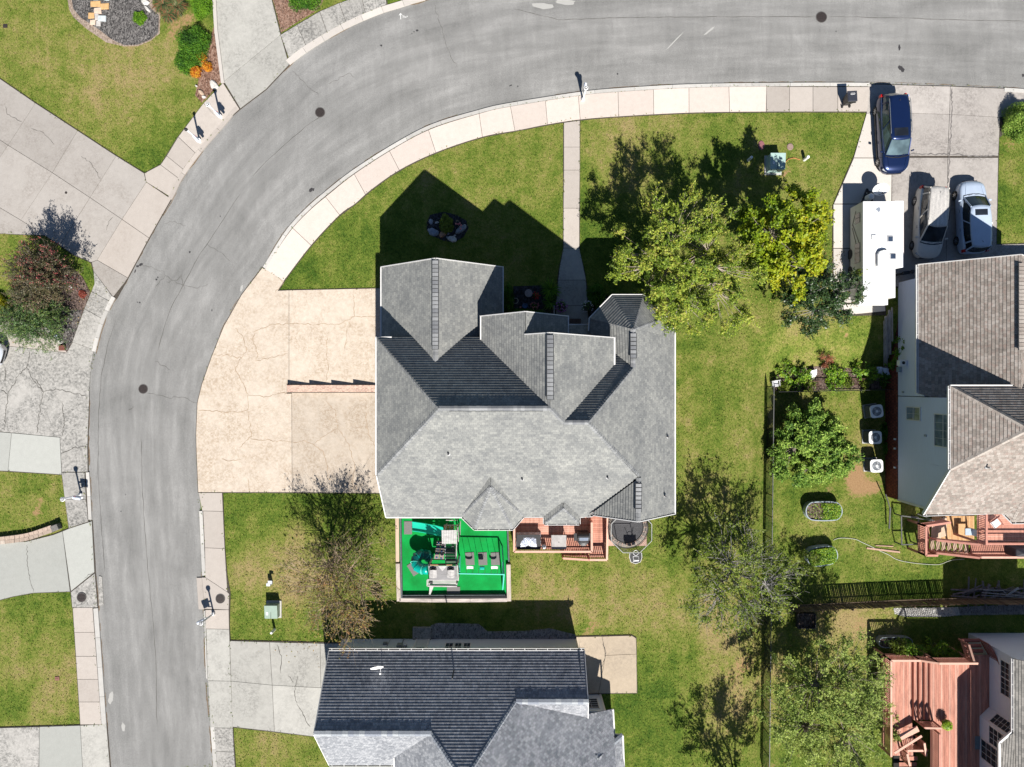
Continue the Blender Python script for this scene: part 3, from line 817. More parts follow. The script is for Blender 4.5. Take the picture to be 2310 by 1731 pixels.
M_SAND = chips('sandy_border', (0.16, 0.12, 0.09), (0.27, 0.21, 0.17), (0.38, 0.31, 0.26), 10)
M_GRAV = chips('white_gravel', (0.14, 0.14, 0.14), (0.42, 0.41, 0.39), (0.7, 0.69, 0.66), 9)
M_GRAV2 = chips('grey_gravel', (0.08, 0.08, 0.08), (0.23, 0.23, 0.23), (0.45, 0.45, 0.44), 9)
bed('sandy_border', [(151, -10), (156, 22), (166, 40), (196, 66), (240, 96), (280, 105), (312, 104), (340, 92), (360, 76), (362, 30), (345, 10), (342, -10)], 0.02, M_SAND)
bed('mulch_bed', [(160, -10), (165, 20), (182, 40), (222, 66), (250, 88), (280, 102), (310, 101), (340, 89), (357, 74), (358, 34), (340, 20), (330, -10)], 0.045, M_MULCH)
bed('mulch_bed', [(613, -10), (735, -10), (718, 22), (670, 50), (634, 74), (626, 40)], 0.03, M_MULCHR)
bed('mulch_bed', [(482, 60), (487, 75), (499, 185), (470, 218), (455, 232), (440, 215), (448, 180), (436, 165), (460, 150), (470, 110)], 0.025, M_MULCHR)
bed('mulch_bed', [(62, 640), (100, 600), (165, 607), (186, 625), (203, 658), (199, 676), (186, 715), (166, 770), (157, 793), (137, 790), (125, 765), (104, 742), (70, 715)], 0.03, M_MULCHB)
bed('mulch_bed', [(130, 700), (186, 700), (166, 770), (157, 790), (138, 790), (127, 768), (112, 740)], 0.04, M_MULCH)
bed('mulch_bed', [(962, 505), (970, 485), (1000, 478), (1030, 485), (1052, 498), (1057, 515), (1045, 535), (1025, 547), (1000, 543), (975, 532), (963, 520)], 0.03, M_MULCHD)
bed('mulch_bed', [(1158, 646), (1222, 644), (1252, 660), (1254, 730), (1135, 730), (1135, 700), (1158, 695)], 0.03, M_MULCHD)
bed('mulch_bed', [(1328, 650), (1345, 655), (1380, 672), (1380, 740), (1328, 740)], 0.03, M_MULCHD)
bed('gravel_strip', [(972, 1412), (985, 1406), (1080, 1408), (1100, 1425), (1180, 1424), (1240, 1418), (1298, 1432), (1298, 1442), (972, 1446)], 0.02, M_GRAV2, 'stuff')
def tbed(name, poly, mat_, dz=0.03, kind='structure'):
 m = MB(); m.poly([WG(x, y, dz) for x, y in poly][::-1])
 return tag(m.build(name, mat_), kind=kind)
def grav_mat(name, mat_, n, poly, s, seed):
 """loose stones scattered in a pixel polygon, joined"""
 r = random.Random(seed); m = MB()
 xs = [p[0] for p in poly]; ys = [p[1] for p in poly]
 def inside(x, y):
  c = False
  for i in range(len(poly)):
   (x1, y1), (x2, y2) = poly[i - 1], poly[i]
   if (y1 > y) != (y2 > y) and x < (x2 - x1) * (y - y1) / (y2 - y1) + x1: c = not c
  return c
 k = 0
 while k < n:
  x, y = r.uniform(min(xs), max(xs)), r.uniform(min(ys), max(ys))
  if not inside(x, y): continue
  k += 1
  p = WG(x, y, 0.035); q = s * r.uniform(.5, 1.2); a = r.uniform(0, 6.28)
  m.add([p + Vector((cos(a) * q, sin(a) * q, 0)), p + Vector((cos(a + 2.1) * q, sin(a + 2.1) * q * .8, 0)), p + Vector((cos(a + 4.1) * q * .8, sin(a + 4.1) * q, 0)), p + Vector((0, 0, q * .8))], [(0, 1, 3), (1, 2, 3), (2, 0, 3)])
 return m
GP1 = [(2016, 1372), (2162, 1370), (2166, 1388), (2120, 1392), (2040, 1391), (2018, 1385)]
GP2 = [(2163, 1370), (2330, 1362), (2330, 1386), (2165, 1388)]
tbed('gravel_strip', GP1, M_GRAV, 0.02, 'stuff'); tbed('gravel_strip', GP2, M_GRAV2, 0.02, 'stuff')
tag(grav_mat('g', None, 1500, GP1, .045, 1).build('gravel', pm('gravel_white', (0.62, 0.61, 0.58), 0.9, 0.25, 20)), kind='stuff')
tag(grav_mat('g', None, 1400, GP2, .045, 2).build('gravel', pm('gravel_grey', (0.30, 0.30, 0.30), 0.9, 0.35, 20)), kind='stuff')
tag(grav_mat('g', None, 1500, [(975, 1412), (985, 1406), (1080, 1408), (1100, 1425), (1180, 1424), (1240, 1418), (1298, 1432), (1298, 1441), (975, 1444)], .05, 3).build('gravel', pm('gravel_grey', (0.30, 0.30, 0.30), 0.9, 0.35, 20)), kind='stuff')
tag(grav_mat('g', None, 1600, [(166, 20), (250, 84), (312, 100), (355, 72), (355, 36), (330, 5), (170, 2)], .05, 5).build('bark_chips', pm('bark_chip_grey', (0.17, 0.165, 0.16), 0.9, 0.7, 6)), kind='stuff')
tag(grav_mat('g', None, 900, [(618, 0), (720, 0), (700, 20), (636, 70)], .045, 6).build('bark_chips', pm('bark_chip_red', (0.26, 0.17, 0.13), 0.9, 0.6, 6)), kind='stuff')
tag(grav_mat('g', None, 1500, [(130, 640), (170, 612), (200, 660), (156, 790), (138, 785), (110, 730)], .045, 7).build('bark_chips', pm('bark_chip_brown', (0.15, 0.11, 0.10), 0.9, 0.7, 6)), kind='stuff')
# ------------------------------------------------------------------ roofs
def shingle(name, base, lo, hi, tab=0.30, course=0.145, contrast=1.0, tint=None):
 if name in _pm: return _pm[name]
 t = NT(name)
 uv = t.uv()
 br = t.n('ShaderNodeTexBrick')
 br.offset = 0.37; br.offset_frequency = 2; br.squash = 1.0
 br.inputs['Scale'].default_value = 1.0
 br.inputs['Brick Width'].default_value = tab
 br.inputs['Row Height'].default_value = course
 br.inputs['Mortar Size'].default_value = 0.006
 br.inputs['Mortar Smooth'].default_value = 0.3
 br.inputs['Bias'].default_value = 0.0
 br.inputs['Color1'].default_value = (0, 0, 0, 1); br.inputs['Color2'].default_value = (1, 1, 1, 1); br.inputs['Mortar'].default_value = (0.2, 0.2, 0.2, 1)
 t.l(uv, br.inputs['Vector'])
 n1 = t.noise(t.uv((1, 1, 1)), 0.6, 4, 0.6)
 n2 = t.noise(t.uv((1, 1, 1)), 8.0, 3, 0.85)
 gr = t.noise(t.pos(), 60, 3, 0.7)
 f = t.math('ADD', t.math('MULTIPLY', br.outputs['Color'], 0.34 * contrast), t.math('MULTIPLY', n2, 0.66))
 f = t.math('ADD', f, t.math('MULTIPLY', t.math('SUBTRACT', n1, 0.5), 0.6))
 stops = [(0.15, lo), (0.48, base), (0.85, hi)]
 col = t.ramp(f, stops)
 if tint: col = t.mix(t.math('MULTIPLY', t.ramp(t.noise(t.uv((1, 1, 1)), 4.2, 2, 0.5), [(0.5, 0.0), (0.7, 1.0)]), 0.55), col, tint)
 col = t.mix(1.0, col, t.ramp(gr, [(0.3, 0.8), (0.7, 1.2)]), 'MULTIPLY')
 col = t.mix(t.math('MULTIPLY', br.outputs['Fac'], 0.55), col, tuple(c * 0.45 for c in lo))
 m = t.fin(col, 0.9, t.bump(gr, 0.5, 0.01), 0, 0.25)
 _pm[name] = m
 return m
def plane3(a, b, c):
 a, b, c = Vector(a), Vector(b), Vector(c); n = (b - a).cross(c - a).normalized(); return a, n
def on(px, py, pl):
 """the point of plane pl seen at a pixel"""
 a, n = pl; o = Vector((0, 0, H)); d = W(px, py, 0) - o
 return o + d * ((a - o).dot(n) / d.dot(n))
def clipv(P, a, b, sgn):
 """keep the part of polygon P (list of (u,v,...)) with sgn*(v-a)>=0"""
 out = []
 n = len(P)
 for i in range(n):
  p, q = P[i], P[(i + 1) % n]
  dp, dq = sgn * (p[1] - a), sgn * (q[1] - a)
  if dp >= 0: out.append(p)
  if (dp >= 0) != (dq >= 0):
   k = dp / (dp - dq)
   out.append((p[0] + (q[0] - p[0]) * k, a))
 return out
def newell(P):
 n = Vector((0, 0, 0))
 for i in range(len(P)):
  a, b = P[i], P[(i + 1) % len(P)]
  n += Vector(((a.y - b.y) * (a.z + b.z), (a.z - b.z) * (a.x + b.x), (a.x - b.x) * (a.y + b.y)))
 return n.normalized()
def roof_plane(parent, pts, mat_, course=0.145, lift=0.022, name='roof', thick=0.06, down=None):
 """one slope: a deck with overlapping shingle courses laid on it (real steps), UVs in metres"""
 P = [Vector(p) for p in pts]
 n = newell(P)
 if n.z < 0: P = P[::-1]; n = -n
 c = sum(P, Vector((0, 0, 0))) / len(P)
 if down is None:
  d = Vector((n.x * n.z, n.y * n.z, -(n.x ** 2 + n.y ** 2)))
 else:
  d = Vector(down) - n * Vector(down).dot(n)
 if d.length < 1e-5: d = Vector((0, -1, 0))
 up = -d.normalized(); u = up.cross(n).normalized()
 Q = [((p - c).dot(u), (p - c).dot(up)) for p in P]
 def to3(a, b, h=0.0): return c + u * a + up * b + n * h
 v0 = min(q[1] for q in Q); v1 = max(q[1] for q in Q)
 m = MB()
 ou, ov = R.uniform(0, 50), 0.0
 k = 0
 v = v0
 while v < v1 - 1e-4:
  S = clipv(clipv(Q, v, 0, 1), v + course, 0, -1)
  if len(S) >= 3:
   vs = [to3(a, b, lift * (1 - (b - v) / course) + 0.004) for a, b in S]
   m.poly(vs, [(a + ou, b - v0) for a, b in S])
   lows = sorted([s for s in S if abs(s[1] - v) < 1e-4])
   if len(lows) >= 2:
    a0, a1 = lows[0][0], lows[-1][0]
    if a1 - a0 > 0.01:
     m.poly([to3(a0, v, -0.002), to3(a1, v, -0.002), to3(a1, v, lift + 0.004), to3(a0, v, lift + 0.004)], [(a0 + ou, v - v0)] * 2 + [(a1 + ou, v - v0)] * 2)
  v += course; k += 1
 nn = len(P)
 P = [p - n * ((p - c).dot(n) + .012) for p in P]
 lo = [p - Vector((0, 0, thick)) for p in P]
 m.add(P + lo, [tuple(range(nn))] + [tuple(range(2 * nn - 1, nn - 1, -1))] + [(i, nn + i, nn + (i + 1) % nn, (i + 1) % nn) for i in range(nn)])
 return m.build(name, mat_, parent)
def trim(parent, pts, mat_, w=0.09, h=0.14, name='gutter', dz=0.0, closed=False):
 m = MB()
 pp = list(pts) + ([pts[0]] if closed else [])
 for a, b in zip(pp[:-1], pp[1:]):
  m.bar(Vector(a) + Vector((0, 0, dz)), Vector(b) + Vector((0, 0, dz)), w, h)
 return m.build(name, mat_, parent)
def gutter_run(parent, a, b, mat_, inner, hangers=True, w=0.13):
 """open gutter: white trough with a dark inside and hanger straps"""
 a = Vector(a); b = Vector(b); d = (b - a); L = d.length; d.normalize()
 s = d.cross(Vector((0, 0, 1))).normalized()
 m = MB()
 m.bar(a - s * w / 2, b - s * w / 2, 0.025, 0.12); m.bar(a + s * w / 2, b + s * w / 2, 0.03, 0.12)
 m.bar(a - Vector((0, 0, .055)), b - Vector((0, 0, .055)), w, 0.012)
 if hangers:
  k = int(L / 0.75)
  for i in range(k + 1):
   p = a + d * (0.2 + i * (L - 0.4) / max(1, k))
   m.bar(p - s * w / 2 + Vector((0, 0, .045)), p + s * w / 2 + Vector((0, 0, .045)), 0.03, 0.012)
 g = m.build('gutter', mat_, parent)
 mm = MB(); mm.bar(a - Vector((0, 0, .035)), b - Vector((0, 0, .035)), w - .03, 0.01)
 mm.build('gutter_inside', inner, g)
 return g
_capmesh = {}
def cap_mesh(key, mat_, wid, L, pitch, flat=False):
 if key in _capmesh: return _capmesh[key]
 m = MB()
 h = 0.0 if flat else wid / 2 * pitch
 t = 0.012
 x = wid / 2
 vs = [(-x, 0, -h + t), (0, 0, t), (x, 0, -h + t), (-x, L, -h + 2.6 * t), (0, L, 2.6 * t), (x, L, -h + 2.6 * t), (-x, L, -h), (0, L, 0), (x, L, -h), (-x, 0, -h), (x, 0, -h)]
 m.add(vs, [(0, 1, 4, 3), (1, 2, 5, 4), (3, 4, 7, 6), (4, 5, 8, 7), (0, 3, 6, 9), (2, 10, 8, 5)])
 me = bpy.data.meshes.new('ridge_cap')
 me.from_pydata(m.v, [], m.f); me.materials.append(mat_)
 _capmesh[key] = me
 return me
def ridge_caps(parent, a, b, mats, wid=0.30, L=0.2, pitch=0.8, key='', name='ridge_cap'):
 """overlapping cap shingles from a to b (share meshes)"""
 a = Vector(a); b = Vector(b); d = b - a; n = max(1, int(d.length / L)); Ls = d.length / n
 d.normalize()
 s = d.cross(Vector((0, 0, 1))).normalized(); u = s.cross(d)
 M = Matrix((s, d, u)).transposed().to_euler()
 for i in range(n):
  mt = mats[R.randrange(len(mats))]
  me = cap_mesh((key, mt.name, wid, L, pitch), mt, wid, L * 1.12, pitch)
  o = inst(name, me, parent, a + d * (i * Ls) + Vector((0, 0, 0.03)), M)
  o.scale = (R.uniform(.96, 1.04), Ls / L, 1)
def ridge_vent(parent, a, b, mats, key, wid=0.36):
 """flat topped ridge vent: dark raised frame with a row of cap pieces"""
 a = Vector(a) + Vector((0, 0, .05)); b = Vector(b) + Vector((0, 0, .05))
 m = MB(); d = (b - a).normalized(); s = d.cross(Vector((0, 0, 1))).normalized()
 m.bar(a, b, wid + 0.05, 0.02)
 fr = m.build('ridge_vent', pm('vent_dark', (0.02, 0.022, 0.025), 0.8, 0.2, 5), parent)
 L = 0.225; n = int((b - a).length / L); Ls = (b - a).length / n
 u = s.cross(d)
 M = Matrix((s, d, u)).transposed().to_euler()
 for i in range(n):
  mt = mats[R.randrange(len(mats))]
  me = cap_mesh((key, mt.name, 'v', wid), mt, wid - .03, L * 0.9, 0.22)
  o = inst('ridge_cap', me, fr, a + d * (i * Ls + 0.01) + Vector((0, 0, 0.045)), M)
def walls(parent, pxpoly_world, z0, z1, mat_, name='wall'):
 m = MB(); m.prism(pxpoly_world, z0, z1)
 return m.build(name, mat_, parent)
def window(parent, origin, ex, ey, w, h, nx, ny, frame_mat, glass, split=0, name='window', t=0.05, panes=True):
 """window lying on a wall plane: origin lower left, ex along the wall, ey up; outward = ex x ey"""
 o = Vector(origin); ex = Vector(ex).normalized(); ey = Vector(ey).normalized(); nz = ex.cross(ey).normalized()
 f = MB()
 fw = 0.06
 def bar(x0, y0, x1, y1, d):
  c = o + ex * ((x0 + x1) / 2) + ey * ((y0 + y1) / 2) + nz * (d / 2)
  M = Matrix((ex, ey, nz)).transposed()
  f.box(c, (x1 - x0, y1 - y0, d), rot=M)
 bar(-fw, -fw, 0, h + fw, t); bar(w, -fw, w + fw, h + fw, t); bar(0, -fw, w, 0, t); bar(0, h, w, h + fw, t)
 for i in range(1, nx):
  x = w * i / nx; k = 0.05 if (split and i % split == 0) else 0.016
  bar(x - k / 2, 0, x + k / 2, h, t * .7)
 for j in range(1, ny):
  y = h * j / ny; k = 0.045 if (ny % 2 == 0 and j == ny // 2) else 0.016
  bar(0, y - k / 2, w, y + k / 2, t * .66)
 fo = f.build(name, frame_mat, parent)
 if panes:
  cw, ch = w / nx, h / ny
  m = MB(); M = Matrix((ex, ey, nz)).transposed()
  m.box((0, 0, 0), (cw - .01, ch - .01, 0.012))
  me = bpy.data.meshes.new('pane'); me.from_pydata(m.v, [], m.f); me.materials.append(glass)
  for i in range(nx):
   for j in range(ny):
    c = o + ex * (cw * (i + .5)) + ey * (ch * (j + .5)) + nz * 0.012
    inst('pane', me, fo, c, M.to_euler())
 return fo
M_WHITE = pm('white_trim', (0.62, 0.61, 0.60), 0.5, 0.08, 3)
M_DARKIN = pm('gutter_dark', (0.03, 0.03, 0.032), 0.9, 0.3, 9)
M_SH = shingle('shingles_grey', (0.20, 0.203, 0.196), (0.11, 0.115, 0.12), (0.32, 0.32, 0.295), 0.22, 0.2, 0.7)
CAPS = [pm('cap_grey', (0.19, 0.195, 0.2), 0.9, 0.2, 30), pm('cap_pale', (0.25, 0.255, 0.26), 0.9, 0.2, 30), pm('cap_mid', (0.165, 0.17, 0.18), 0.9, 0.2, 30)]
M_GL = glass_mat('window_glass')
# ================================================================== the main house
def main_house():
 h = thing('grey_roofed_house', 'large house with light grey shingle roof of many gables at the inside of the bend', 'house', (1, -1, 0))
 RP = lambda pts, **k: roof_plane(h, pts, M_SH, course=.2, lift=.045, **k)
 u = 1 / 32.0
 zr = 11.15
 def Pw(x, y, z): return Vector((x * u, -y * u, z))      # x,y in ground pixels from the picture centre
 Y0 = 43
 def zn(y): return zr - abs(y - Y0) * u
 we, rw, re = -261, -127, 66            # west eave, ridge ends
 ne = -88; se = 276
 zwe = zr - (rw - we) * u               # west eave height
 RP([Pw(we, ne, zn(ne)), Pw(-59, ne, zn(ne)), Pw(re, Y0, zr), Pw(rw, Y0, zr)])
 ysw = Y0 + (zr - zwe) / u
 RP([Pw(we, ne, zwe), Pw(rw, Y0, zr), Pw(we, ysw, zwe)])
 G = Pw(134.7, 69, zr - (69 - Y0) * u)
 K = (245, 183)                          # where the east gable ridge starts on the hip
 RP([Pw(rw, Y0, zr), Pw(re, Y0, zr), Pw(re + 26, 69, zr - 26 * u), G, Pw(245, 179, zn(179)), Pw(169, 262, zn(262)), Pw(155, se, zn(se)), Pw(we, se, zn(se)), Pw(we, ysw, zwe)])
 cn = -87
 def zc(x): return zr - abs(x - 66) * u
 bx, bz = 24, zc(24)
 bn = -128
 RP([Pw(-59, bn, zc(-59)), Pw(bx, bn, bz), Pw(bx, cn, bz), Pw(66, cn, zr), Pw(66, Y0, zr), Pw(-59, -82, zc(-59))])
 be = 107
 zb = lambda x: bz - (x - bx) * u
 RP([Pw(bx, bn, bz), Pw(be, bn, zb(be)), Pw(be, cn + 1.5, zb(be)), Pw(bx, cn + 1.5, bz)])
 RP([Pw(66, cn, zr), Pw(196, cn, zc(196)), Pw(196, -34, zc(196)), Pw(92, 69, zc(92)), Pw(66, Y0, zr)])
 def zs(y): return G.z - (69 - y) * u
 RP([Pw(92, 69, G.z), Pw(196, -34, zs(-34)), Pw(196, -63, zs(-63)), Pw(231.8, -30, zs(-30)), G])
 ze = lambda x: G.z - (x - 134.7) * u
 ex = 335.5
 xd, zd = 231.8, ze(231.8)
 xe_, zeE = 243.7, ze(243.7)
 RP([G, Pw(xd, -30, zd), Pw(xd, -104, zd), Pw(314, -104 + 8, ze(314)), Pw(314, -112, ze(314)), Pw(ex, -112, ze(ex)), Pw(ex, 268, ze(ex)), Pw(xe_, 266, zeE), Pw(245, 183, ze(245))])
 yp = -104
 zdw = lambda x: zd - (xd - x) * u
 A_ = Pw(155.7, -132, 5.05); B_ = Pw(201.5, -179, 5.05); C_ = Pw(265, -179, 5.05); D_ = Pw(313.5, -134, 4.9); T = Pw(xd, yp, zd)
 RP([T, Pw(xd, -30, zd), Pw(155.7, -104, zdw(155.7)), A_])
 RP([T, A_, B_]); RP([T, B_, C_]); RP([T, C_, D_])
 RP([T, D_, Pw(314, -96, ze(314))])
 RP([Pw(245, 183, zeE), Pw(xe_, 266, zeE), Pw(167, 268.5, zeE - (xe_ - 167) * u), Pw(160, 270, zeE - (xe_ - 160) * u)])
 RP([Pw(108, -120, 4.4), Pw(158, -120, 4.4), Pw(158, -88, 5.2), Pw(108, -88, 5.2)])
 ax = -142
 za = 8.55
 ae = (-265.5, -19); zae = za - (-142 + 265.5) * u
 ay = -236;
 yr = Y0 - (zr - za) / u
 yev = Y0 - (zr - zae) / u
 RP([Pw(ax, -231, za), Pw(ax, yr, za), Pw(-231, ne - 1.5, za - 89 * u), Pw(ae[0], ne - 1.5, zae), Pw(ae[0], ay, zae)])
 RP([Pw(ax, -231, za), Pw(ax, yr, za), Pw(-53 - 2, ne - 1.5, za - 87 * u), Pw(ae[1], ne - 1.5, zae), Pw(ae[1], ay, zae)])
 RP([Pw(ax, yr, za), Pw(-231, ne - 1.5, za - 89 * u), Pw(-231, ne, za - 89 * u)])
 zf0 = 3.95
 apx = Pw(-41.5, 201, 6.75); top = Pw(-41.5, 179, 6.9)
 e0 = Pw(-103.5, 274, zf0); e1 = Pw(-77.5, 300.5, zf0); e2 = Pw(1, 300.5, zf0); e3 = Pw(23.5, 274, zf0)
 lf = 0.05
 RP([apx, e0, top]); RP([apx, e1, e0]); RP([apx, e2, e1]); RP([apx, e3, e2]); RP([apx, top, e3])
 g0 = Pw(68, 289.5, 3.95); g1 = Pw(138.5, 289.5, 3.95); gt = Pw(104, 252, 5.02); gtt = Pw(104, 240, 5.05)
 RP([gt, g1, g0]); RP([gtt, gt, g0, Pw(68, 272, 3.98)]); RP([gtt, gt, g1, Pw(138.5, 272, 3.98)])
 rc = lambda a, b, **k: ridge_caps(h, a, b, CAPS, **k)
 rc(Pw(rw, Y0, zr), Pw(re, Y0, zr), wid=0.26, pitch=.5)
 rc(Pw(we + 2, ysw - 2, zwe + .06), Pw(rw, Y0, zr), wid=0.26, pitch=.6)
 rc(Pw(we + 2, ne + 2, zwe + .06), Pw(rw, Y0, zr), wid=0.24, pitch=.6)
 rc(Pw(re, Y0, zr), Pw(re + 26, 69, G.z), wid=.24, pitch=.6)
 rc(Pw(re + 26, 69, G.z), G, wid=.24, pitch=.5)
 rc(Pw(245, 179, zn(179)), G, wid=.26, pitch=.6)
 rc(Pw(xd, -30, zd), G, wid=.22, pitch=.6)
 rc(Pw(xd, -30, zd), Pw(xd, yp, zd), wid=.3, pitch=.6)
 rc(A_, T, wid=.2, pitch=.4); rc(B_, T, wid=.2, pitch=.4); rc(C_, T, wid=.2, pitch=.4); rc(D_, T, wid=.2, pitch=.4)
 rc(e1, apx, wid=.2, pitch=.4); rc(e2, apx, wid=.2, pitch=.4); rc(e0, apx, wid=.2, pitch=.4); rc(e3, apx, wid=.2, pitch=.4)
 rc(g0, gt, wid=.16, pitch=.5); rc(g1, gt, wid=.16, pitch=.5)
 rc(Pw(ax, -231, za), Pw(ax, yr, za), pitch=.7)
 rc(Pw(xe_, 266, zeE), Pw(245, 183, zeE), pitch=.7)
 ridge_vent(h, Pw(ax, -228, za), Pw(ax, -63, za), CAPS, 'a')
 ridge_vent(h, Pw(66, cn + 3, zr), Pw(66, 28, zr), CAPS, 'a')
 ridge_vent(h, Pw(xd, -96, zd), Pw(xd, -48, zd), CAPS, 'a')
 ridge_vent(h, Pw(xe_, 248, zeE), Pw(xe_ + .5, 192, zeE), CAPS, 'a')
 mv = MB(); mv.bar(Pw(rw + 18, Y0 + 4.5, zr - .05), Pw(re - 12, Y0 + 4.5, zr - .05), 0.05, 0.05)
 mv.build('ridge_vent', pm('vent_dark', (0.02, 0.022, 0.025), 0.8, 0.2, 5), h)
 tr = lambda pts, **k: trim(h, pts, M_WHITE, name='drip_edge', **k)
 tr([Pw(we - 1, ysw, zwe), Pw(we - 1, ne - 1, zwe), Pw(-231, ne - 1, zn(ne))], w=.07)
 tr([Pw(-53, ne - 1, zn(ne)), Pw(-19, ne - 1, zn(ne))], w=.07)
 tr([Pw(ae[0] - 1, -90, zae), Pw(ae[0] - 1, ay, zae)], w=.07)
 tr([Pw(ae[0], ay - 1, zae - .02), Pw(ax, -232, za - .02), Pw(ae[1], ay - 1, zae - .02)], w=.05, h=.18)
 tr([Pw(ae[1] + 1, ay, zae), Pw(ae[1] + 1, -122, zae)], w=.06)
 tr([Pw(-60, -84, zc(-59)), Pw(-60, bn, zc(-59))], w=.07)
 tr([Pw(-60, bn - 1, zc(-59) - .02), Pw(bx, bn - 1, bz - .02), Pw(be, bn - 1, zb(be) - .02)], w=.05, h=.16)
 tr([Pw(be + 1, bn, zb(be)), Pw(be + 1, cn, zb(be))], w=.06)
 tr([Pw(bx, cn - 1, bz + .05), Pw(66, cn - 1, zr - .02), Pw(197, cn - 1, zc(196) - .02)], w=.05, h=.16)
 tr([Pw(197, cn, zc(196)), Pw(197, -36, zc(196))], w=.09)
 tr([Pw(154.5, -106, 5.0), A_, B_, C_, D_, Pw(315, -112, 4.9)], w=.07)
 tr([Pw(314, -113, ze(ex)), Pw(ex + 1, -113, ze(ex)), Pw(ex + 1, 268, ze(ex))], w=.08)
 tr([Pw(ex + 1, 269, ze(ex) - .02), Pw(xe_, 267, zeE - .02), Pw(167, 269.5, zeE - 2.42)], w=.05, h=.16)
 tr([Pw(we, ysw, zwe), Pw(we - .5, se, zn(se))], w=.06, h=.16)
 tr([Pw(108, -121, 4.38), Pw(157, -121, 4.38)], w=.06)
 zz = zn(se) - .04
 tr([Pw(we, se + 2, zz), Pw(-104, se + 2, zz)], w=.08)
 for a, b in [((-104, se + 1), (-78, 302.5)), ((-78, 302.5), (1.5, 302.5)), ((1.5, 302.5), (24, se)), ((24, se), (67, se)), ((67, se), (67, 291.5)), ((67, 291.5), (139.5, 291.5)), ((139.5, 291.5), (139.5, se)), ((139.5, se), (168, se - 2))]:
  gutter_run(h, Pw(*a, zz), Pw(*b, zz), M_WHITE, M_DARKIN)
 M_BR = pm('tan_brick', (0.34, 0.25, 0.19), 0.9, 0.25, 8)
 wl = lambda pts, z1, mt=M_BR, z0=-0.1: walls(h, [Pw(x, y, 0)[:2] for x, y in pts], z0, z1, mt)
 wl([(we + 9, ne + 9), (190, ne + 9), (190, 60), (326, 60), (326, 262), (we + 9, 262)], 3.7)
 wl([(we + 9, ne + 9), (190, ne + 9), (190, ysw - 10), (we + 9, ysw - 10)], 6.6)
 wl([(-256, -228), (-28, -228), (-28, -80), (-256, -80)], 4.3)
 wl([(-52, -121), (100, -121), (100, -80), (-52, -80)], 6.8)
 wl([(162, -128), (205, -171), (262, -171), (306, -130), (306, -104), (328, -104), (328, 61), (162, 61)], 3.95)
 gt_ = MB()
 gt_.poly([Pw(-256, -228, 4.3), Pw(ax, -228, za - .12), Pw(-28, -228, 4.3)])
 gt_.poly([Pw(-52, -121, 6.8), Pw(bx, -121, bz - .2), Pw(100, -121, 6.8)])
 gt_.poly([Pw(-52, cn + 7, 6.8), Pw(66, cn + 7, zr - .1), Pw(190, cn + 7, 6.8)])
 gt_.poly([Pw(326, 262, 3.7), Pw(xe_, 262, zeE - .1), Pw(170, 262, 3.7)])
 gt_.build('gable', pm('grey_siding', (0.33, 0.34, 0.35), 0.7, 0.06, 3), h)
 for y0, y1 in ((-70, 10), (35, 110)):
  m = MB(); m.box(Pw(we + 8.2, (y0 + y1) / 2, 1.25), (0.06, (y1 - y0) * u, 2.3))
  for k in range(1, 4): m.box(Pw(we + 7, (y0 + y1) / 2, 0.1 + k * .58), (0.02, (y1 - y0) * u, .03))
  m.build('garage_door', M_WHITE, h)
 def pipe(px, py, z, hh=0.32, r=0.055):
  p = W(px, py, z)
  m = MB(); m.lathe(p + Vector((0, 0, -.5)), [(r * 1.25, 0), (r * 1.25, .52), (r, .54), (r, .5 + hh)], 10)
  q = m.build('vent_pipe', pm('pipe_dark', (0.045, 0.045, 0.05), 0.6, 0.1, 5), h)
  m = MB(); m.lathe(p + Vector((0, 0, -.12)), [(r * 2.3, 0), (r * 2.1, .16), (r * 1.3, .22)], 10)
  m.build('flashing', pm('flashing_white', (0.5, 0.5, 0.5), .5, .1, 4), q)
 def plane_z(px, py, f):
  z = 6.0
  for _ in range(12):
   p = W(px, py, z); z = f(p.x * 32, -p.y * 32)
  return z
 for px, py in ((1012, 1024), (1178, 1081), (1370, 1077)): pipe(px, py, plane_z(px, py, lambda x, y: zn(y)))
 for px, py in ((1505, 985), (1499, 1118)): pipe(px, py, plane_z(px, py, lambda x, y: ze(x)))
 m = MB(); m.box(Pw(330, 60, 1.9), (0.3, 2.6, 3.4)); m.build('chimney_box', pm('red_brick_plain', (0.3, 0.14, 0.1), .9, .2, 9), h)
 return h
main_house()
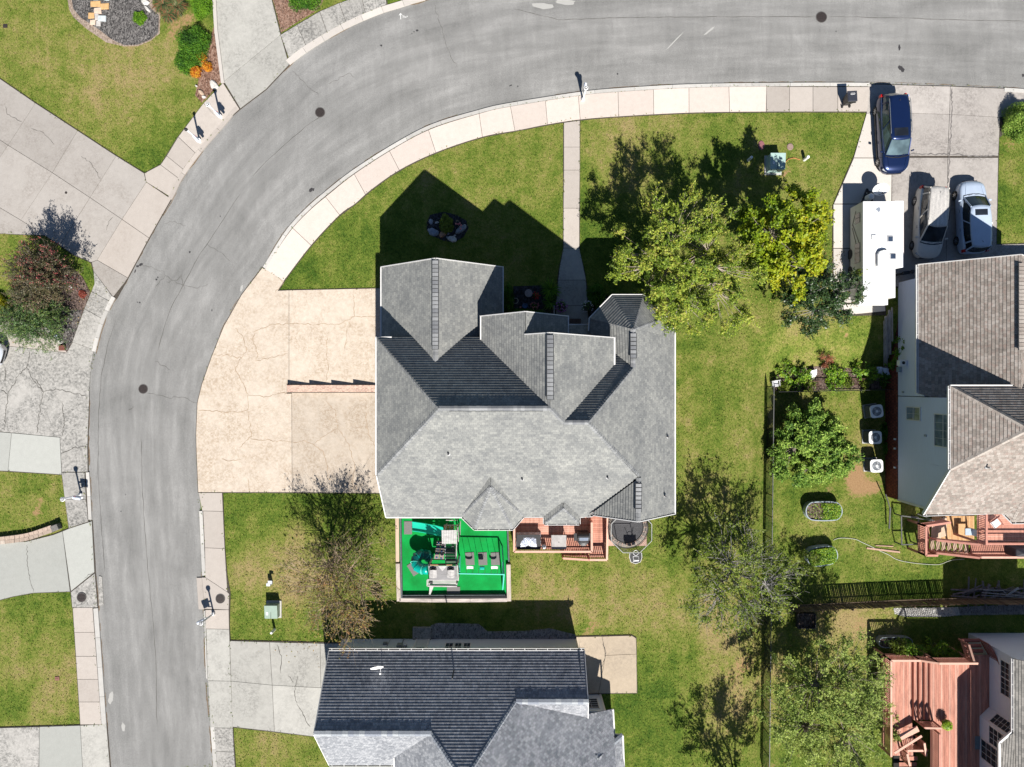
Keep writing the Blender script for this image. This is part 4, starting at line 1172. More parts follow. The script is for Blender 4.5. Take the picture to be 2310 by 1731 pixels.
# ================================================================== navy roofed house to the south
M_NAVY = shingle('shingles_navy', (0.225, 0.235, 0.255), (0.105, 0.112, 0.13), (0.38, 0.385, 0.40), 0.17, 0.186, 1.0)
NCAPS = [pm('ncap_a', (0.26, 0.28, 0.31), 0.9, 0.3, 25), pm('ncap_b', (0.34, 0.36, 0.38), 0.9, 0.3, 25), pm('ncap_c', (0.22, 0.24, 0.28), 0.9, 0.3, 25)]
M_SIDE = pm('siding_pale_grey', (0.55, 0.60, 0.66), 0.6, 0.05, 2, stretch=(1, 1, 9))
def navy_house():
 h = thing('navy_roofed_house', 'house with long navy shingle slope and white gutter below the green play area', 'house', (-3, -23, 0))
 RP = lambda pts, **k: roof_plane(h, pts, M_NAVY, course=.186, lift=.03, **k)
 a = W(742, 1476, 2.6); b = W(1318.6, 1461, 2.6)
 b.y = a.y = (a.y + b.y) / 2
 k = .92
 def zy(y): return 2.6 + (a.y - y) * k
 def pz(px, py, zf, z=5.0):
  for _ in range(20):
   p = W(px, py, z); z = zf(p)
  return W(px, py, z)
 N_ = lambda px, py: pz(px, py, lambda p: zy(p.y))
 rl = N_(714, 1661); rr = N_(1327, 1581); c1 = N_(1164, 1584); c0 = N_(972, 1656); top = N_(1046, 1767)
 rl.x = a.x; rl.y = c0.y; rl.z = zy(rl.y); rr.x = b.x; rr.y = c1.y; rr.z = zy(rr.y)
 RP([a, b, rr, c1, top, c0, rl])
 e0 = Vector((a.x, W(749, 1726, 2.6).y, 2.55)); e1 = Vector((W(890, 1709, 2.7).x, e0.y, e0.z))
 SP = plane3(rl, c0, e0); v1 = on(890, 1709, SP)
 RP([rl, c0, v1, e1, e0])
 WP = plane3(top, c0, v1)
 def wz(x, y):
  q = Vector((x, y, 0)); q.z = -(q - WP[0]).dot(WP[1]) / WP[1].z; return q
 RP([c0, top, wz(top.x, -33), wz(v1.x, -33), v1])
 ea = W(1381.5, 1600, 2.55);
 ex = ea.x
 EP = plane3(top, c1, ea); v2 = on(1326.5, 1619, EP)
 RP([c1 + Vector((0, 0, .01)), rr, v2])
 tS = Vector((top.x, -33, EP[0].z)); tS.z -= (tS - EP[0]).dot(EP[1]) / EP[1].z
 eS = Vector((ex, -33, 0)); eS.z -= (eS - EP[0]).dot(EP[1]) / EP[1].z
 RP([top, c1, v2, on(1327, 1611, EP), ea, eS, tS])
 q0 = W(1405, 1659, 2.7); q1 = on(1347, 1709, EP) + Vector((0, 0, .05)); q2 = Vector((q0.x, -31, 2.55)); q3 = W(1386, 1659, 2.6)
 RP([q0, q1, q3]); RP([q0, W(1408, 1745, 2.55), W(1362, 1745, 4.2), q1])
 rc = lambda p, q, **kk: ridge_caps(h, p, q, NCAPS, key='n', **kk)
 rc(rl, c0, wid=.34, L=.34, pitch=.5); rc(top, c0, wid=.24, pitch=.5); rc(top, c1, wid=.24, pitch=.5); rc(c1, rr, wid=.34, L=.34, pitch=.5); rc(q0, q1, wid=.34, L=.3, pitch=.4)
 gutter_run(h, a + Vector((0, .09, -.03)), b + Vector((0, .09, -.03)), M_WHITE, M_DARKIN)
 tr = lambda pts, **kk: trim(h, pts, M_WHITE, name='drip_edge', **kk)
 tr([a, rl, e0], w=.05, h=.14); tr([b, rr, v2], w=.05, h=.14)
 gutter_run(h, e0 + Vector((0, -.08, -.03)), e1 + Vector((0, -.08, -.03)), M_WHITE, M_DARKIN)
 tr([v1 + Vector((-.04, 0, 0)), Vector((v1.x - .04, -33, 2.5))], w=.09)
 tr([ea + Vector((.04, 0, 0)), W(1386, 1658, 2.55)], w=.1); tr([W(1385, 1657, 2.6), q0, W(1408, 1745, 2.55)], w=.09)
 wy = W(1000, 1440, 0).y
 xl = a.x + .3; xr = b.x - .35
 walls(h, [(xl, wy - .05), (xr, wy - .05), (xr, -33), (xl + 4.2, -33), (xl + 4.2, rl.y - 3.2), (xl, rl.y - 3.2)], -.1, 2.42, M_SIDE)
 yb = W(1340, 1566.5, 0).y
 xb = W(1347, 1560, 1).x + .35
 walls(h, [(xr - 1, yb), (xb, yb), (xb, -33), (xr - 1, -33)], -.1, 2.5, M_SIDE)
 mb = MB(); mb.poly([Vector((xr + .02, rr.y + 3.0, 2.42)), Vector((xr + .02, rr.y, rr.z - .1)), Vector((xr + .02, rr.y - 3, 2.42))]); mb.build('gable', M_SIDE, h)
 for q in ((xr, wy - .05, 1.2), (xb, yb, 1.2)): m = MB(); m.box(q, (.1, .1, 2.5)); m.build('corner_board', M_WHITE, h)
 fy = wy - .05
 def xw(px, z): return W(px, 1450, z).x
 for p0, p1 in ((1005, 1021), (1026, 1040), (1046, 1060)):
  x0, x1 = W(p0, 1460, 1.4).x, W(p1, 1460, 1.4).x
  window(h, (x1, fy + .002, .85), (-1, 0, 0), (0, 0, 1), x1 - x0, 1.25, 2, 2, M_WHITE, M_GL)
 dx0, dx1 = W(937, 1455, 1.2).x, W(962, 1455, 1.2).x
 m = MB(); m.box(((dx0 + dx1) / 2, fy + .03, 1.15), (dx1 - dx0, .05, 2.05)); d = m.build('door', pm('door_pale', (0.46, 0.48, 0.5), .5, .04, 4), h)
 m = MB(); m.box((dx0 - .06, fy + .03, 1.15), (.1, .08, 2.15)); m.box((dx1 + .06, fy + .03, 1.15), (.1, .08, 2.15)); m.build('door_frame', M_WHITE, d)
 for i in range(3):
  m = MB(); m.box((dx0 + (dx1 - dx0) * (.25 + .25 * i), fy + .06, 1.85), (.17, .02, .3)); m.build('pane', M_GL, d)
 M_BX = pm('meter_grey', (0.2, 0.21, 0.22), .5, .1, 5)
 m = MB(); m.box((W(902, 1455, 1.3).x, fy + .09, 1.4), (.35, .16, .5)); m.box((W(867, 1455, 1.3).x, fy + .07, 1.0), (.28, .12, .3)); m.box((W(914, 1455, 1.3).x, fy + .08, 1.6), (.3, .14, .4))
 m.tube([(W(907, 1455, 1).x, fy + .06, .1), (W(907, 1455, 1).x, fy + .06, 1.9)], .03); m.tube([(W(876, 1455, 1).x, fy + .06, .1), (W(876, 1455, 1).x, fy + .06, 1.6)], .02); m.build('electric_meter', M_BX, h)
 m = MB(); m.lathe((W(914, 1455, 1.5).x, fy + .2, 1.62), [(.09, -.05), (.09, .06), (.03, .1)], 12); m.build('meter_dial', pm('meter_glass', (.6, .6, .6), .2, .05, 4), h)
 window(h, (xb - .35, yb + .002, .75), (-1, 0, 0), (0, 0, 1), .95, 1.35, 2, 5, M_WHITE, M_GL)
 p = N_(1024, 1512)
 m = MB(); m.lathe(p + Vector((0, 0, -.3)), [(.045, 0), (.045, 1.6)], 8); m.build('vent_pipe', pm('pipe_black', (.02, .025, .035), .6, .1, 5), h)
 return h, N_
NH, NZ = navy_house()
# ================================================================== brown roofed house to the east
M_BROWN = shingle('shingles_brown', (0.235, 0.205, 0.18), (0.125, 0.11, 0.098), (0.345, 0.31, 0.28), 0.22, 0.19, 1.2, (0.25, 0.17, 0.145))
M_BLUEG = pm('siding_blue_grey', (0.56, 0.62, 0.79), 0.65, 0.05, 1.5, stretch=(1, 1, 12))
BCAPS = [pm('bcap_a', (0.29, 0.25, 0.22), 0.9, 0.3, 25), pm('bcap_b', (0.36, 0.32, 0.285), 0.9, 0.3, 25)]
def brick_mat():
 t = NT('dark_red_brick')
 m = t.n('ShaderNodeMapping'); m.inputs['Rotation'].default_value = (radians(90), 0, radians(90))
 g = t.n('ShaderNodeNewGeometry'); t.l(g.outputs['Position'], m.inputs['Vector'])
 sx = t.n('ShaderNodeSeparateXYZ'); t.l(g.outputs['Position'], sx.inputs[0])
 cb = t.n('ShaderNodeCombineXYZ'); t.l(sx.outputs['Y'], cb.inputs['X']); t.l(sx.outputs['Z'], cb.inputs['Y'])
 br = t.n('ShaderNodeTexBrick'); t.l(cb.outputs[0], br.inputs['Vector'])
 br.inputs['Scale'].default_value = 1.0; br.inputs['Brick Width'].default_value = .23; br.inputs['Row Height'].default_value = .24
 br.inputs['Mortar Size'].default_value = .02
 br.inputs['Color1'].default_value = (.12, .028, .02, 1); br.inputs['Color2'].default_value = (.20, .055, .035, 1); br.inputs['Mortar'].default_value = (.05, .025, .02, 1)
 n = t.noise(t.pos(), 7, 4, .7)
 col = t.mix(1.0, br.outputs['Color'], t.ramp(n, [(.3, .7), (.7, 1.3)]), 'MULTIPLY')
 return t.fin(col, .9, t.bump(br.outputs['Fac'], -.4, .02), 0, .2)
M_BRICK = brick_mat()
def brown_house():
 h = thing('brown_roofed_house', 'tall house with brown shingle roof, blue grey siding and red brick base', 'house', (34, 0, 0))
 RP = lambda pts, **k: roof_plane(h, pts, M_BROWN, course=.19, lift=.026, **k)
 z1 = 3.1
 a = W(2066, 599, z1); b = W(2076, 888, z1); x1 = (a.x + b.x) / 2
 zr = 6.5
 for _ in range(30): xr = W(2303, 600, zr).x; zr = (zr + z1 + (xr - x1) * .84) / 2
 yn = (a.y + W(2303, 574, zr).y) / 2; yb = b.y; ye = yb - 1.6
 RP([(x1, yn, z1), (xr, yn, zr), (xr, ye, zr), (x1, yb, z1)], down=(-1, 0, -.84))
 RP([(xr, yn, zr), (2 * xr - x1, yn, z1), (2 * xr - x1, ye, z1), (xr, ye, zr)])
 ridge_vent(h, (xr, yn - .5, zr), (xr, yn - 5.8, zr), BCAPS, 'b')
 z2 = 6.4
 xw = W(2143, 930, z2).x
 q0 = W(2138, 871, z2); q0.x = xw
 yq = q0.y
 z3 = 3.7
 sw = W(2147, 1059, z2); sw.x = xw
 s0 = W(2087, 1160, z3); ysl = s0.y
 pt = on(2322, 968, plane3(sw, (xw, ysl, z3), (xw + 5, ysl, z3)))
 yc = pt.y
 n1 = Vector((pt.x + 8, yq, z2)); r1 = Vector((pt.x + 8, yc, pt.z))
 RP([(xw, yq, z2), n1, r1, pt])
 RP([(xw, yq, z2), pt, sw])
 z3 = 3.7
 s0 = W(2087, 1160, z3); s0.x = xw - .05
 ysl = s0.y
 RP([pt, r1, Vector((pt.x + 8, ysl, z3)), Vector((xw, ysl, z3)), sw])
 bt = W(2330, 1090, 5.2); b0 = W(2261, 1155, z3); b1 = W(2284, 1178, z3); b2 = W(2370, 1176, z3)
 RP([bt, b0 + Vector((0, 0, .04)), b1]); RP([bt, b1, b2])
 rc = lambda p, q, **k: ridge_caps(h, p, q, BCAPS, key='b', **k)
 rc((xw, yq, z2), pt, wid=.3, pitch=.6); rc(sw, pt, wid=.3, pitch=.6); rc(b1, bt, wid=.22, pitch=.5)
 tr = lambda pts, **k: trim(h, pts, M_WHITE, name='drip_edge', **k)
 gutter_run(h, (x1 - .06, yn, z1 - .02), (x1 - .06, yb, z1 - .02), M_WHITE, M_WHITE)
 gutter_run(h, (xw - .06, yq, z2 - .02), (xw - .06, sw.y, z2 - .02), M_WHITE, M_WHITE)
 tr([(x1, yn + .02, z1 - .02), (xr, yn + .02, zr - .02), (2 * xr - x1, yn + .02, z1)], w=.05)
 tr([(xw, yq + .04, z2 - .02), (xw + 3.8, yq + .04, z2 - .02)], w=.07)
 tr([sw + Vector((-.02, 0, -.02)), Vector((xw - .02, ysl, z3 - .02))], w=.06, h=.2)
 gutter_run(h, (xw, ysl - .07, z3 - .03), W(2261, 1155, z3) + Vector((0, -.05, -.03)), M_WHITE, M_DARKIN)
 gutter_run(h, W(2261, 1155, z3) + Vector((0, -.05, -.03)), W(2284, 1178, z3) + Vector((0, -.05, -.03)), M_WHITE, M_DARKIN)
 gutter_run(h, W(2284, 1178, z3) + Vector((0, -.05, -.03)), b2 + Vector((0, -.05, -.03)), M_WHITE, M_DARKIN)
 xs = W(2026, 800, 0).x
 yg = W(2020, 636, 0.5).y
 ysw = ysl + .3
 walls(h, [(xs, yg), (xs + 18, yg), (xs + 18, yb - .2), (xs, yb - .2)], 0.0, 3.0, M_BLUEG)
 walls(h, [(xs, yb - .25), (xs + 18, yb - .25), (xs + 18, sw.y), (xs, sw.y)], 0.0, 6.35, M_BLUEG)
 walls(h, [(xs, sw.y - .002), (xs + 18, sw.y - .002), (xs + 18, ysw), (xs, ysw)], 0.0, 3.6, M_BLUEG)
 m = MB(); m.poly([Vector((xs, sw.y, 6.35)), Vector((xs, ysw, 3.6)), Vector((xs, sw.y - .01, 3.6))]); m.build('gable', M_BLUEG, h)
 m = MB(); m.prism([(xs + .02, yg - .3), (xs + 18, yg - .3), (xs + 18, ysw), (xs + .02, ysw)], -2.0, 0.0); m.build('brick_base', M_BRICK, h)
 m = MB(); m.box((xs, (yg - 1.5 + ysw) / 2, -1.0), (0.06, abs(yg - 1.5 - ysw), 1.99)); m.build('brick_face', M_BRICK, h)
 m = MB(); m.box((xs, ysw, 1.9), (.14, .14, 3.7)); m.build('corner_board', M_WHITE, h)
 m = MB(); m.bar((xs, ysw - .02, -.1), (xs + 2.0, ysw - .02, -.1), .05, .2); m.build('skirt_board', M_WHITE, h)
 def wwin(pxa, pya, pxb, pyb, z0, z1_, nx, ny):
  ya, yb_ = W(pxa, pya, z0).y, W(pxa, pyb, z0).y
  window(h, (xs - .002, max(ya, yb_), z0), (0, -1, 0), (0, 0, 1), abs(ya - yb_), z1_ - z0, nx, ny, M_WHITE, glass_mat('window_glass_pale', (0.10, 0.13, 0.16), .08))
 wwin(2046, 919, 2078, 946, 1.1, 2.6, 2, 2)
 wwin(2111, 935, 2145, 1005, 4.2, 5.9, 4, 2)
 for q in ((xs - .03, W(2036, 885, .6).y, .65), (xs - .03, W(2090, 983, 3.2).y, 3.2)): m = MB(); m.box(q, (.05, .13, .22)); m.build('wall_vent', pm('vent_grey', (.3, .33, .37), .5, .1, 5), h)
 for py in (982, 1003, 1046):
  m = MB(); z = -.3; m.box((xs - .06, W(2024, py + 9, z).y, z), (.08, .12, .2)); m.build('outlet_box', M_WHITE, h)
 z = 6.0
 for _ in range(20):
  p = W(2224, 1054, z); z = z3 + (p.y - ysl) * (z2 - z3) / (sw.y - ysl)
 m = MB(); m.lathe(p + Vector((0, 0, -.2)), [(.12, 0), (.11, .26), (.05, .3), (.05, .6)], 10); m.build('vent_pipe', pm('pipe_pale', (.3, .3, .3), .5, .1, 5), h)
 return h, xs
BH, BXS = brown_house()
# ================================================================== white sided house, lower right corner
M_WSID = pm('siding_white_grey', (0.60, 0.62, 0.67), 0.6, 0.05, 1.5, stretch=(1, 1, 10))
M_TAUPE = shingle('shingles_taupe', (0.20, 0.19, 0.175), (0.11, 0.105, 0.10), (0.30, 0.28, 0.255), 0.30, 0.15, 1.1)
FLO = 0.6          # upper deck floor of the corner house
def corner_house():
 h = thing('white_sided_house', 'white sided house with gridded windows and bay beside the red deck, lower right corner', 'house', (36, -25, -1.6))
 xw = W(2232, 1600, FLO).x          # foot of the west wall at deck level
 z2 = 3.7
 xe = W(2285, 1600, z2).x
 yn = W(2282, 1487, z2).y
 RP = lambda pts, **k: roof_plane(h, pts, M_TAUPE, course=.15, lift=.028, **k)
 RP([(xe, yn, z2), (xe + 6, yn, z2 + 3.6), (xe + 6, -36, z2 + 3.6), (xe, -36, z2)])
 gutter_run(h, (xe - .05, yn, z2 - .02), (xe - .05, W(0, 1652, z2).y, z2 - .02), M_WHITE, M_WHITE)
 y1 = W(2230, 1472, 1.5).y;
 walls(h, [(xw, yn - .25), (xw + 12, yn - .25), (xw + 12, -36), (xw, -36)], -1.7, z2 - .08, M_WSID)
 ya, yb = W(0, 1497, 2.4).y, W(0, 1573, 2.4).y
 yt = W(2250, 1500, 2.4).y
 window(h, (xw - .002, ya, 1.75), (0, -1, 0), (0, 0, 1), ya - yb, 1.55, 6, 4, M_WHITE, M_GL, split=3)
 yb0 = W(2232, 1612, 1.5).y; xo = W(2219, 1640, 1.0).x
 B = [(xw, yb0 + .1), (xo - .0, yb0 - .55), (xo - .0, -28.6), (xw, -29.6)]
 walls(h, B, -1.7, z2 - .1, M_WSID)
 p0 = Vector((B[0][0], B[0][1], 1.5)); p1 = Vector((B[1][0], B[1][1], 1.5)); e = (p1 - p0); L = e.length; e.normalize()
 window(h, p0 + e * .12 + Vector((-.003, .003, 0)), e, (0, 0, 1), L - .24, 1.7, 2, 5, M_WHITE, M_GL)
 window(h, (xo - .003, B[1][1] - .15, 1.6), (0, -1, 0), (0, 0, 1), 1.15, 1.6, 3, 4, M_WHITE, M_GL)
 window(h, (xo - .003, B[1][1] - 1.45, 0.8), (0, -1, 0), (0, 0, 1), 1.3, 2.4, 3, 5, M_WHITE, M_GL, name='door')
 m = MB(); m.bar((xe - .1, W(0, 1652, z2).y, z2 - .02), (xe - .9, W(0, 1676, z2).y, z2 - .02), .14, .14); m.bar((xe - .9, W(0, 1676, z2).y, z2 - .02), (xe - .9, -34, z2 - .02), .14, .14); m.build('gutter', M_WHITE, h)
 RP([(xe - .9, W(0, 1676, z2).y, z2), (xe, W(0, 1652, z2).y, z2), (xe + .02, -36, z2 + .5), (xe - .9, -36, z2)])
 m = MB(); zz = -1.3
 m.prism([W(x, y, zz)[:2] for x, y in [(2240, 1455), (2340, 1450), (2340, 1487), (2290, 1487), (2278, 1480)]], -1.8, zz); m.build('side_slab', C_LGREY, h)
 return h, xw
CH, CXW = corner_house()
# ------------------------------------------------------------------ plants
def mesh_np(name, V, F, mat_, var=None, smooth=False):
 me = bpy.data.meshes.new(name)
 k = F.shape[1]
 me.vertices.add(len(V)); me.vertices.foreach_set('co', V.astype(np.float32).ravel())
 me.loops.add(F.size); me.loops.foreach_set('vertex_index', F.astype(np.int32).ravel())
 me.polygons.add(len(F)); me.polygons.foreach_set('loop_start', np.arange(0, F.size, k, dtype=np.int32))
 me.update(); me.validate()
 if var is not None:
  a = me.attributes.new('var', 'FLOAT', 'FACE'); a.data.foreach_set('value', var.astype(np.float32))
 me.materials.append(mat_)
 return me
def leaves(C, N, T, size, aspect, rs):
 """folded diamond leaves at C with normals N and long axis T"""
 n = len(C)
 N = N / (np.linalg.norm(N, axis=1)[:, None] + 1e-9)
 T = T - N * (T * N).sum(1)[:, None]
 T = T / (np.linalg.norm(T, axis=1)[:, None] + 1e-9)
 S = np.cross(N, T)
 L = (size * rs.uniform(.6, 1.3, n))[:, None]
 w = L * aspect
 V = np.stack([C - T * L * .5, C + S * w * .5 + N * w * .12, C + T * L * .5, C - S * w * .5 + N * w * .12], 1).reshape(-1, 3)
 F = np.arange(4 * n).reshape(-1, 4)
 return V, F
def unit(rs, n):
 a = rs.normal(size=(n, 3)); return a / np.linalg.norm(a, axis=1)[:, None]
def woody(segs, mat_, name, parent, n=5):
 m = MB()
 for pts, r0, r1 in segs:
  k = len(pts)
  m.tube(pts, [r0 + (r1 - r0) * i / (k - 1) for i in range(k)], n=n, caps=False)
 return m.build(name, mat_, parent, smooth=True)
def curve3(a, b, bend, rs, k=5):
 a = np.array(a); b = np.array(b)
 mid = (a + b) / 2 + bend
 out = []
 for i in range(k):
  t = i / (k - 1)
  p = (1 - t) ** 2 * a + 2 * t * (1 - t) * mid + t * t * b
  if 0 < i < k - 1: p = p + rs.normal(size=3) * .03 * np.linalg.norm(b - a)
  out.append(Vector(p))
 return out
def tree(name, label, base, crown, mat_, bark, seed, n_clump=60, leaf=0.13, aspect=.45, twigs=9, per=14, twl=.55, trunk_r=.12, forks=4, hollow=.45,
   upb=.35, fork_h=.3, bare=0.0, cat='tree', group=None, vari=(0, 1), clr=None, stems=1, flower=None, droop=0.0, cut=None):
 """trunk that forks towards leafy clumps in a crown ellipsoid; leaves sit along fine twigs.
 crown: (centre (x,y,z), radii (a,b,c))"""
 rs = np.random.RandomState(seed)
 base = Vector(base)
 o = thing(name, label, cat, base, group=group)
 c, rad = np.array(crown[0], float), np.array(crown[1], float)
 u = unit(rs, n_clump)
 u[:, 2] = np.abs(u[:, 2]) * rs.choice([1, 1, 1, -1], n_clump)
 rr = hollow + (1 - hollow) * rs.uniform(0, 1, n_clump) ** .6
 lump = 1 + .16 * np.sin(3 * np.arctan2(u[:, 1], u[:, 0]) + seed) + rs.uniform(-.12, .08, n_clump)
 P = c + u * rad * (rr * lump)[:, None]
 P[:, 2] = np.maximum(P[:, 2], base.z + .25)
 if cut:
  qx = P[:, 0] / (1 - P[:, 2] / H) * PPM + CX; qy = -P[:, 1] / (1 - P[:, 2] / H) * PPM + CY
  P = P[~inpoly(qx, qy, cut)]
  n_clump = len(P)
 segs = []
 bz = np.array(base)
 fk = []
 for s in range(stems):
  b0 = bz + (np.array([rs.uniform(-.2, .2), rs.uniform(-.2, .2), 0]) if stems > 1 else 0)
  hh = max(.15, (c[2] - base.z) * fork_h)
  f0 = b0 + np.array([rs.uniform(-.15, .15), rs.uniform(-.15, .15), hh]) + (c - b0) * np.array([.15, .15, 0])
  segs.append((curve3(b0, f0, rs.normal(size=3) * .05, rs), trunk_r, trunk_r * .8))
  for k in range(forks):
   a = 2 * pi * (k + rs.uniform(-.3, .3)) / forks + s
   q = c + np.array([cos(a) * rad[0] * .42, sin(a) * rad[1] * .42, rs.uniform(-.3, .35) * rad[2]])
   fk.append(q)
   segs.append((curve3(f0, q, np.array([0, 0, -.1 * np.linalg.norm(q - f0)]), rs), trunk_r * .62, trunk_r * .3))
 fk = np.array(fk)
 tw = []
 LC, LN, LT, LV = [], [], [], []
 clump_var = rs.uniform(0, 1, n_clump)
 for i, p in enumerate(P):
  q = fk[np.argmin(((fk - p) ** 2).sum(1))]
  segs.append((curve3(q, p, np.array([0, 0, -.12 * np.linalg.norm(p - q)]), rs, 4), trunk_r * .26, trunk_r * .09))
  out = (p - c) / rad; out /= (np.linalg.norm(out) + 1e-6)
  for t in range(twigs):
   d = unit(rs, 1)[0] * .8 + out * .75 + np.array([0, 0, upb])
   d /= np.linalg.norm(d)
   L = twl * rs.uniform(.5, 1.25)
   st = p + rs.normal(size=3) * twl * .22
   en = st + d * L
   en[2] -= droop * L
   tw.append((st, (st + en) / 2 + np.array([0, 0, .04]), en))
   if bare and rs.uniform() < bare: continue
   m = max(1, int(per * rs.uniform(.6, 1.3)))
   f = rs.uniform(.1, 1.05, m)
   C = st[None] + (en - st)[None] * f[:, None] + rs.normal(size=(m, 3)) * leaf * .38
   N = unit(rs, m) * .8 + np.array([0, 0, .75]) + out * .3
   T = d[None] * .5 + unit(rs, m) * .9
   LC.append(C); LN.append(N); LT.append(T)
   v = .45 * clump_var[i] + .55 * rs.uniform(0, 1, m)
   if clr is not None: v = np.clip(v * .55 + clr(C, rs), 0, 1)
   LV.append(v)
 tr = woody(segs, bark, 'trunk', o)
 A = np.array([t[0] for t in tw]); B = np.array([t[2] for t in tw])
 off = np.array([[1, 0, 0], [-.5, .87, 0], [-.5, -.87, 0]]) * (.007 if not bare else .011)
 V = np.concatenate([A[:, None] + off[None], B[:, None] + off[None] * .3], 1).reshape(-1, 3)
 i0 = np.arange(len(A))[:, None] * 6
 F = np.concatenate([i0 + np.array([[0, 1, 4, 3]]), i0 + np.array([[1, 2, 5, 4]]), i0 + np.array([[2, 0, 3, 5]])], 0)
 me = mesh_np('twigs', V - bz, F, bark)
 t_ = bpy.data.objects.new('twigs', me); COL.objects.link(t_); t_.parent = o; t_['kind'] = 'stuff'
 if LC:
  C = np.concatenate(LC); N = np.concatenate(LN); T = np.concatenate(LT); Vv = np.concatenate(LV)
  ok = C[:, 2] > base.z + .06
  C, N, T, Vv = C[ok], N[ok], T[ok], Vv[ok]
  V, F = leaves(C, N, T, leaf, aspect, rs)
  me = mesh_np('crown', V - bz, F, mat_, vari[0] + (vari[1] - vari[0]) * Vv)
  l_ = bpy.data.objects.new('crown', me); COL.objects.link(l_); l_.parent = o
 if flower:
  fm, fn, fs, sel = flower
  idx = rs.randint(0, len(B), fn)
  C = B[idx] + rs.normal(size=(fn, 3)) * .05
  if sel is not None:
   k = np.array([sel(x) for x in C]); C = C[k]
  m = len(C)
  C = np.repeat(C, 6, 0) + rs.normal(size=(m * 6, 3)) * fs * .8
  V, F = leaves(C, unit(rs, m * 6) + np.array([0, 0, .8]), unit(rs, m * 6), fs, .7, rs)
  me = mesh_np('blossom', V - bz, F, fm, rs.uniform(0, 1, len(F)))
  l_ = bpy.data.objects.new('blossom', me); COL.objects.link(l_); l_.parent = o
 return o
def bush(name, label, px, py, r, hgt, mat_, seed, n=5000, leaf=.06, aspect=.45, dz=0.0, cat='shrub', group=None, sx=1.0, sy=1.0, lump=.12, shell=.72, rot=0.0, spike=0.0):
 """dense shrub: a woody core and a thick shell of leaves"""
 rs = np.random.RandomState(seed)
 if mat_ in (L_BOX, L_BOX2, L_ORG) and n > 2000: n = int(n * .62); leaf *= 1.45; aspect = .3; shell = .55
 g = WG(px, py)
 b = Vector((g.x, g.y, g.z + dz))
 o = thing(name, label, cat, b, group=group)
 u = unit(rs, n); u[:, 2] = np.abs(u[:, 2]) ** .8
 th = np.arctan2(u[:, 1], u[:, 0])
 k = 1 + lump * np.sin(3 * th + seed) * (1 - u[:, 2]) + lump * .8 * np.sin(5 * th + 2 * seed + 4 * u[:, 2])
 K = unit(rs, 46); dots = (u @ K.T).max(1)
 kn = np.clip((dots - .9) * 9, 0, 1)
 rr = (shell + (1 - shell) * rs.uniform(0, 1, n)) * k * (.9 + .12 * kn)
 C = u * rr[:, None] * np.array([r * sx, r * sy, hgt])
 ca, sa = cos(rot), sin(rot)
 C = np.stack([C[:, 0] * ca - C[:, 1] * sa, C[:, 0] * sa + C[:, 1] * ca, C[:, 2] + .03], 1)
 N = u * .7 + unit(rs, n) * .9 + np.array([0, 0, .2])
 T = unit(rs, n) + np.array([0, 0, spike * 2]) + u * spike
 V, F = leaves(C, N, T, leaf, aspect, rs)
 var = np.clip(.25 * rs.uniform(0, 1, n) + .35 * kn + .4 * rs.uniform(0, 1, n), 0, 1)
 me = mesh_np('foliage', V, F, mat_, var)
 l_ = bpy.data.objects.new('foliage', me); COL.objects.link(l_); l_.parent = o
 m = MB()
 for k in range(7):
  a = 2 * pi * k / 7
  m.tube([b, b + Vector((cos(a) * r * .3 * sx, sin(a) * r * .3 * sy, hgt * .4)), b + Vector((cos(a) * r * .6 * sx, sin(a) * r * .6 * sy, hgt * .65))], [.03, .02, .01], n=5)
 m.build('stem', M_BARK, o)
 return o
def blades(name, label, px, py, r, hgt, mat_, seed, n=160, w=.03, cat='plant', group=None, dz=0.0, droop=.5):
 """tuft of arching strap leaves"""
 rs = np.random.RandomState(seed)
 g = WG(px, py); b = Vector((g.x, g.y, g.z + dz))
 V = []; F = []
 for i in range(n):
  a = rs.uniform(0, 2 * pi); L = r * rs.uniform(.6, 1.15); hh = hgt * rs.uniform(.6, 1.2)
  d = np.array([cos(a), sin(a), 0]); s = np.array([-sin(a), cos(a), 0]) * w * .5
  o0 = np.array([rs.uniform(-.06, .06), rs.uniform(-.06, .06), 0]) * 2
  pts = [o0, o0 + d * L * .35 + np.array([0, 0, hh * .8]), o0 + d * L * .75 + np.array([0, 0, hh]), o0 + d * L + np.array([0, 0, hh * (1 - droop)])]
  ws = [1, 1, .7, .08]
  k = len(V)
  for p, q in zip(pts, ws): V += [p - s * q, p + s * q]
  F += [(k, k + 1, k + 3, k + 2), (k + 2, k + 3, k + 5, k + 4), (k + 4, k + 5, k + 7, k + 6)]
 me = mesh_np('leaves', np.array(V), np.array(F), mat_, np.repeat(rs.uniform(0, 1, n), 3))
 o = thing(name, label, cat, b, group=group)
 l_ = bpy.data.objects.new('leaves', me); COL.objects.link(l_); l_.parent = o
 return o
M_BARK = pm('bark_grey', (0.22, 0.185, 0.15), 0.9, 0.3, 12)
M_BARKP = pm('bark_pale', (0.36, 0.30, 0.245), 0.85, 0.25, 8)
M_BARKW = pm('bark_silver', (0.25, 0.235, 0.225), 0.85, 0.25, 8)
M_BARKT = pm('bark_tan', (0.36, 0.27, 0.18), 0.85, 0.3, 8)
L_MYR = leaf_mat('leaf_myrtle', [(0.04, 0.085, 0.006), (0.11, 0.18, 0.014), (0.21, 0.29, 0.024), (0.36, 0.40, 0.05), (0.36, 0.28, 0.08)], .6, .25)
L_YEL = leaf_mat('leaf_turning', [(0.05, 0.12, 0.006), (0.16, 0.25, 0.010), (0.29, 0.36, 0.014), (0.46, 0.43, 0.02), (0.55, 0.28, 0.04)])
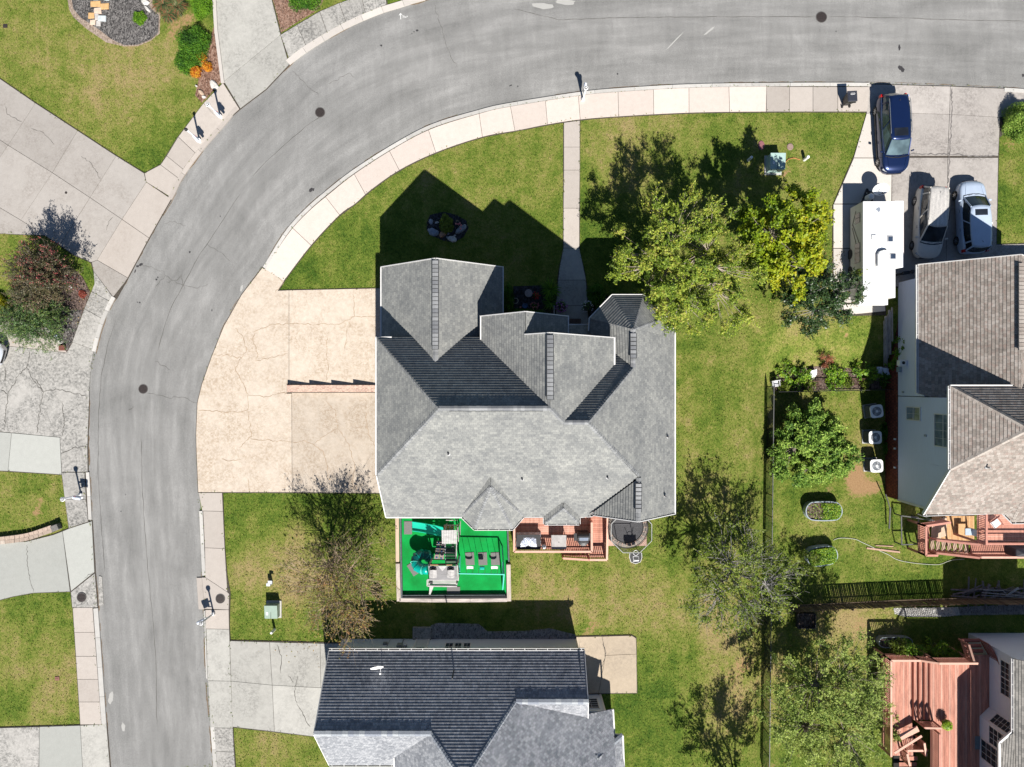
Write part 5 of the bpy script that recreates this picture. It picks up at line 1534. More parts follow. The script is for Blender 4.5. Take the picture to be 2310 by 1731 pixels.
L_MAG = leaf_mat('leaf_dark', [(0.010, 0.028, 0.009), (0.022, 0.052, 0.015), (0.045, 0.085, 0.024), (0.10, 0.14, 0.05), (0.28, 0.22, 0.07)], .35, .15)
L_GRN = leaf_mat('leaf_green', [(0.03, 0.09, 0.01), (0.10, 0.2, 0.022), (0.23, 0.36, 0.05), (0.42, 0.52, 0.11)], .65, .25)
L_OLV = leaf_mat('leaf_olive', [(0.09, 0.15, 0.02), (0.19, 0.27, 0.045), (0.31, 0.39, 0.08), (0.45, 0.50, 0.15)], .65, .3)
L_LIM = leaf_mat('leaf_lime', [(0.08, 0.13, 0.015), (0.17, 0.24, 0.025), (0.27, 0.31, 0.05)], .5, .4)
L_RED = leaf_mat('leaf_wine', [(0.03, 0.022, 0.014), (0.055, 0.045, 0.022), (0.09, 0.085, 0.035), (0.15, 0.085, 0.06), (0.17, 0.19, 0.055)], .5, .2)
L_PINK = leaf_mat('petal_pink', [(0.35, 0.05, 0.06), (0.5, 0.12, 0.13), (0.45, 0.2, 0.18)], .6, .3)
L_FALL = leaf_mat('leaf_autumn', [(0.05, 0.08, 0.012), (0.13, 0.15, 0.025), (0.22, 0.19, 0.04), (0.30, 0.15, 0.06), (0.18, 0.10, 0.06)], .6, .3)
L_BOX = leaf_mat('leaf_clipped', [(0.004, 0.018, 0.002), (0.02, 0.075, 0.004), (0.06, 0.17, 0.008), (0.15, 0.29, 0.015)], .75, .2)
L_BOX2 = leaf_mat('leaf_clipped_bright', [(0.02, 0.07, 0.004), (0.08, 0.2, 0.008), (0.2, 0.36, 0.015)], .75, .25)
L_ORG = leaf_mat('leaf_orange', [(0.16, 0.02, 0.008), (0.5, 0.09, 0.012), (0.62, 0.26, 0.015), (0.62, 0.45, 0.04)], .6, .3)
L_FERN = leaf_mat('leaf_fern', [(0.012, 0.04, 0.012), (0.04, 0.09, 0.025), (0.10, 0.18, 0.045), (0.2, 0.25, 0.06)], .5, .25)
L_VEG = leaf_mat('leaf_garden', [(0.04, 0.12, 0.012), (0.11, 0.25, 0.018), (0.23, 0.39, 0.025), (0.4, 0.48, 0.04)], .45, .35)
L_PER = leaf_mat('leaf_perennial', [(0.03, 0.06, 0.02), (0.08, 0.11, 0.035), (0.15, 0.15, 0.06), (0.28, 0.07, 0.04)], .6, .3)
def at(px, py, z): return W(px, py, z)
def inpoly(X, Y, P):
 c = np.zeros(len(X), bool); n = len(P)
 for i in range(n):
  x1, y1 = P[i - 1]; x2, y2 = P[i]
  if y1 == y2: continue
  k = ((y1 > Y) != (y2 > Y)) & (X < (x2 - x1) * (Y - y1) / (y2 - y1) + x1)
  c ^= k
 return c
def grass_tufts(n=190000):
 rs = np.random.RandomState(77)
 X = rs.uniform(-15, 2325, n); Y = rs.uniform(-15, 1746, n)
 ok = ~inpoly(X, Y, [tuple(p) for p in Oc[::4]] + [tuple(p) for p in Ic[::-4]])
 for P in NOGRASS:
  ok &= ~inpoly(X, Y, [tuple(p) for p in inset(P, 2.4)])
 hi = np.zeros(n, bool)
 for P in NOGRASS: hi |= inpoly(X, Y, [tuple(p) for p in inset(P, -1.5)])
 for P in ([(860, 610), (1140, 600), (1500, 720), (1515, 1150), (860, 1150)], [(900, 1150), (1145, 1150), (1145, 1350), (903, 1350)], [(720, 1450), (1310, 1440), (1400, 1740), (720, 1740)], [(2030, 640), (2320, 640), (2320, 1140), (2030, 1100)], [(2010, 1480), (2320, 1480), (2320, 1740), (2030, 1740)], GP1, GP2, [(1370, 1165), (1459, 1165), (1459, 1232), (1370, 1232)]): ok &= ~inpoly(X, Y, P)
 A = {}
 for nm, lst in (('dry', DRY), ('lush', LUSH), ('bare', BARE)):
  a = np.zeros(n)
  for px, py, r, q in lst: a += q * np.exp(-(((X - px) ** 2 + (Y - py) ** 2) / (r * r)) ** 1.2)
  A[nm] = a
 ok &= A['bare'] < rs.uniform(.15, .5, n)
 ok &= ~hi | (rs.uniform(0, 1, n) < .4)
 X, Y, hi = X[ok], Y[ok], hi[ok]; A = {k: v[ok] for k, v in A.items()}
 P = np.array([WG(x, y) for x, y in zip(X, Y)]); P[hi, 2] += .085
 m = len(P); a = rs.uniform(0, 2 * pi, m); L = rs.uniform(.05, .13, m) * (1 + .5 * A['lush']); hh = rs.uniform(.02, .075, m)
 d = np.stack([np.cos(a), np.sin(a), np.zeros(m)], 1); s = np.stack([-np.sin(a), np.cos(a), np.zeros(m)], 1)
 up = np.array([0, 0, 1.]) * hh[:, None]; w = L[:, None] * .22
 V = np.stack([P, P + d * L[:, None] * .5 + s * w + up, P + d * L[:, None] + up * .7, P + d * L[:, None] * .5 - s * w + up], 1).reshape(-1, 3)
 me = mesh_np('grass', V, np.arange(4 * m).reshape(-1, 4), bpy.data.materials['lawn_grass'])
 for k, v in A.items():
  at_ = me.attributes.new(k, 'FLOAT', 'POINT'); at_.data.foreach_set('value', np.repeat(v + (rs.uniform(-.07, .08, m) if k == 'dry' else 0), 4).astype(np.float32))
 tag(inst('grass', me, None, (0, 0, 0)), kind='stuff')
grass_tufts()
def fallen(n, spots, mat_, seed, size=.09):
 rs = np.random.RandomState(seed); C = []
 for (px, py, r, k) in spots:
  for _ in range(int(n * k)):
   q = WG(px + rs.normal() * r * .5, py + rs.normal() * r * .5, .1); C.append(q)
 C = np.array(C); V, F = leaves(C, unit(rs, len(C)) * .4 + np.array([0, 0, 1.]), unit(rs, len(C)), size, .6, rs)
 tag(inst('fallen_leaves', mesh_np('fallen_leaves', V, F, mat_, rs.uniform(0, 1, len(F))), None, (0, 0, 0)), kind='stuff')
fallen(1000, [(760, 1310, 110, .6), (700, 1400, 90, .2), (1690, 1340, 110, .35), (1640, 560, 120, .2), (1790, 620, 80, .3), (1870, 600, 60, .2), (1770, 1560, 130, .5), (800, 1210, 90, .2), (100, 640, 110, .3)], leaf_mat('leaf_litter', [(0.10, 0.06, 0.025), (0.26, 0.15, 0.05), (0.40, 0.27, 0.10), (0.18, 0.20, 0.04)], .8, .1), 5)
# large crape myrtle between the house and the turning tree
c = at(1535, 610, 5.0)
tree('crape_myrtle', 'broad green crape myrtle with pale stems overhanging the front lawn beside the turret roof', WG(1492, 655), (c, (5.1, 4.4, 2.4)), L_MYR, M_BARKP, 3, n_clump=215, leaf=.15, aspect=.45, twigs=13, per=20, twl=.62,
  trunk_r=.11, forks=4, stems=3, upb=.4, hollow=.3, cut=[(1300, 665), (1440, 640), (1478, 690), (1500, 800), (1300, 800)])
c = at(1766, 540, 4.9)
tree('turning_tree', 'round tree with yellow green leaves turning orange left of the camper', WG(1738, 552), (c, (2.75, 3.15, 2.4)), L_YEL, M_BARK, 5, n_clump=130, leaf=.17, aspect=.7, twigs=13, per=20, twl=.5, trunk_r=.14,
  clr=lambda C, rs: .16 + .12 * (C[:, 0] - 16.5) / 3 - .10 * (C[:, 1] - 9.0) / 3 + .10 * rs.uniform(-1, 1, len(C)), hollow=.4)
c = at(1845, 668, 3.4)
tree('magnolia', 'dark glossy leaved tree touching the side of the camper', WG(1822, 660), (c, (2.45, 2.45, 1.7)), L_MAG, M_BARKW, 8, n_clump=110, leaf=.17, aspect=.45, twigs=11, per=13, twl=.5, trunk_r=.1, hollow=.3, clr=lambda C, rs: np.where(rs.uniform(0, 1, len(C)) < .04, .5, 0) + .1)
g = WG(1822, 1002); c = at(1828, 1010, g.z + 1.5)
tree('broadleaf_tree', 'dense dark green round tree inside the black fence corner', g, (c, (2.85, 2.95, 1.35)), L_GRN, M_BARK, 9, n_clump=170, leaf=.19, aspect=.42, twigs=13, per=15, twl=.45, trunk_r=.12, hollow=.4)
c = at(768, 1316, 3.3)
tree('sparse_autumn_tree', 'thin leafless branched tree with last orange leaves between play area and navy roofed house', WG(752, 1262), (c, (3.4, 3.3, 2.3)), L_FALL, M_BARKT, 12, n_clump=170, leaf=.13, aspect=.6, twigs=11, per=7, twl=.95, trunk_r=.10, stems=4, forks=4, bare=.55, hollow=.15, upb=.5,
  clr=lambda C, rs: .12 - .14 * (C[:, 1] + 14) / 3 + .22 * (rs.uniform(0, 1, len(C)) < .3))
c = at(1668, 1306, 3.4)
tree('half_bare_tree', 'half bare tree with silver grey branches and tufts of lime leaves on the fence line', WG(1640, 1285), (c, (3.7, 3.5, 2.0)), L_LIM, M_BARKW, 15, n_clump=170, leaf=.14, aspect=.6, twigs=8, per=15, twl=.8, trunk_r=.13, stems=2, forks=5, bare=.45, hollow=.2, upb=.3)
g = WG(1790, 1500); c = at(1862, 1590, g.z + 4.6)
tree('airy_tree', 'large airy tree with small pale green leaves left of the corner deck', g, (c, (4.3, 5.0, 2.4)), L_OLV, M_BARK, 17, n_clump=260, leaf=.135, aspect=.55, twigs=11, per=14, twl=.6, trunk_r=.14, forks=5, hollow=.15, upb=.2)
g = WG(1672, 1820); c = at(1690, 1850, g.z + 4)
tree('edge_tree', 'tree just below the picture edge whose shadow falls on the lawn', g, (c, (3.0, 3.0, 2.0)), L_OLV, M_BARK, 18, n_clump=90, leaf=.16, aspect=.5, twigs=9, per=10, twl=.7, trunk_r=.14)
c = at(95, 622, 2.3)
tree('red_crape_myrtle', 'wine coloured crape myrtle with pink seed heads in the mulch bed by the left drive', WG(118, 622), (c, (2.05, 2.1, 1.5)), L_RED, M_BARK, 21, n_clump=130, leaf=.10, aspect=.6, twigs=12, per=13, twl=.7, trunk_r=.05, stems=4, forks=4, upb=.5, hollow=.3,
  flower=(L_PINK, 420, .07, lambda x: x[1] > 6.4 or x[0] < -34.5), clr=lambda C, rs: np.clip(.12 + .3 * (7.2 - C[:, 1]) / 4 * (C[:, 0] > -34), 0, .45))
c = at(74, 722, 1.5)
tree('fern_leaved_shrub', 'dark feathery shrub with arching fronds below the wine coloured crape myrtle', WG(88, 706), (c, (2.2, 1.7, .9)), L_FERN, M_BARK, 23, n_clump=100, leaf=.13, aspect=.3, twigs=11, per=20, twl=.8, trunk_r=.04, stems=3, forks=3, upb=.1, hollow=.25, cat='shrub', droop=.2)
bush('golden_shrub', 'bright yellow shrub cut by the left picture edge', 0, 690, .85, .8, leaf_mat('leaf_gold', [(0.16, 0.2, 0.01), (0.36, 0.36, 0.015), (0.5, 0.45, 0.03)], .5, .4), 3, 4000, .09)
# clipped shrubs of the top left garden
GS = 'clipped shrubs beside the top left drive'
bush('clipped_shrub', 'largest clipped dark green shrub left of the white edging kerb', 444, 104, 1.22, 1.15, L_BOX, 31, 15000, .085, group=GS, sx=.98, sy=1.02)
bush('clipped_shrub', 'lower dark green shrub joined to the big one, right behind the orange shrubs', 424, 145, .82, .8, L_BOX, 32, 8000, .085, group=GS)
bush('clipped_shrub', 'bright green clipped shrub at the very top beside the drive edging', 459, 14, .82, .9, L_BOX2, 33, 9000, .08, group=GS, sx=.95, sy=1.35)
bush('clipped_shrub', 'rounded dark green shrub at the top edge right of the drive', 690, -4, 1.2, 1.0, L_BOX, 34, 11000, .085, group=GS, sx=1.05, sy=1.0)
GO = 'orange shrubs by the top left drive'
bush('orange_shrub', 'upper of three small orange shrubs, next to the dark clipped shrub', 457, 131, .38, .45, L_ORG, 35, 2600, .07, group=GO, sy=1.15, spike=.5)
bush('orange_shrub', 'right one of three small orange shrubs, nearest the white kerb', 470, 153, .36, .4, L_ORG, 36, 2200, .07, group=GO, spike=.5)
bush('orange_shrub', 'lowest and yellowest of the three small orange shrubs, over the lawn edge', 444, 165, .44, .45, L_ORG, 37, 2800, .07, group=GO, spike=.5)
bush('low_shrub', 'small bright green shrub alone in the grey mulch', 317, 43, .5, .35, L_BOX2, 38, 3200, .08, spike=.6)
for k, (x, y, r, lb) in enumerate([(372, 12, .8, 'left reddish clump of perennials at the top edge'), (402, 18, .75, 'right reddish clump of perennials at the top edge near the clipped shrub'), (385, 36, .6, 'lower green clump of perennials beside the grey mulch')]):
 blades('perennial', lb, x, y, r, .35, L_PER, 40 + k, 340, .05, group='perennials at the top edge')
# far right bush by the drive
bush('rounded_bush', 'glossy round green bush right of the east drive', 2293, 282, 1.35, 1.75, L_GRN, 45, 15000, .10, sx=.98, sy=.95)
# rock bed shrub
bush('low_shrub', 'yellow green shrub in the middle of the rock ring', 1007, 508, .62, .55, L_LIM, 46, 4200, .075, sx=.85, sy=1.15, spike=.4)
# front bed and the dark foundation plants by the walk
bush('low_shrub', 'dark evergreen shrub between left gable wing and the small black bed', 1147, 678, .6, .5, L_BOX, 47, 5000, .08, sx=.8, sy=1.9)
blades('strap_leaved_plant', 'arching strap leaved plant on the left side of the front walk', 1243, 655, .75, .4, L_BOX2, 48, 160, .04)
blades('strap_leaved_plant', 'second strap leaved plant nearer the flower basket', 1240, 684, .6, .4, L_BOX, 49, 120, .04)
bush('low_shrub', 'dark low shrub right of the front walk by the turret', 1345, 668, .7, .6, L_BOX, 50, 5000, .08, sx=1.0, sy=1.3)
bush('low_shrub', 'narrow evergreen strip below the small black bed at the porch gable', 1185, 706, .3, .35, L_BOX, 51, 4200, .07, sx=5.4, sy=1.1)
# vegetable garden inside the black panels
tbed('soil_bed', [(1745, 850), (1790, 832), (1850, 826), (1900, 830), (1985, 835), (1990, 878), (1745, 882)], M_MULCHB, .02)
gv = 'plants of the fenced kitchen garden'
VG = [(1765, 838, .55, .8, L_VEG, 'leftmost leafy plant of the kitchen garden, beside the plastic chair'), (1785, 858, .6, .9, L_VEG, 'tall leafy plant second from the left in the kitchen garden'), (1803, 842, .5, 1.1, L_VEG, 'plant with dark shoots left of the white sheet'),
  (1815, 866, .5, .7, L_LIM, 'yellow green plant below the white sheet'), (1768, 872, .55, .5, L_LIM, 'low yellowing row plant at the left corner of the garden'), (1868, 838, .6, 1.1, L_VEG, 'tall plant right of the white sheet with dark shoots above'),
  (1888, 850, .55, .8, L_VEG, 'bright leafy plant in the middle of the kitchen garden'), (1875, 866, .5, .5, L_VEG, 'low green plant at the garden fence centre'), (1900, 868, .4, .5, L_LIM, 'small lime plant at the right panel'), (1935, 836, .5, 1.0, L_VEG, 'tall sprawling plant right of the bare earth mound'),
  (1950, 862, .55, .6, L_LIM, 'yellow green plant right of the brown panels'), (1962, 845, .4, .7, L_VEG, 'rightmost green plant next to the hanging laundry sheets')]
for k, (x, y, r, hh, mt, lb) in enumerate(VG):
 g = WG(x, y); cc = Vector((g.x, g.y, g.z + hh * .55))
 tree('garden_plant', lb, g, (cc, (r, r, hh * .5)), mt, M_BARK, 60 + k, n_clump=15, leaf=.13, aspect=.5, twigs=7, per=8, twl=.28, trunk_r=.02, forks=3, cat='plant', group=gv, hollow=.2, fork_h=.3)
g = WG(1858, 812); tree('russet_plant', 'rust red feathery plant behind the kitchen garden', g, (Vector((g.x, g.y, g.z + .45)), (.45, .55, .4)), leaf_mat('leaf_rust', [(0.16, 0.04, 0.02), (0.3, 0.09, 0.045), (0.36, 0.15, 0.08)], .7, .2), M_BARK, 80, n_clump=14, leaf=.10, aspect=.3, twigs=8, per=9, twl=.3, trunk_r=.015, forks=3, cat='plant', hollow=.1)
for k, (x, y, r, hh, lb) in enumerate([(2018, 782, .5, 1.2, 'climbing plant on the brick base above the planks'), (2016, 800, .35, .8, 'lower climbing plant at the brick base below the first'), (2010, 820, .4, 1.0, 'green plant beside the wall mounted air conditioner'), (1990, 858, .45, .5, 'dark green clump in the shade left of the brick base')]):
 g = WG(x, y); tree('climbing_plant', lb, g, (Vector((g.x, g.y, g.z + hh * .6)), (r, r, hh * .5)), L_BOX2 if k < 3 else L_BOX, M_BARK, 90 + k, n_clump=12, leaf=.14, aspect=.5, twigs=6, per=8, twl=.3, trunk_r=.02, forks=2, cat='plant', group='plants along the brick base')
for k, (x, y, r) in enumerate([(1998, 975, .45), (2003, 1010, .4)]):
 g = WG(x, y); bush('low_shrub', ['low dark shrub at the brick base between the air conditioners', 'low dark shrub at the brick base beside the lowest air conditioner'][k], x, y, r, .35, L_BOX, 96 + k, 1800, .09, sy=1.5)
# ------------------------------------------------------------------ street things
M_IRON = pm('cast_iron', (0.045, 0.036, 0.034), 0.6, 0.35, 14, metal=.3)
M_BLACK = pm('black_plastic', (0.018, 0.018, 0.02), 0.45, 0.15, 6)
M_WPLAST = pm('white_plastic', (0.72, 0.72, 0.72), 0.4, 0.04, 4)
M_CHROME = pm('bright_metal', (0.55, 0.56, 0.58), 0.25, 0.05, 4, metal=.9, bump=0)
def manhole(px, py, r, lb, z=None):
 z = rz_at(px, py) + .004 if z is None else z
 o = thing('manhole_cover', lb, 'manhole cover', W(px, py, z), group='round iron covers in street and pavement')
 m = MB(); m.lathe((0, 0, 0), [(r * 1.0, -.02), (r * 1.0, .012), (r * .9, .014), (r * .9, .004)], 28); m.build('rim', pm('iron_rim', (.1, .095, .09), .7, .2, 9), o, local=True)
 m = MB(); m.lathe((0, 0, 0), [(r * .88, -.01), (r * .88, .014), (r * .6, .018)], 28)
 for k in range(-3, 4): m.box((k * r * .2, 0, .02), (.025, r * 1.2 * sqrt(max(.1, 1 - (k / 4.2) ** 2)), .012))
 for k in (-1, 1): m.box((0, k * r * .3, .022), (r * 1.2, .025, .012))
 m.build('lid', M_IRON, o, local=True)
for px, py, r, lb, z in [(722, 254, .36, 'manhole cover in the bend of the street nearest the top left', None), (323, 878, .34, 'manhole cover in the street between the two beige drives', None), (1853, 39, .40, 'manhole cover in the upper street near the top edge', None),
       (184, 1348, .34, 'round iron cover in the pavement on the left of the lower street', ZP + .01), (497, 1351, .34, 'round iron cover in the pavement beside the leaning mailbox', ZP + .01)]:
 manhole(px, py, r, lb, z)
m = MB(); m.lathe(W(149, 435, ZD + .006), [(.09, 0), (.09, .01), (.03, .015)], 14); tag(m.build('cleanout_cap', M_IRON), 'small dark round cap in the diagonal drive slab', 'cover')
for x, y, s, lb, mt in [(12, 59, .3, 'small dark square cover in the upper left lawn', M_IRON), (129, 1531, .32, 'reddish square cover in the lower left lawn', pm('cover_red', (.2, .09, .07), .8, .2, 5))]:
 m = MB(); p = W(x, y, .02); m.box(p, (s, s * .85, .06)); m.box(p + Vector((0, 0, .035)), (s * .6, .04, .02)); tag(m.build('utility_cover', mt, bevel=.01), lb, 'cover')
def mailbox(px, py, ang, lb, lantern='ring', arm=1, gz_=ZP):
 """white post with a curved arm, letter box and a lantern on top"""
 o = thing('mailbox', lb, 'mailbox', W(px, py, gz_), ang, 'white lantern mailboxes along the pavement')
 m = MB(); m.box((0, 0, .1), (.2, .2, .2)); m.box((0, 0, .95), (.1, .1, 1.6)); m.lathe((0, 0, 1.72), [(.05, 0), (.09, .03), (.035, .07), (.035, .16)], 10)
 m.build('post', M_WPLAST, o, local=True, bevel=.01)
 m = MB(); m.bar((0, 0, .98), (.62, 0, .98), .07, .07); m.tube([(0.05, 0, .55), (.25, 0, .62), (.42, 0, .8), (.46, 0, .95)], .025)
 m.build('arm', M_WPLAST, o, local=True)
 m = MB(); prof = [(-.1, 0), (.1, 0), (.1, .14), (.07, .2), (0, .23), (-.07, .2), (-.1, .14)]
 vs = [(x, y, z + 1.02) for x in (.18, .68) for y, z in prof]; n = len(prof)
 m.add(vs, [tuple(range(n))[::-1], tuple(range(n, 2 * n))] + [(i, (i + 1) % n, n + (i + 1) % n, n + i) for i in range(n)])
 m.build('letter_box', pm('mailbox_blue_white', (.62, .66, .74), .4, .12, 9), o, local=True, bevel=.008)
 m = MB(); m.box((.4, 0, .78), (.46, .14, .14)); m.build('newspaper_tube', M_WPLAST, o, local=True, bevel=.01)
 m = MB()
 if lantern == 'ring':
  m.lathe((0, 0, 1.86), [(.07, 0), (.15, .05), (.16, .14), (.13, .17), (.13, .15), (.09, .13)], 16)
  lw = m.build('lantern', M_WPLAST, o, local=True)
  m = MB(); m.lathe((0, 0, 1.99), [(.125, 0), (.11, .03), (.0, .045)], 16); g = m.build('lantern_glass', M_BLACK, lw, local=True)
  m = MB()
  for k in range(3): m.box((0, 0, 2.045), (.26, .022, .02), rz=pi * k / 3)
  m.lathe((0, 0, 2.04), [(.035, 0), (.03, .05), (.01, .07)], 8); m.build('lantern_ribs', M_WPLAST, lw, local=True)
 else:
  m.lathe((0, 0, 1.86), [(.05, 0), (.10, .05), (.12, .12), (.09, .2), (.02, .23)], 14); m.build('lantern', M_BLACK, o, local=True)
 m = MB(); m.box((.3, .115, 1.16), (.03, .02, .16)); m.build('flag', pm('flag_red', (.5, .04, .03), .5, .1, 5), o, local=True)
 return o
mailbox(497, 262, radians(-48), 'mailbox with black panes in its lantern, nearest the top left drive', 'ring')
mailbox(450, 316, radians(-48), 'mailbox with a solid black ball on top, second from the top left drive', 'ball')
mailbox(183, 1116, radians(172) + 3.14, 'mailbox with pale blue box across the pavement on the left side of the lower street')
mailbox(482, 1384, radians(205), 'mailbox beside the round pavement cover, its box over the kerb')
mailbox(1315, 226, radians(85), 'mailbox with spoked lantern at the head of the front walk')
def rock(name, px, py, sx, sy, h, mt, lb, seed, rot=0, cat='rock', group=None, dz=0, parent=None):
 rs = random.Random(seed); m = MB()
 prof = []
 n = 9
 rings = [(1.0, 0), (1.06, .35), (.95, .75), (.6, 1.0)]
 vs = []
 ks = [rs.uniform(.78, 1.15) for _ in range(n)]
 for r, z in rings:
  for j in range(n):
   a = 2 * pi * j / n
   x, y = cos(a) * sx * r * ks[j] * rs.uniform(.94, 1.06), sin(a) * sy * r * ks[j] * rs.uniform(.94, 1.06)
   vs.append((x * cos(rot) - y * sin(rot), x * sin(rot) + y * cos(rot), z * h * rs.uniform(.85, 1.1)))
 fs = [(i * n + j, i * n + (j + 1) % n, (i + 1) * n + (j + 1) % n, (i + 1) * n + j) for i in range(3) for j in range(n)] + [tuple(range(3 * n, 4 * n))]
 m.add(vs, fs)
 p = WG(px, py)
 o = m.build(name, mt, None, local=True, bevel=.02)
 o.location = p + Vector((0, 0, dz - .02))
 return tag(o, lb, cat, group)
RK_G = pm('rock_grey', (.27, .28, .31), .85, .35, 6); RK_B = pm('rock_blue', (.22, .25, .31), .85, .3, 7); RK_O = pm('rock_orange', (.36, .2, .13), .85, .35, 8); RK_W = pm('rock_white', (.5, .48, .45), .85, .3, 7); RK_T = pm('rock_tan', (.4, .3, .22), .85, .3, 7)
grk = 'rocks of the ring bed in the front lawn'
for k, (x, y, a, b, h_, mt, lb, r) in enumerate([(973, 501, .17, .19, .2, RK_G, 'pale pointed rock at the left end of the ring', .3), (986, 503, .16, .08, .14, RK_W, 'small white rock beside the pointed one', .2), (979, 525, .42, .27, .28, RK_B, 'large blue grey rock at the lower left of the ring', -.35),
              (967, 519, .09, .09, .12, RK_W, 'small round white stone left of the blue rock', 0), (998, 530, .22, .25, .28, RK_O, 'orange brown rock between the blue rock and the flat ones', 0), (1011, 528, .09, .09, .1, RK_G, 'pebble behind the pale flat rocks', 0), (1010, 536, .12, .08, .1, RK_G, 'grey pebble left of the pale flat rock', 0),
              (1020, 540, .36, .19, .2, RK_W, 'pale flat rock at the bottom of the ring', -.2), (1040, 519, .52, .22, .26, RK_G, 'long mottled rock at the right end of the ring', .6), (1026, 532, .1, .07, .1, RK_W, 'small pale pebble above the flat rock', .4)]):
 rock('rock', x, y, a, b, h_, mt, lb, 100 + k, r, group=grk)
# garden ornament: thin stake with pink blossom in the ring bed
o = thing('garden_stake', 'thin stake with pink flowers and dark head standing in the rock ring', 'garden ornament', W(1036, 512, .03))
m = MB(); m.tube([(0, 0, 0), (-.02, .02, .8), (0, .03, 1.15)], .015); m.build('stake', M_BARKP, o, local=True)
m = MB(); m.lathe((-.02, .05, 1.2), [(.05, 0), (.13, .06), (.12, .14), (.04, .2)], 10); m.build('head', M_BLACK, o, local=True)
for k, (x, y, z) in enumerate([(-.12, -.02, 1.05), (0, -.04, 1.1), (.1, .02, 1.0), (.2, -.12, .9), (.16, -.3, .7)]):
 m = MB(); m.lathe((x, y, z), [(.02, -.03), (.08, .0), (.06, .05), (.01, .06)], 7); m.build('flower', pm('petal_pale_pink', (.55, .2, .22) if k < 3 else (.45, .3, .22), .6, .2, 9) if k != 1 else pm('petal_rose', (.6, .15, .2), .6, .2, 9), o, local=True)
# stepping stones in the grey mulch
gs = 'loose flagstones in the grey mulch'
ST = [(215, 9, .36, .2, 'c', 'longest orange flagstone at the top of the loose path'), (236, 14, .28, .2, 'c', 'orange pink flagstone right of the longest'), (220, 24, .26, .2, 'w', 'cream flagstone below the two orange ones'), (206, 35, .2, .2, 'c', 'square orange flagstone at the left of the path'), (218, 38, .14, .2, 'g', 'narrow grey flagstone in the middle of the path'),
  (230, 41, .26, .2, 'b', 'pale blue flagstone at the right of the path'), (209, 50, .2, .16, 'w', 'small cream flagstone at the lower end of the path'), (222, 53, .14, .18, 'g', 'smallest grey flagstone closing the path'), (216, -3, .2, .1, 'b', 'pale flagstone cut by the top edge'), (240, -2, .2, .1, 'b', 'second pale flagstone cut by the top edge')]
cm = {'c': pm('flag_orange', (.50, .31, .14), .9, .2, 5), 'w': pm('flag_cream', (.55, .42, .33), .9, .2, 5), 'g': pm('flag_grey', (.42, .40, .38), .9, .2, 5), 'b': pm('flag_blue', (.45, .49, .5), .9, .15, 5)}
for k, (x, y, a, b, c_, lb) in enumerate(ST):
 m = MB(); r_ = random.Random(k)
 m.prism([W(x + sx * a * 32 + r_.uniform(-1, 1), y + sy * b * 32 + r_.uniform(-1, 1), .1)[:2] for sx, sy in ((-1, -1), (1, -1), (1, 1), (-1, 1))], .0, .1 + r_.uniform(0, .02))
 tag(m.build('flagstone', cm[c_], bevel=.015), lb, 'stone slab', gs)
for k, (x, y, a, b, mt, lb, r) in enumerate([(483, 192, .42, .26, RK_W, 'big pale boulder at the end of the mulch strip', -.9), (455, 210, .26, .13, RK_T, 'long pale stone lying left of the big boulder', -.9), (461, 220, .14, .1, RK_W, 'small white stone at the pavement edge', 0), (444, 195, .07, .07, RK_W, 'tiny white pebble in the lawn edge', 0),
            (328, 5, .36, .2, RK_W, 'white boulder at the top edge above the small green shrub', -.6), (334, 22, .3, .1, RK_W, 'narrow white stone right of the small green shrub', -.8), (110, 742, .32, .2, RK_W, 'upper long white stone edging the mulch bed', -.8), (134, 768, .36, .2, RK_W, 'lower long white stone edging the mulch bed', -.8)]):
 rock('rock', x, y, a, b, .2, mt, lb, 150 + k, r, group='pale edging rocks')
m = MB(); m.lathe(W(125, 757, .25), [(.1, -.1), (.12, 0), (.06, .08)], 12); tag(m.build('solar_light', pm('lamp_blue_white', (.55, .6, .75), .3, .1, 5)), 'small pale blue lamp head sitting between two white edging stones', 'lamp')
m = MB(); m.box(W(141, 785, .12), (.42, .38, .24)); tag(m.build('brick_stack', pm('brick_rust', (.14, .05, .035), .9, .3, 12), bevel=.02), 'rust brown block at the tip of the mulch bed', 'block')
m = MB(); m.box(W(158, 650, .15), (.3, .1, .05), rz=.6); m.box(W(158, 646, .22), (.12, .2, .06), rz=.6); tag(m.build('bed_light', M_WPLAST), 'small white spotlight in the mulch bed beside the crape myrtle', 'lamp')
bush('low_shrub', 'tiny red plant at the rim of the mulch bed', 188, 664, .3, .2, leaf_mat('leaf_redbit', [(.2, .04, .03), (.35, .08, .05)], .6, .2), 170, 500, .08)
# curved retaining wall of single stones, far left
o = thing('retaining_wall', 'curved low wall of tan stone blocks along the left lawn edge', 'wall', W(60, 1218, 0))
r_ = random.Random(4)
WP = resamp([(-10, 1220), (20, 1217), (60, 1211), (95, 1200), (118, 1192)], 13)
me_b = None
for row in range(2):
 for i in range(12):
  a, b = WP[i], WP[i + 1]
  off = 5 if row else -3.5
  for z0 in ((0, .22),):
   pa_, pb_ = W(a[0], a[1] + off, .3), W(b[0], b[1] + off, .3)
   m = MB(); d = (pb_ - pa_); L = d.length
   m.box((0, 0, 0), (L - .02, .25, .34));
   if me_b is None or r_.random() < .3:
    me_b = bpy.data.meshes.new('stone_block'); me_b.from_pydata(m.v, [], m.f); me_b.materials.append(r_.choice([pm('stone_tan_a', (.40, .31, .25), .9, .25, 9), pm('stone_tan_b', (.33, .26, .21), .9, .25, 9), pm('stone_tan_c', (.45, .38, .32), .9, .25, 9)]))
   inst('stone_block', me_b, o, ((pa_ + pb_) / 2)[:2] + (.17 + r_.uniform(-.01, .02),), (0, 0, atan2(d.y, d.x)))
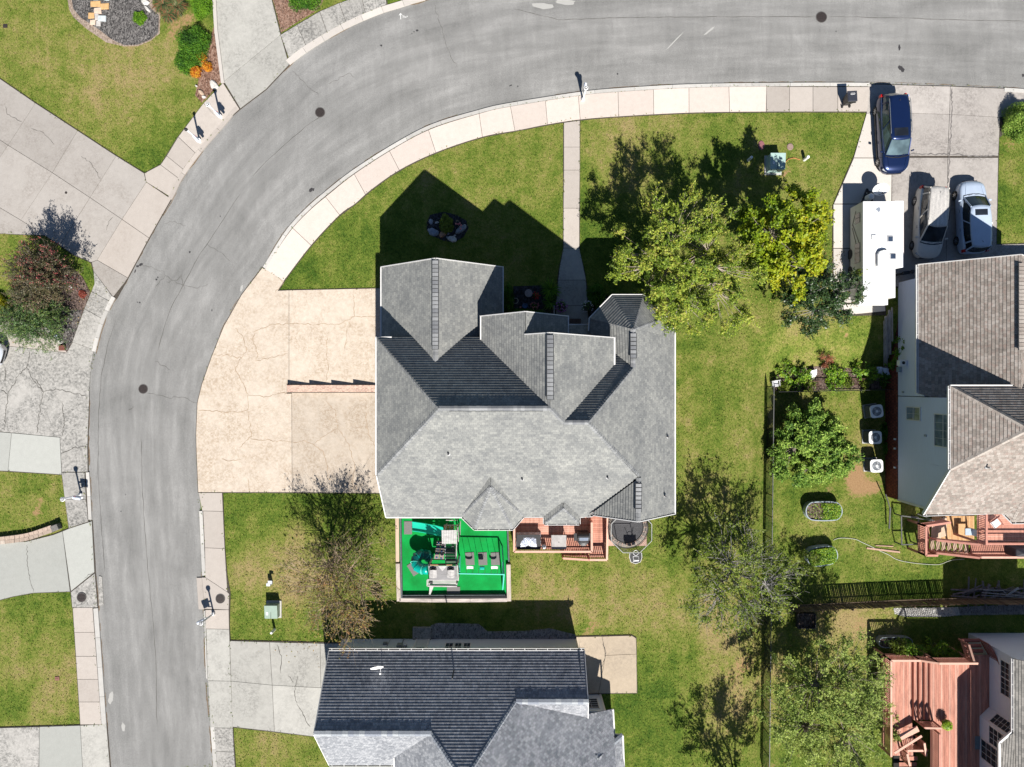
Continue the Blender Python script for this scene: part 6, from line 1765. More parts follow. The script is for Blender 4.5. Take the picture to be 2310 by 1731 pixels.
m = MB(); m.box(W(127, 1190, .25), (.5, .4, .45), rz=.4); m.build('pier', pm('stone_dark', (.16, .15, .14), .9, .3, 9), o, bevel=.02)
# driveway wall: brick with stepped, sloping tops
o = thing('driveway_wall', 'low brick wall stepping down between the two bays of the beige drive', 'wall', W(750, 876, 0))
def paver_mat():
 t = NT('pink_brick'); br = t.n('ShaderNodeTexBrick'); t.l(t.pos(), br.inputs['Vector'])
 br.inputs['Scale'].default_value = 1.0; br.inputs['Brick Width'].default_value = .2; br.inputs['Row Height'].default_value = .1; br.inputs['Mortar Size'].default_value = .012
 br.inputs['Color1'].default_value = (.50, .36, .28, 1); br.inputs['Color2'].default_value = (.34, .2, .16, 1); br.inputs['Mortar'].default_value = (.45, .38, .32, 1)
 n = t.noise(t.pos(), 9, 4, .8)
 return t.fin(t.mix(1.0, br.outputs['Color'], t.ramp(n, [(.3, .75), (.7, 1.25)]), 'MULTIPLY'), .9, t.bump(br.outputs['Fac'], -.4, .01), 0, .2)
M_PBR = paver_mat()
xs_ = [648, 697, 747, 797, 850]
for i in range(4):
 h0, h1 = (.50, .24) if i < 3 else (.55, .24)
 p0, p1 = W(xs_[i], 869, .4), W(xs_[i + 1], 885, .4)
 m = MB()
 m.add([(p0.x, p0.y, 0), (p1.x, p0.y, 0), (p1.x, p1.y, 0), (p0.x, p1.y, 0), (p0.x, p0.y, h0), (p1.x, p0.y, h1), (p1.x, p1.y, h1), (p0.x, p1.y, h0)], [(0, 1, 5, 4), (1, 2, 6, 5), (2, 3, 7, 6), (3, 0, 4, 7), (4, 5, 6, 7)])
 m.build('wall_step', M_PBR, o)
# wheeled bin
o = thing('wheelie_bin', 'black wheeled bin with pale logo on its lid standing on the grey pavement', 'bin', W(1906, 232, ZP), radians(3))
m = MB(); prof = [(.23, 0), (.32, .95)]
m.add([(-.2, -.24, .06), (.2, -.24, .06), (.2, .24, .06), (-.2, .24, .06), (-.3, -.36, 1.0), (.3, -.36, 1.0), (.3, .36, 1.0), (-.3, .36, 1.0)], [(3, 2, 1, 0), (4, 5, 6, 7), (0, 1, 5, 4), (1, 2, 6, 5), (2, 3, 7, 6), (3, 0, 4, 7)])
m.build('body', M_BLACK, o, local=True, bevel=.03)
m = MB(); m.box((0, .02, 1.04), (.66, .72, .07)); m.box((0, -.1, 1.08), (.6, .44, .03)); m.box((0, .3, 1.06), (.62, .04, .06)); m.build('lid', pm('bin_lid', (.03, .033, .045), .4, .1, 4), o, local=True, bevel=.02)
m = MB(); m.bar((-.25, -.42, 1.0), (.25, -.42, 1.0), .04, .04); m.build('handle', M_BLACK, o, local=True)
for s in (-1, 1):
 m = MB(); m.tube([(s * .23, -.3, .11), (s * .29, -.3, .11)], .11, 12); m.build('wheel', M_BLACK, o, local=True)
m = MB(); m.tube([(.02 + .09 * cos(a) - .06, .16 + .05 * sin(a), 1.103) for a in [k * pi / 6 for k in range(2, 13)]], .012, 5); m.tube([(.02 + .09 * cos(a) + .06, .16 + .05 * sin(a), 1.103) for a in [k * pi / 6 for k in range(-4, 7)]], .012, 5)
m.build('logo', M_WPLAST, o, local=True)
# transformers and pedestals
def pad_box(px, py, ang, lb, col, sx=.95, sy=.85, h=.75, flip=1):
 o = thing('utility_box', lb, 'utility box', W(px, py, 0), ang, 'green utility boxes on the lawns')
 m = MB(); m.box((0, 0, .05), (sx + .2, sy + .25, .1)); m.build('concrete_pad', C_KERB, o, local=True, bevel=.01)
 m = MB(); m.add([(-sx / 2, -sy / 2, .1), (sx / 2, -sy / 2, .1), (sx / 2, sy / 2, .1), (-sx / 2, sy / 2, .1), (-sx / 2, -sy / 2, h - .12), (sx / 2, -sy / 2, h - .12), (sx / 2, sy / 2, h), (-sx / 2, sy / 2, h)], [(0, 1, 5, 4), (1, 2, 6, 5), (2, 3, 7, 6), (3, 0, 4, 7), (4, 5, 6, 7)])
 m.build('cabinet', col, o, local=True, bevel=.02)
 m = MB(); m.box((0, sy * .02, h - .045), (sx + .05, sy * .98, .035), rot=Matrix.Rotation(atan2(.12, sy), 3, 'X')); l = m.build('lid', col, o, local=True, bevel=.01)
 m = MB(); m.box((.0, -sy * .1, h - .035), (sx * .02, sy * .8, .02)); m.build('lid_seam', M_DARKIN, o, local=True)
 m = MB(); m.box((-sx * .3, -sy * .1, h - .025), (.14, .2, .012)); m.build('label_plate', M_WPLAST, o, local=True)
M_GBOX = pm('cabinet_mint', (.30, .42, .39), .45, .1, 4); M_GBOX2 = pm('cabinet_sage', (.22, .29, .24), .5, .1, 4)
pad_box(1743, 374, 0, 'mint green transformer box standing in the tree shadow, upper lawn', M_GBOX, 1.0, 1.1, 1.0)
pad_box(619, 1374, 0, 'sage green transformer box on the lawn right of the lower pavement', M_GBOX2, .85, .95, .75)
def pedestal(px, py, lb, h=.75, r=.07, mt=None):
 m = MB(); m.lathe((0, 0, 0), [(r, 0), (r, h - .04), (r * .8, h), (r * .3, h + .01)], 12)
 o = m.build('pedestal', mt or M_WPLAST, None, local=True, smooth=False); o.location = W(px, py, 0); tag(o, lb, 'utility post', 'white service posts in the lawns')
pedestal(1814, 361, 'short white post right of the mint transformer', .7, .11)
pedestal(1688, 362, 'short white post in the tree shadow left of the mint transformer', .7, .1)
pedestal(620, 1420, 'short white post below the sage transformer', .75, .09)
m = MB(); m.box(W(608, 1317, .3), (.26, .2, .55)); m.box(W(609, 1314, .6), (.28, .22, .05)); tag(m.build('service_box', pm('box_pale', (.5, .53, .57), .5, .1, 5)), 'small pale service box above the sage transformer', 'utility box')
for x, y, lb, c_ in [(1717, 329, 'oblong reddish valve cover left of the mint transformer', (.22, .09, .1)), (1782, 332, 'round brown valve cover right of the mint transformer', (.26, .18, .15))]:
 m = MB(); m.lathe(W(x, y, 0), [(.24, 0), (.25, .05), (.2, .07)], 14, .9, 1.35 if x < 1750 else 1); tag(m.build('valve_cover', pm('cover_%d' % x, c_, .8, .25, 9)), lb, 'cover')
for x, y in ((1718, 329), (1781, 335)):
 pass
o = MB(); o.tube([WG(1766, 372) + Vector((0, 0, .04)), WG(1778, 360) + Vector((0, 0, .05)), WG(1790, 357) + Vector((0, 0, .05)), WG(1804, 361) + Vector((0, 0, .03))], .03, 6)
tag(o.build('orange_cable', pm('cable_orange', (.38, .16, .06), .8, .2, 5)), 'orange earth stained cable curling from the mint transformer', 'cable')
# ------------------------------------------------------------------ vehicles
def loft(m, rings, close_ends=True):
 n = len(rings[0])
 vs = [p for r in rings for p in r]
 fs = [(i * n + j, i * n + (j + 1) % n, (i + 1) * n + (j + 1) % n, (i + 1) * n + j) for i in range(len(rings) - 1) for j in range(n)]
 if close_ends: fs += [tuple(range(n))[::-1], tuple(range((len(rings) - 1) * n, len(rings) * n))]
 m.add(vs, fs)
def interp(keys, y):
 """smooth interpolation of (y, value) keys"""
 if y <= keys[0][0]: return keys[0][1]
 for (a, va), (b, vb) in zip(keys[:-1], keys[1:]):
  if y <= b:
   t = (y - a) / (b - a); t = t * t * (3 - 2 * t) if abs(vb - va) > .18 else t
   return va + (vb - va) * t
 return keys[-1][1]
def car(label, loc, ang, paint, L=4.8, Wd=1.86, belt=1.0, top=1.7, hood=.95, cowl=1.15, wsr=.75, rear=.35, roof_in=.26, group='cars', rails=False, sunroof=None, glassc=(.02, .025, .03), hatch=.32, dark_trim=None, name='parked_car', roof_mat=None):
 """front of the car points along local -y. cowl: distance of the windscreen foot from the nose"""
 o = thing(name, label, 'car', loc, ang, group)
 hl = L / 2
 yn, yt = -hl, hl
 wk = [(-hl, Wd * .2), (-hl + .1, Wd * .33), (-hl + .28, Wd * .42), (-hl + .5, Wd * .468), (-hl + .9, Wd * .495), (0, Wd * .5), (hl - .8, Wd * .495), (hl - .3, Wd * .465), (hl - .1, Wd * .42), (hl, Wd * .3)]
 hk = [(-hl, .62), (-hl + .1, .78), (-hl + .35, hood * .93), (-hl + cowl, belt + .02), (hl - .4, belt + .06), (hl - .1, belt - .05), (hl, belt - .25)]
 lk = [(-hl, .38), (-hl + .15, .24), (hl - .2, .26), (hl, .42)]
 rings = []
 ny = 30
 ys = [yn + (yt - yn) * (.5 - .5 * cos(pi * i / ny)) for i in range(ny + 1)]
 for y in ys:
  w = interp(wk, y); h_ = interp(hk, y); l_ = interp(lk, y)
  half = [(w * .90, l_), (w * .985, l_ + .12), (w, l_ + (h_ - l_) * .45), (w * .985, l_ + (h_ - l_) * .78), (w * .94, h_ - .045), (w * .86, h_), (w * .6, h_ + .028), (w * .3, h_ + .042)]
  ring = [(x, y, z) for x, z in half] + [(0, y, h_ + .048)] + [(-x, y, z) for x, z in half[::-1]]
  rings.append(ring)
 m = MB(); loft(m, rings)
 body = m.build('body', paint, o, smooth=True, local=True)
 y0b, y1b = -hl + cowl, hl - .12
 y0r, y1r = y0b + wsr, y1b - rear
 wb, wr = Wd * .455, Wd * .455 - roof_in
 def ring(y0, y1, w, z, nose=.14, tail=.12, wf=.9, wt=.86):
  pts = []
  N_ = 7
  for k in range(N_):          # front edge, bowed forward
   t = k / (N_ - 1) * 2 - 1
   pts.append((t * w * wf, y0 - nose * (1 - t * t) + .02, z))
  for k in range(1, 7):        # right side
   t = k / 7
   ww = w * (wf + (1 - wf) * min(1, t * 4)) * (1 if t < .7 else 1 - (1 - wt) * ((t - .7) / .3))
   pts.append((ww, y0 + (y1 - y0) * t, z))
  for k in range(N_):
   t = 1 - k / (N_ - 1) * 2
   pts.append((t * w * wt, y1 + tail * (1 - t * t) - .02, z))
  for k in range(1, 7):
   t = 1 - k / 7
   ww = w * (wf + (1 - wf) * min(1, t * 4)) * (1 if t < .7 else 1 - (1 - wt) * ((t - .7) / .3))
   pts.append((-ww, y0 + (y1 - y0) * t, z))
  return pts
 gl = glass_mat('car_glass_%d' % int(glassc[1] * 1000), glassc, .04)
 zb = belt - .02; zt = top - .07
 RB = ring(y0b, y1b, wb, zb); RT = ring(y0r, y1r, wr, zt, .1, .08)
 m = MB(); loft(m, [RB, RT], False); gh = m.build('windows', gl, o, smooth=False, local=True)
 RB2 = ring(y0r - .03, y1r + .05, wr + .025, zt - .03, .1, .08); R1 = ring(y0r, y1r, wr - .02, top - .025, .1, .08); R2 = ring(y0r + .18, y1r - .18, wr * .75, top, .08, .06); R3 = ring(y0r + .6, y1r - .6, wr * .3, top + .012, .03, .03)
 m = MB(); loft(m, [RB2, R1, R2, R3]); roof = m.build('roof', roof_mat or paint, o, smooth=True, local=True)
 N_ = len(RB)
 def pillar(i, w=.07, inner=0.0):
  a, b = Vector(RB[i]), Vector(RT[i]); m.bar(a + (a - Vector((0, a.y, a.z))).normalized() * .012, b + Vector((0, 0, .03)) + (b - Vector((0, b.y, b.z))).normalized() * .012, w, .05, up=(a.x, 0, 0.3))
 for i, w_ in ((0, .09), (6, .09), (9, .07), (23, .07), (12, .1), (13, .1), (19, .1), (20, .1)):
  m = MB(); pillar(i, w_); m.build('pillar', paint, o, local=True)
 m = MB(); m.tube([(x, y - .03, z + .045) for x, y, z in RB[:7]], .035, 5); m.build('cowl', M_BLACK, o, local=True)
 m = MB(); m.tube([(-.35, y0b - .12, zb + .09), (.05, y0b - .05, zb + .16)], .012, 4); m.tube([(.1, y0b - .14, zb + .09), (.5, y0b + .0, zb + .16)], .012, 4); m.build('wipers', M_BLACK, o, local=True)
 for s in (-1, 1):
  m = MB(); pts = [(s * Wd * (.26 + .08 * t), -hl + .25 + (cowl - .3) * t, interp(hk, -hl + .25 + (cowl - .3) * t) + .036) for t in (0, .25, .5, .75, 1)]
  m.tube(pts, .012, 4); m.build('hood_crease', paint, o, local=True)
  m = MB(); m.box((s * Wd * .34, -hl + .3, .74), (.36, .26, .14), rot=Matrix.Rotation(s * .55, 3, 'Z') @ Matrix.Rotation(.35, 3, 'X')); m.build('headlight', pm('headlight', (.5, .52, .54), .12, .2, 12, metal=.3, bump=0), o, local=True, bevel=.04)
  m = MB(); m.box((s * Wd * .42, hl - .16, belt - .12), (.16, .2, .34)); m.build('tail_light', pm('tail_light', (.42, .01, .01), .2, .1, 8), o, local=True, bevel=.04)
  m = MB(); m.box((s * (Wd * .5 + .1), y0b + .3, belt + .04), (.2, .1, .13), rz=s * .25); m.build('mirror', paint, o, local=True, bevel=.03)
  for y in (-hl + .92, hl - .98):
   m = MB(); m.lathe((0, 0, 0), [(.2, -.11), (.34, -.1), (.345, 0.02), (.31, .09), (.2, .1)], 20)
   w = m.build('wheel', pm('tyre', (.02, .02, .02), .85, .2, 8), o, local=True); w.location = (s * (Wd * .5 - .1), y, .345); w.rotation_euler = (0, s * pi / 2, 0)
   m = MB(); m.lathe((0, 0, 0), [(.21, .085), (.21, .1), (.195, .09)], 18)
   for k in range(7): m.box((cos(k * 2 * pi / 7) * .11, sin(k * 2 * pi / 7) * .11, .095), (.2, .035, .02), rz=k * 2 * pi / 7)
   m.lathe((0, 0, 0), [(.05, .08), (.05, .12), (.02, .125)], 10)
   m.build('rim', M_CHROME, w, local=True)
 m = MB(); m.box((0, -hl + .02, .58), (Wd * .5, .06, .16)); m.build('grille', M_BLACK, o, local=True)
 m = MB()
 if dark_trim:
  for s in (-1, 1): m.box((s * Wd * .485, 0, .3), (.06, L * .55, .16))
  m.build('sill', dark_trim, o, local=True, bevel=.02)
 m = MB()
 for s in (-1, 1): m.tube([(s * (wb + .02) * (1 if 0 < k < 6 else .93), y0b + .2 + (y1b - y0b - .3) * k / 6, zb + .03) for k in range(7)], .014, 4)
 m.build('window_trim', M_CHROME, o, local=True)
 for i in (0.42, 0.68):
  m = MB()
  for s in (-1, 1): m.box((s * Wd * .498, -hl + L * i, belt - .16), (.04, .2, .04))
  m.build('door_handle', M_CHROME if paint.name != 'paint_blue' else paint, o, local=True)
 if rails:
  for s in (-1, 1):
   m = MB(); m.tube([(s * (wr - .03), y0r + .35, top), (s * (wr - .02), y0r + .5, top + .05), (s * (wr - .02), y1r - .4, top + .05), (s * (wr - .03), y1r - .2, top)], .022, 6); m.build('roof_rail', M_BLACK if rails == 1 else M_CHROME, o, local=True)
 if sunroof:
  m = MB(); m.box((0, y0r + sunroof[0], top + .002), (sunroof[1], sunroof[2], .03)); m.build('sunroof', glass_mat('sunroof_glass', (.01, .012, .016), .06), o, local=True, bevel=.02)
 m = MB(); m.tube([(0, y1r - .35, top + .01), (0, y1r - .28, top + .1)], .02, 6, r2=.008); m.build('antenna', M_BLACK, o, local=True)
 return o
P_BLUE = pm('paint_blue', (0.008, 0.022, 0.085), .28, .06, 2, metal=.55, bump=0, coat=.7, spec=.6)
P_GOLD = pm('paint_champagne', (0.6, 0.56, 0.5), .4, .06, 2, metal=.0, bump=0, coat=.4)
P_SILV = pm('paint_silver_blue', (0.44, 0.52, 0.64), .3, .05, 2, metal=.12, bump=0, coat=.6)
P_WHITE = pm('paint_silver_white', (0.6, 0.62, 0.66), .3, .05, 2, metal=.3, bump=0, coat=.6)
def dusty():
 t = NT('roof_dusty'); n = t.noise(t.pos((3.5, .55, 1)), 2.2, 5, .7); n2 = t.noise(t.pos(), 12, 4, .8)
 col = t.ramp(t.mix(.45, n, n2), [(.38, (.32, .31, .30)), (.62, (.62, .59, .55))])
 return t.fin(col, .5, None, .2, .4)
GC = 'vehicles parked on the east drive'
car('metallic blue minivan with panel sunroof parked nose down on the east drive', W(2000, 312, 0) + Vector((0, 0, ZD)), radians(3.0), P_BLUE, L=5.45, Wd=1.95, belt=1.05, top=1.74, hood=1.0, cowl=1.12, wsr=.95, rear=.35, roof_in=.16, group=GC, rails=2, sunroof=(.45, .95, .55), glassc=(.05, .075, .085), dark_trim=M_BLACK)
car('champagne minivan with dusty roof parked left of the silver crossover', W(2081, 508, 0) + Vector((0, 0, ZD)), radians(-3.5), P_GOLD, L=5.0, Wd=1.86, belt=1.02, top=1.74, hood=.95, cowl=1.05, wsr=1.0, rear=.25, roof_in=.13, group=GC, rails=1, roof_mat=dusty())
car('silver blue crossover with black sunroof parked beside the grass, nose up', W(2176, 496, 0) + Vector((0, 0, ZD)), radians(180 + 2.0), P_SILV, L=5.05, Wd=1.88, belt=1.0, top=1.66, hood=.98, cowl=1.15, wsr=.85, rear=.2, roof_in=.13, group=GC, sunroof=(.42, .86, .42), glassc=(.012, .016, .018))
car('silver white car cut by the left picture edge', W(-48, 786, 0) + Vector((0, 0, ZD)), radians(74), P_WHITE, L=4.6, Wd=1.86, belt=.95, top=1.45, cowl=1.3, wsr=.7, rear=.7, group=None)
# camper
o = thing('camper_trailer', 'long white travel trailer with slide-out parked beside the brown roofed house', 'camper', W(1968, 570, 0) + Vector((0, 0, ZD)))
zr_ = 2.05
def B3(px, py): return W(px, py, zr_)
RVW = pm('camper_white', (.74, .74, .74), .5, .03, 2); RVG = pm('camper_side', (.52, .51, .46), .45, .06, 3)
p = [B3(1949, 455), B3(2022, 455), B3(2018, 672), B3(1942, 672)]
x0, x1 = (p[0].x + p[3].x) / 2, (p[1].x + p[2].x) / 2; y0, y1 = p[0].y, p[2].y
m = MB(); m.box(((x0 + x1) / 2, (y0 + y1) / 2, 1.2), (x1 - x0, y0 - y1, 1.66)); body = m.build('body', RVG, o, bevel=.05)
m = MB(); m.box(((x0 + x1) / 2, (y0 + y1) / 2, zr_), (x1 - x0 - .06, y0 - y1, .08)); m.box(((x0 + x1) / 2, B3(1950, 603).y, zr_ + .045), (x1 - x0, .03, .02)); m.build('roof', RVW, o, bevel=.02)
m = MB(); sx0, sx1 = x1, W(2037, 500, 1.95).x; m.box(((sx0 + sx1) / 2, (B3(0, 453).y + B3(0, 603).y) / 2, 1.2), (sx1 - sx0, B3(0, 453).y - B3(0, 603).y, 1.5)); m.box(((sx0 + sx1) / 2, (B3(0, 453).y + B3(0, 603).y) / 2, 1.98), (sx1 - sx0 + .04, B3(0, 453).y - B3(0, 603).y + .02, .06)); sl = m.build('slide_out', RVW, o, bevel=.02)
m = MB(); m.bar((sx1 + .01, B3(0, 453).y, 1.97), (sx1 + .01, B3(0, 603).y, 1.97), .03, .08); m.build('awning_rail', pm('rail_pinkish', (.5, .42, .4), .5, .1, 5), sl)
m = MB(); m.box(((x0 + x1) / 2 - .15, y1 - .22, 1.4), (x1 - x0 - .25, .42, .5)); m.bar((x0 + .1, y1 - .25, 1.7), (x1 - .4, y1 - .25, 1.7), .1, .06); m.build('bumper_storage', RVW, o, bevel=.03)
# side windows on the west wall
for a, b, z0, z1_ in ((474, 497, 1.1, 1.75), (543, 588, 1.05, 1.75), (632, 654, 1.1, 1.7)):
 ya, yb = W(0, a, 2.3).y, W(0, b, 2.3).y
 m = MB(); m.box((x0 - .01, (ya + yb) / 2, (z0 + z1_) / 2), (.04, ya - yb, z1_ - z0)); w = m.build('window', glass_mat('camper_glass', (.06, .05, .035), .15), o, bevel=.03)
 m = MB(); m.box((x0 - .03, (ya + yb) / 2, (z0 + z1_) / 2), (.02, .03, z1_ - z0)); m.build('mullion', M_BLACK, w)
m = MB()
for k, (a, b, c_, d) in enumerate([(500, .8, 545, 1.6), (505, .7, 560, 1.4), (470, 1.2, 500, .7)]):
 m.bar((x0 - .012, W(0, a, 2).y, b), (x0 - .012, W(0, c_, 2).y, d), .02, .05)
m.build('side_stripe', pm('stripe_brown', (.12, .09, .06), .5, .1, 5), o)
def rbox(px, py, sx, sy, h_, mt, name):
 q = B3(px, py); m = MB(); m.box((q.x, q.y, zr_ + .04 + h_ / 2), (sx, sy, h_)); return m.build(name, mt, o, bevel=min(.03, h_ * .3))
rbox(1970, 537, .34, .34, .1, RVW, 'roof_hatch'); f1 = rbox(2007, 540, .40, .42, .06, pm('camper_frame', (.45, .45, .46), .5, .05, 4), 'roof_vent'); rbox(2007, 540, .32, .34, .075, glass_mat('vent_glass', (.02, .03, .05)), 'vent_cover')
f1 = rbox(2013, 579, .42, .42, .06, pm('camper_frame', (.45, .45, .46), .5, .05, 4), 'roof_vent'); rbox(2013, 579, .34, .34, .075, glass_mat('vent_glass', (.02, .03, .05)), 'vent_cover')
q = B3(1990, 582); m = MB();
pts = [(-.42, -.62), (-.42, .2), (-.3, .42), (0, .5), (.26, .46), (.34, .3), (.34, -.62)]
m.prism([(q.x + a, q.y + b) for a, b in pts], zr_ + .04, zr_ + .3); m.build('air_conditioner', RVW, o, bevel=.06)
m = MB(); m.tube([(q.x - .5, q.y - .62, zr_ + .06), (q.x - .5, q.y + .25, zr_ + .06), (q.x - .34, q.y + .5, zr_ + .06), (q.x + .26, q.y + .56, zr_ + .06)], .022, 5); m.tube([(q.x - .41, q.y - .6, zr_ + .1), (q.x - .41, q.y + .2, zr_ + .1), (q.x - .28, q.y + .42, zr_ + .1), (q.x + .25, q.y + .47, zr_ + .1)], .018, 5); m.build('shroud_seam', pm('seam_grey', (.2, .19, .18), .8, .1, 5), o)
q = B3(1981, 474); m = MB(); m.prism([(q.x + a * .03, q.y + b * .03) for a, b in [(-6, -1), (-4, 4), (2, 6), (5, 2), (3, -3), (0, -7), (-1, -3)]], zr_ + .04, zr_ + .055); m.build('roof_patch', pm('patch_grey', (.2, .23, .28), .7, .2, 9), o)
m = MB(); m.bar((x0 + .6, y0, .55), ((x0 + x1) / 2, y0 + 1.3, .5), .1, .12); m.bar((x1 - .6, y0, .55), ((x0 + x1) / 2, y0 + 1.3, .5), .1, .12); m.tube([((x0 + x1) / 2, y0 + .9, .0), ((x0 + x1) / 2, y0 + .9, .9)], .05, 8); m.build('tow_frame', M_BLACK, o)
m = MB(); m.lathe(((x0 + x1) / 2, y0 + .62, .55), [(.1, 0), (.22, .04), (.22, .5), (.15, .6), (.04, .62)], 14); m.build('gas_bottle', pm('bottle_white', (.6, .6, .62), .35, .05, 5), o)
for y in (-1.2, .0):
 m = MB(); m.tube([(x0 - .01, (y0 + y1) / 2 + y, .36), (x0 + .25, (y0 + y1) / 2 + y, .36)], .36, 16); m.build('wheel', pm('tyre', (.02, .02, .02), .85, .2, 8), o)
# satellite dish on a mast in front of the camper
o = thing('satellite_dish', 'white oval satellite dish on a mast just above the camper', 'satellite dish', W(1966, 438, 0) + Vector((0, 0, ZD - 1.1)))
b = 0
m = MB(); m.tube([(0, 0, 1.1), (0, 0, 1.9), (.03, .05, 2.05)], .04, 8); m.tube([(0, 0, 1.3), (.3, .2, 1.12)], .03); m.tube([(0, 0, 1.3), (-.3, .2, 1.12)], .03); m.build('mast', M_BLACK, o, local=True)
m = MB(); Rm = Matrix.Rotation(radians(38), 4, 'X')
n = 20; vs = []; fs = []
for i, (r, z) in enumerate([(0.001, 0), (.25, .015), (.45, .05), (.56, .1)]):
 for j in range(n):
  a = 2 * pi * j / n; v = Rm @ Vector((cos(a) * r, sin(a) * r * .8, z)); vs.append((v.x + .03, v.y + .05, v.z + 2.12))
for i in range(3):
 for j in range(n): fs.append((i * n + j, i * n + (j + 1) % n, (i + 1) * n + (j + 1) % n, (i + 1) * n + j))
m.add(vs, fs); m.build('dish', M_WPLAST, o, smooth=True, local=True)
m = MB(); v = Rm @ Vector((0, -.1, .5)); m.tube([(.03, -.3, 1.9), (.03 + v.x, .05 + v.y, 2.1 + v.z)], .018, 6); m.box((.03 + v.x, .05 + v.y, 2.12 + v.z), (.08, .08, .12)); m.build('receiver_arm', M_BLACK, o, local=True)
# small dish on the navy roof
q = NZ(862, 1506)
o = thing('satellite_dish', 'small white satellite dish on the navy roof near its upper gutter', 'satellite dish', q)
m = MB(); m.tube([(0, 0, 0), (0, .05, .35), (-.02, .3, .75)], .022, 6); m.build('mast', M_WPLAST, o, local=True)
m = MB(); vs = []; fs = []; Rm = Matrix.Rotation(radians(12), 4, 'Z') @ Matrix.Rotation(radians(58), 4, 'X')
for i, (r, z) in enumerate([(.001, 0), (.24, .02), (.43, .07)]):
 for j in range(n):
  a = 2 * pi * j / n; v = Rm @ Vector((cos(a) * r, sin(a) * r, z)); vs.append((v.x - .2, v.y + .35, v.z + .75))
for i in range(2):
 for j in range(n): fs.append((i * n + j, i * n + (j + 1) % n, (i + 1) * n + (j + 1) % n, (i + 1) * n + j))
m.add(vs, fs); m.build('dish', M_WPLAST, o, smooth=True, local=True)
m = MB(); m.tube([(-.2, .35, .6), (0, .1, .55), (.0, -.15, .6)], .015, 5); m.box((.0, -.16, .62), (.12, .08, .08)); m.build('receiver_arm', M_WPLAST, o, local=True)
# ------------------------------------------------------------------ play area south of the main house
M_TURF = None
def turf():
 t = NT('play_turf'); n = t.noise(t.pos(), .8, 4, .6); n2 = t.noise(t.pos(), 40, 3, .7)
 n3 = t.noise(t.pos(), 3.5, 5, .8, 1); col = t.ramp(n, [(.3, (.0, .18, .028)), (.7, (.0, .30, .055))]); col = t.mix(1.0, col, t.ramp(n2, [(.3, .75), (.7, 1.15)]), 'MULTIPLY'); col = t.mix(t.ramp(n3, [(.6, 0.0), (.75, .3)]), col, (.06, .2, .07))
 return t.fin(col, .85, t.bump(n2, .2, .01), 0, .2)
o = thing('play_surface', 'bright green artificial turf inside a timber frame behind the grey roofed house', 'play area', W(1027, 1258, 0))
PS = ((900, 1120), (1143, 1347))
m = MB(); m.prism([W(x, y, .14)[:2] for x, y in [(897, 1120), (1146, 1120), (1146, 1345), (903, 1345)]], -.05, .14); m.build('turf', turf(), o)
M_TIM = pm('weathered_timber', (.44, .38, .33), .9, .3, 5, stretch=(1, .2, 1)); M_TIM2 = pm('weathered_timber_x', (.42, .37, .34), .9, .35, 5, stretch=(.2, 1, 1)); M_EDGE = pm('edge_dark', (.10, .11, .12), .9, .3, 8)
M_TIMT = pm('timber_tan', (.50, .38, .28), .9, .2, 5, stretch=(1, .2, 1))
zt_ = .42
def tim(a, b, w, mt, name='frame_timber', h_=.42):
 pa_, pb_ = W(a[0], a[1], zt_), W(b[0], b[1], zt_); pa_.z = pb_.z = zt_ - h_ / 2
 m = MB(); m.bar(pa_, pb_, w, h_); m.build(name, mt, o, bevel=.015)
tim((895.5, 1168), (896.5, 1268), .24, M_TIMT); tim((897, 1272), (899.5, 1357), .28, M_TIM)
tim((903, 1168), (906, 1350), .1, M_EDGE); tim((1145, 1190), (1148, 1268), .1, M_EDGE); tim((1147, 1274), (1148.5, 1357), .3, M_TIM)
tim((901, 1354), (974, 1355), .26, M_TIM2); tim((974.5, 1355), (1060, 1355), .26, M_TIM2); tim((1060.5, 1355), (1144, 1354), .26, M_TIM2)
tim((906, 1348), (1142, 1347), .07, M_BLACK); tim((906, 1344), (1140, 1343), .05, M_EDGE, h_=.38)
gm = 'grey rubber mats on the green turf'
M_MAT = pm('mat_grey', (.15, .145, .14), .9, .15, 12)
for x, y, a, b, r, lb in [(920.5, 1191, .56, .92, 0, 'grey mat in the upper left corner of the turf'), (932, 1284, .9, .5, .95 - 1.57 * 0, 'tilted grey mat at the foot of the teal tube slide'), (1060, 1261, .62, .9, .06, 'grey mat under the left swing'), (1089, 1261, .62, .9, .05, 'grey mat under the middle swing'), (1117.5, 1261, .62, .9, .05, 'grey mat under the right swing'), (1023, 1333, .92, .56, 0, 'grey mat below the playhouse balcony')]:
 m = MB(); m.box(W(x, y, .165), (a, b, .03), rz=-1.0 if abs(r - .95) < .01 else r); tag(m.build('rubber_mat', M_MAT, bevel=.01), lb, 'mat', gm)
# playhouse tower
M_PW = pm('play_wood_white', (.40, .385, .375), .85, .3, 5, stretch=(.4, 2, 1)); M_PD = pm('play_wood_dark', (.07, .065, .07), .8, .3, 5, stretch=(.3, 3, 1)); M_PG = pm('play_wood_grey', (.24, .235, .24), .85, .25, 5, stretch=(.25, 3, 1))
M_TEAL = pm('plastic_teal', (.0, .32, .26), .3, .08, 3, coat=.3); M_TEALD = pm('plastic_dark_teal', (.0, .13, .12), .35, .1, 3); M_CYAN = pm('plastic_cyan', (.10, .55, .46), .35, .05, 3)
o = thing('playhouse', 'wooden climbing tower with grey shingled roof, slides and ramp on the green turf', 'playhouse', W(1005, 1262, .14))
ZB = .14
def PWp(px, py, z): return W(px, py, z)
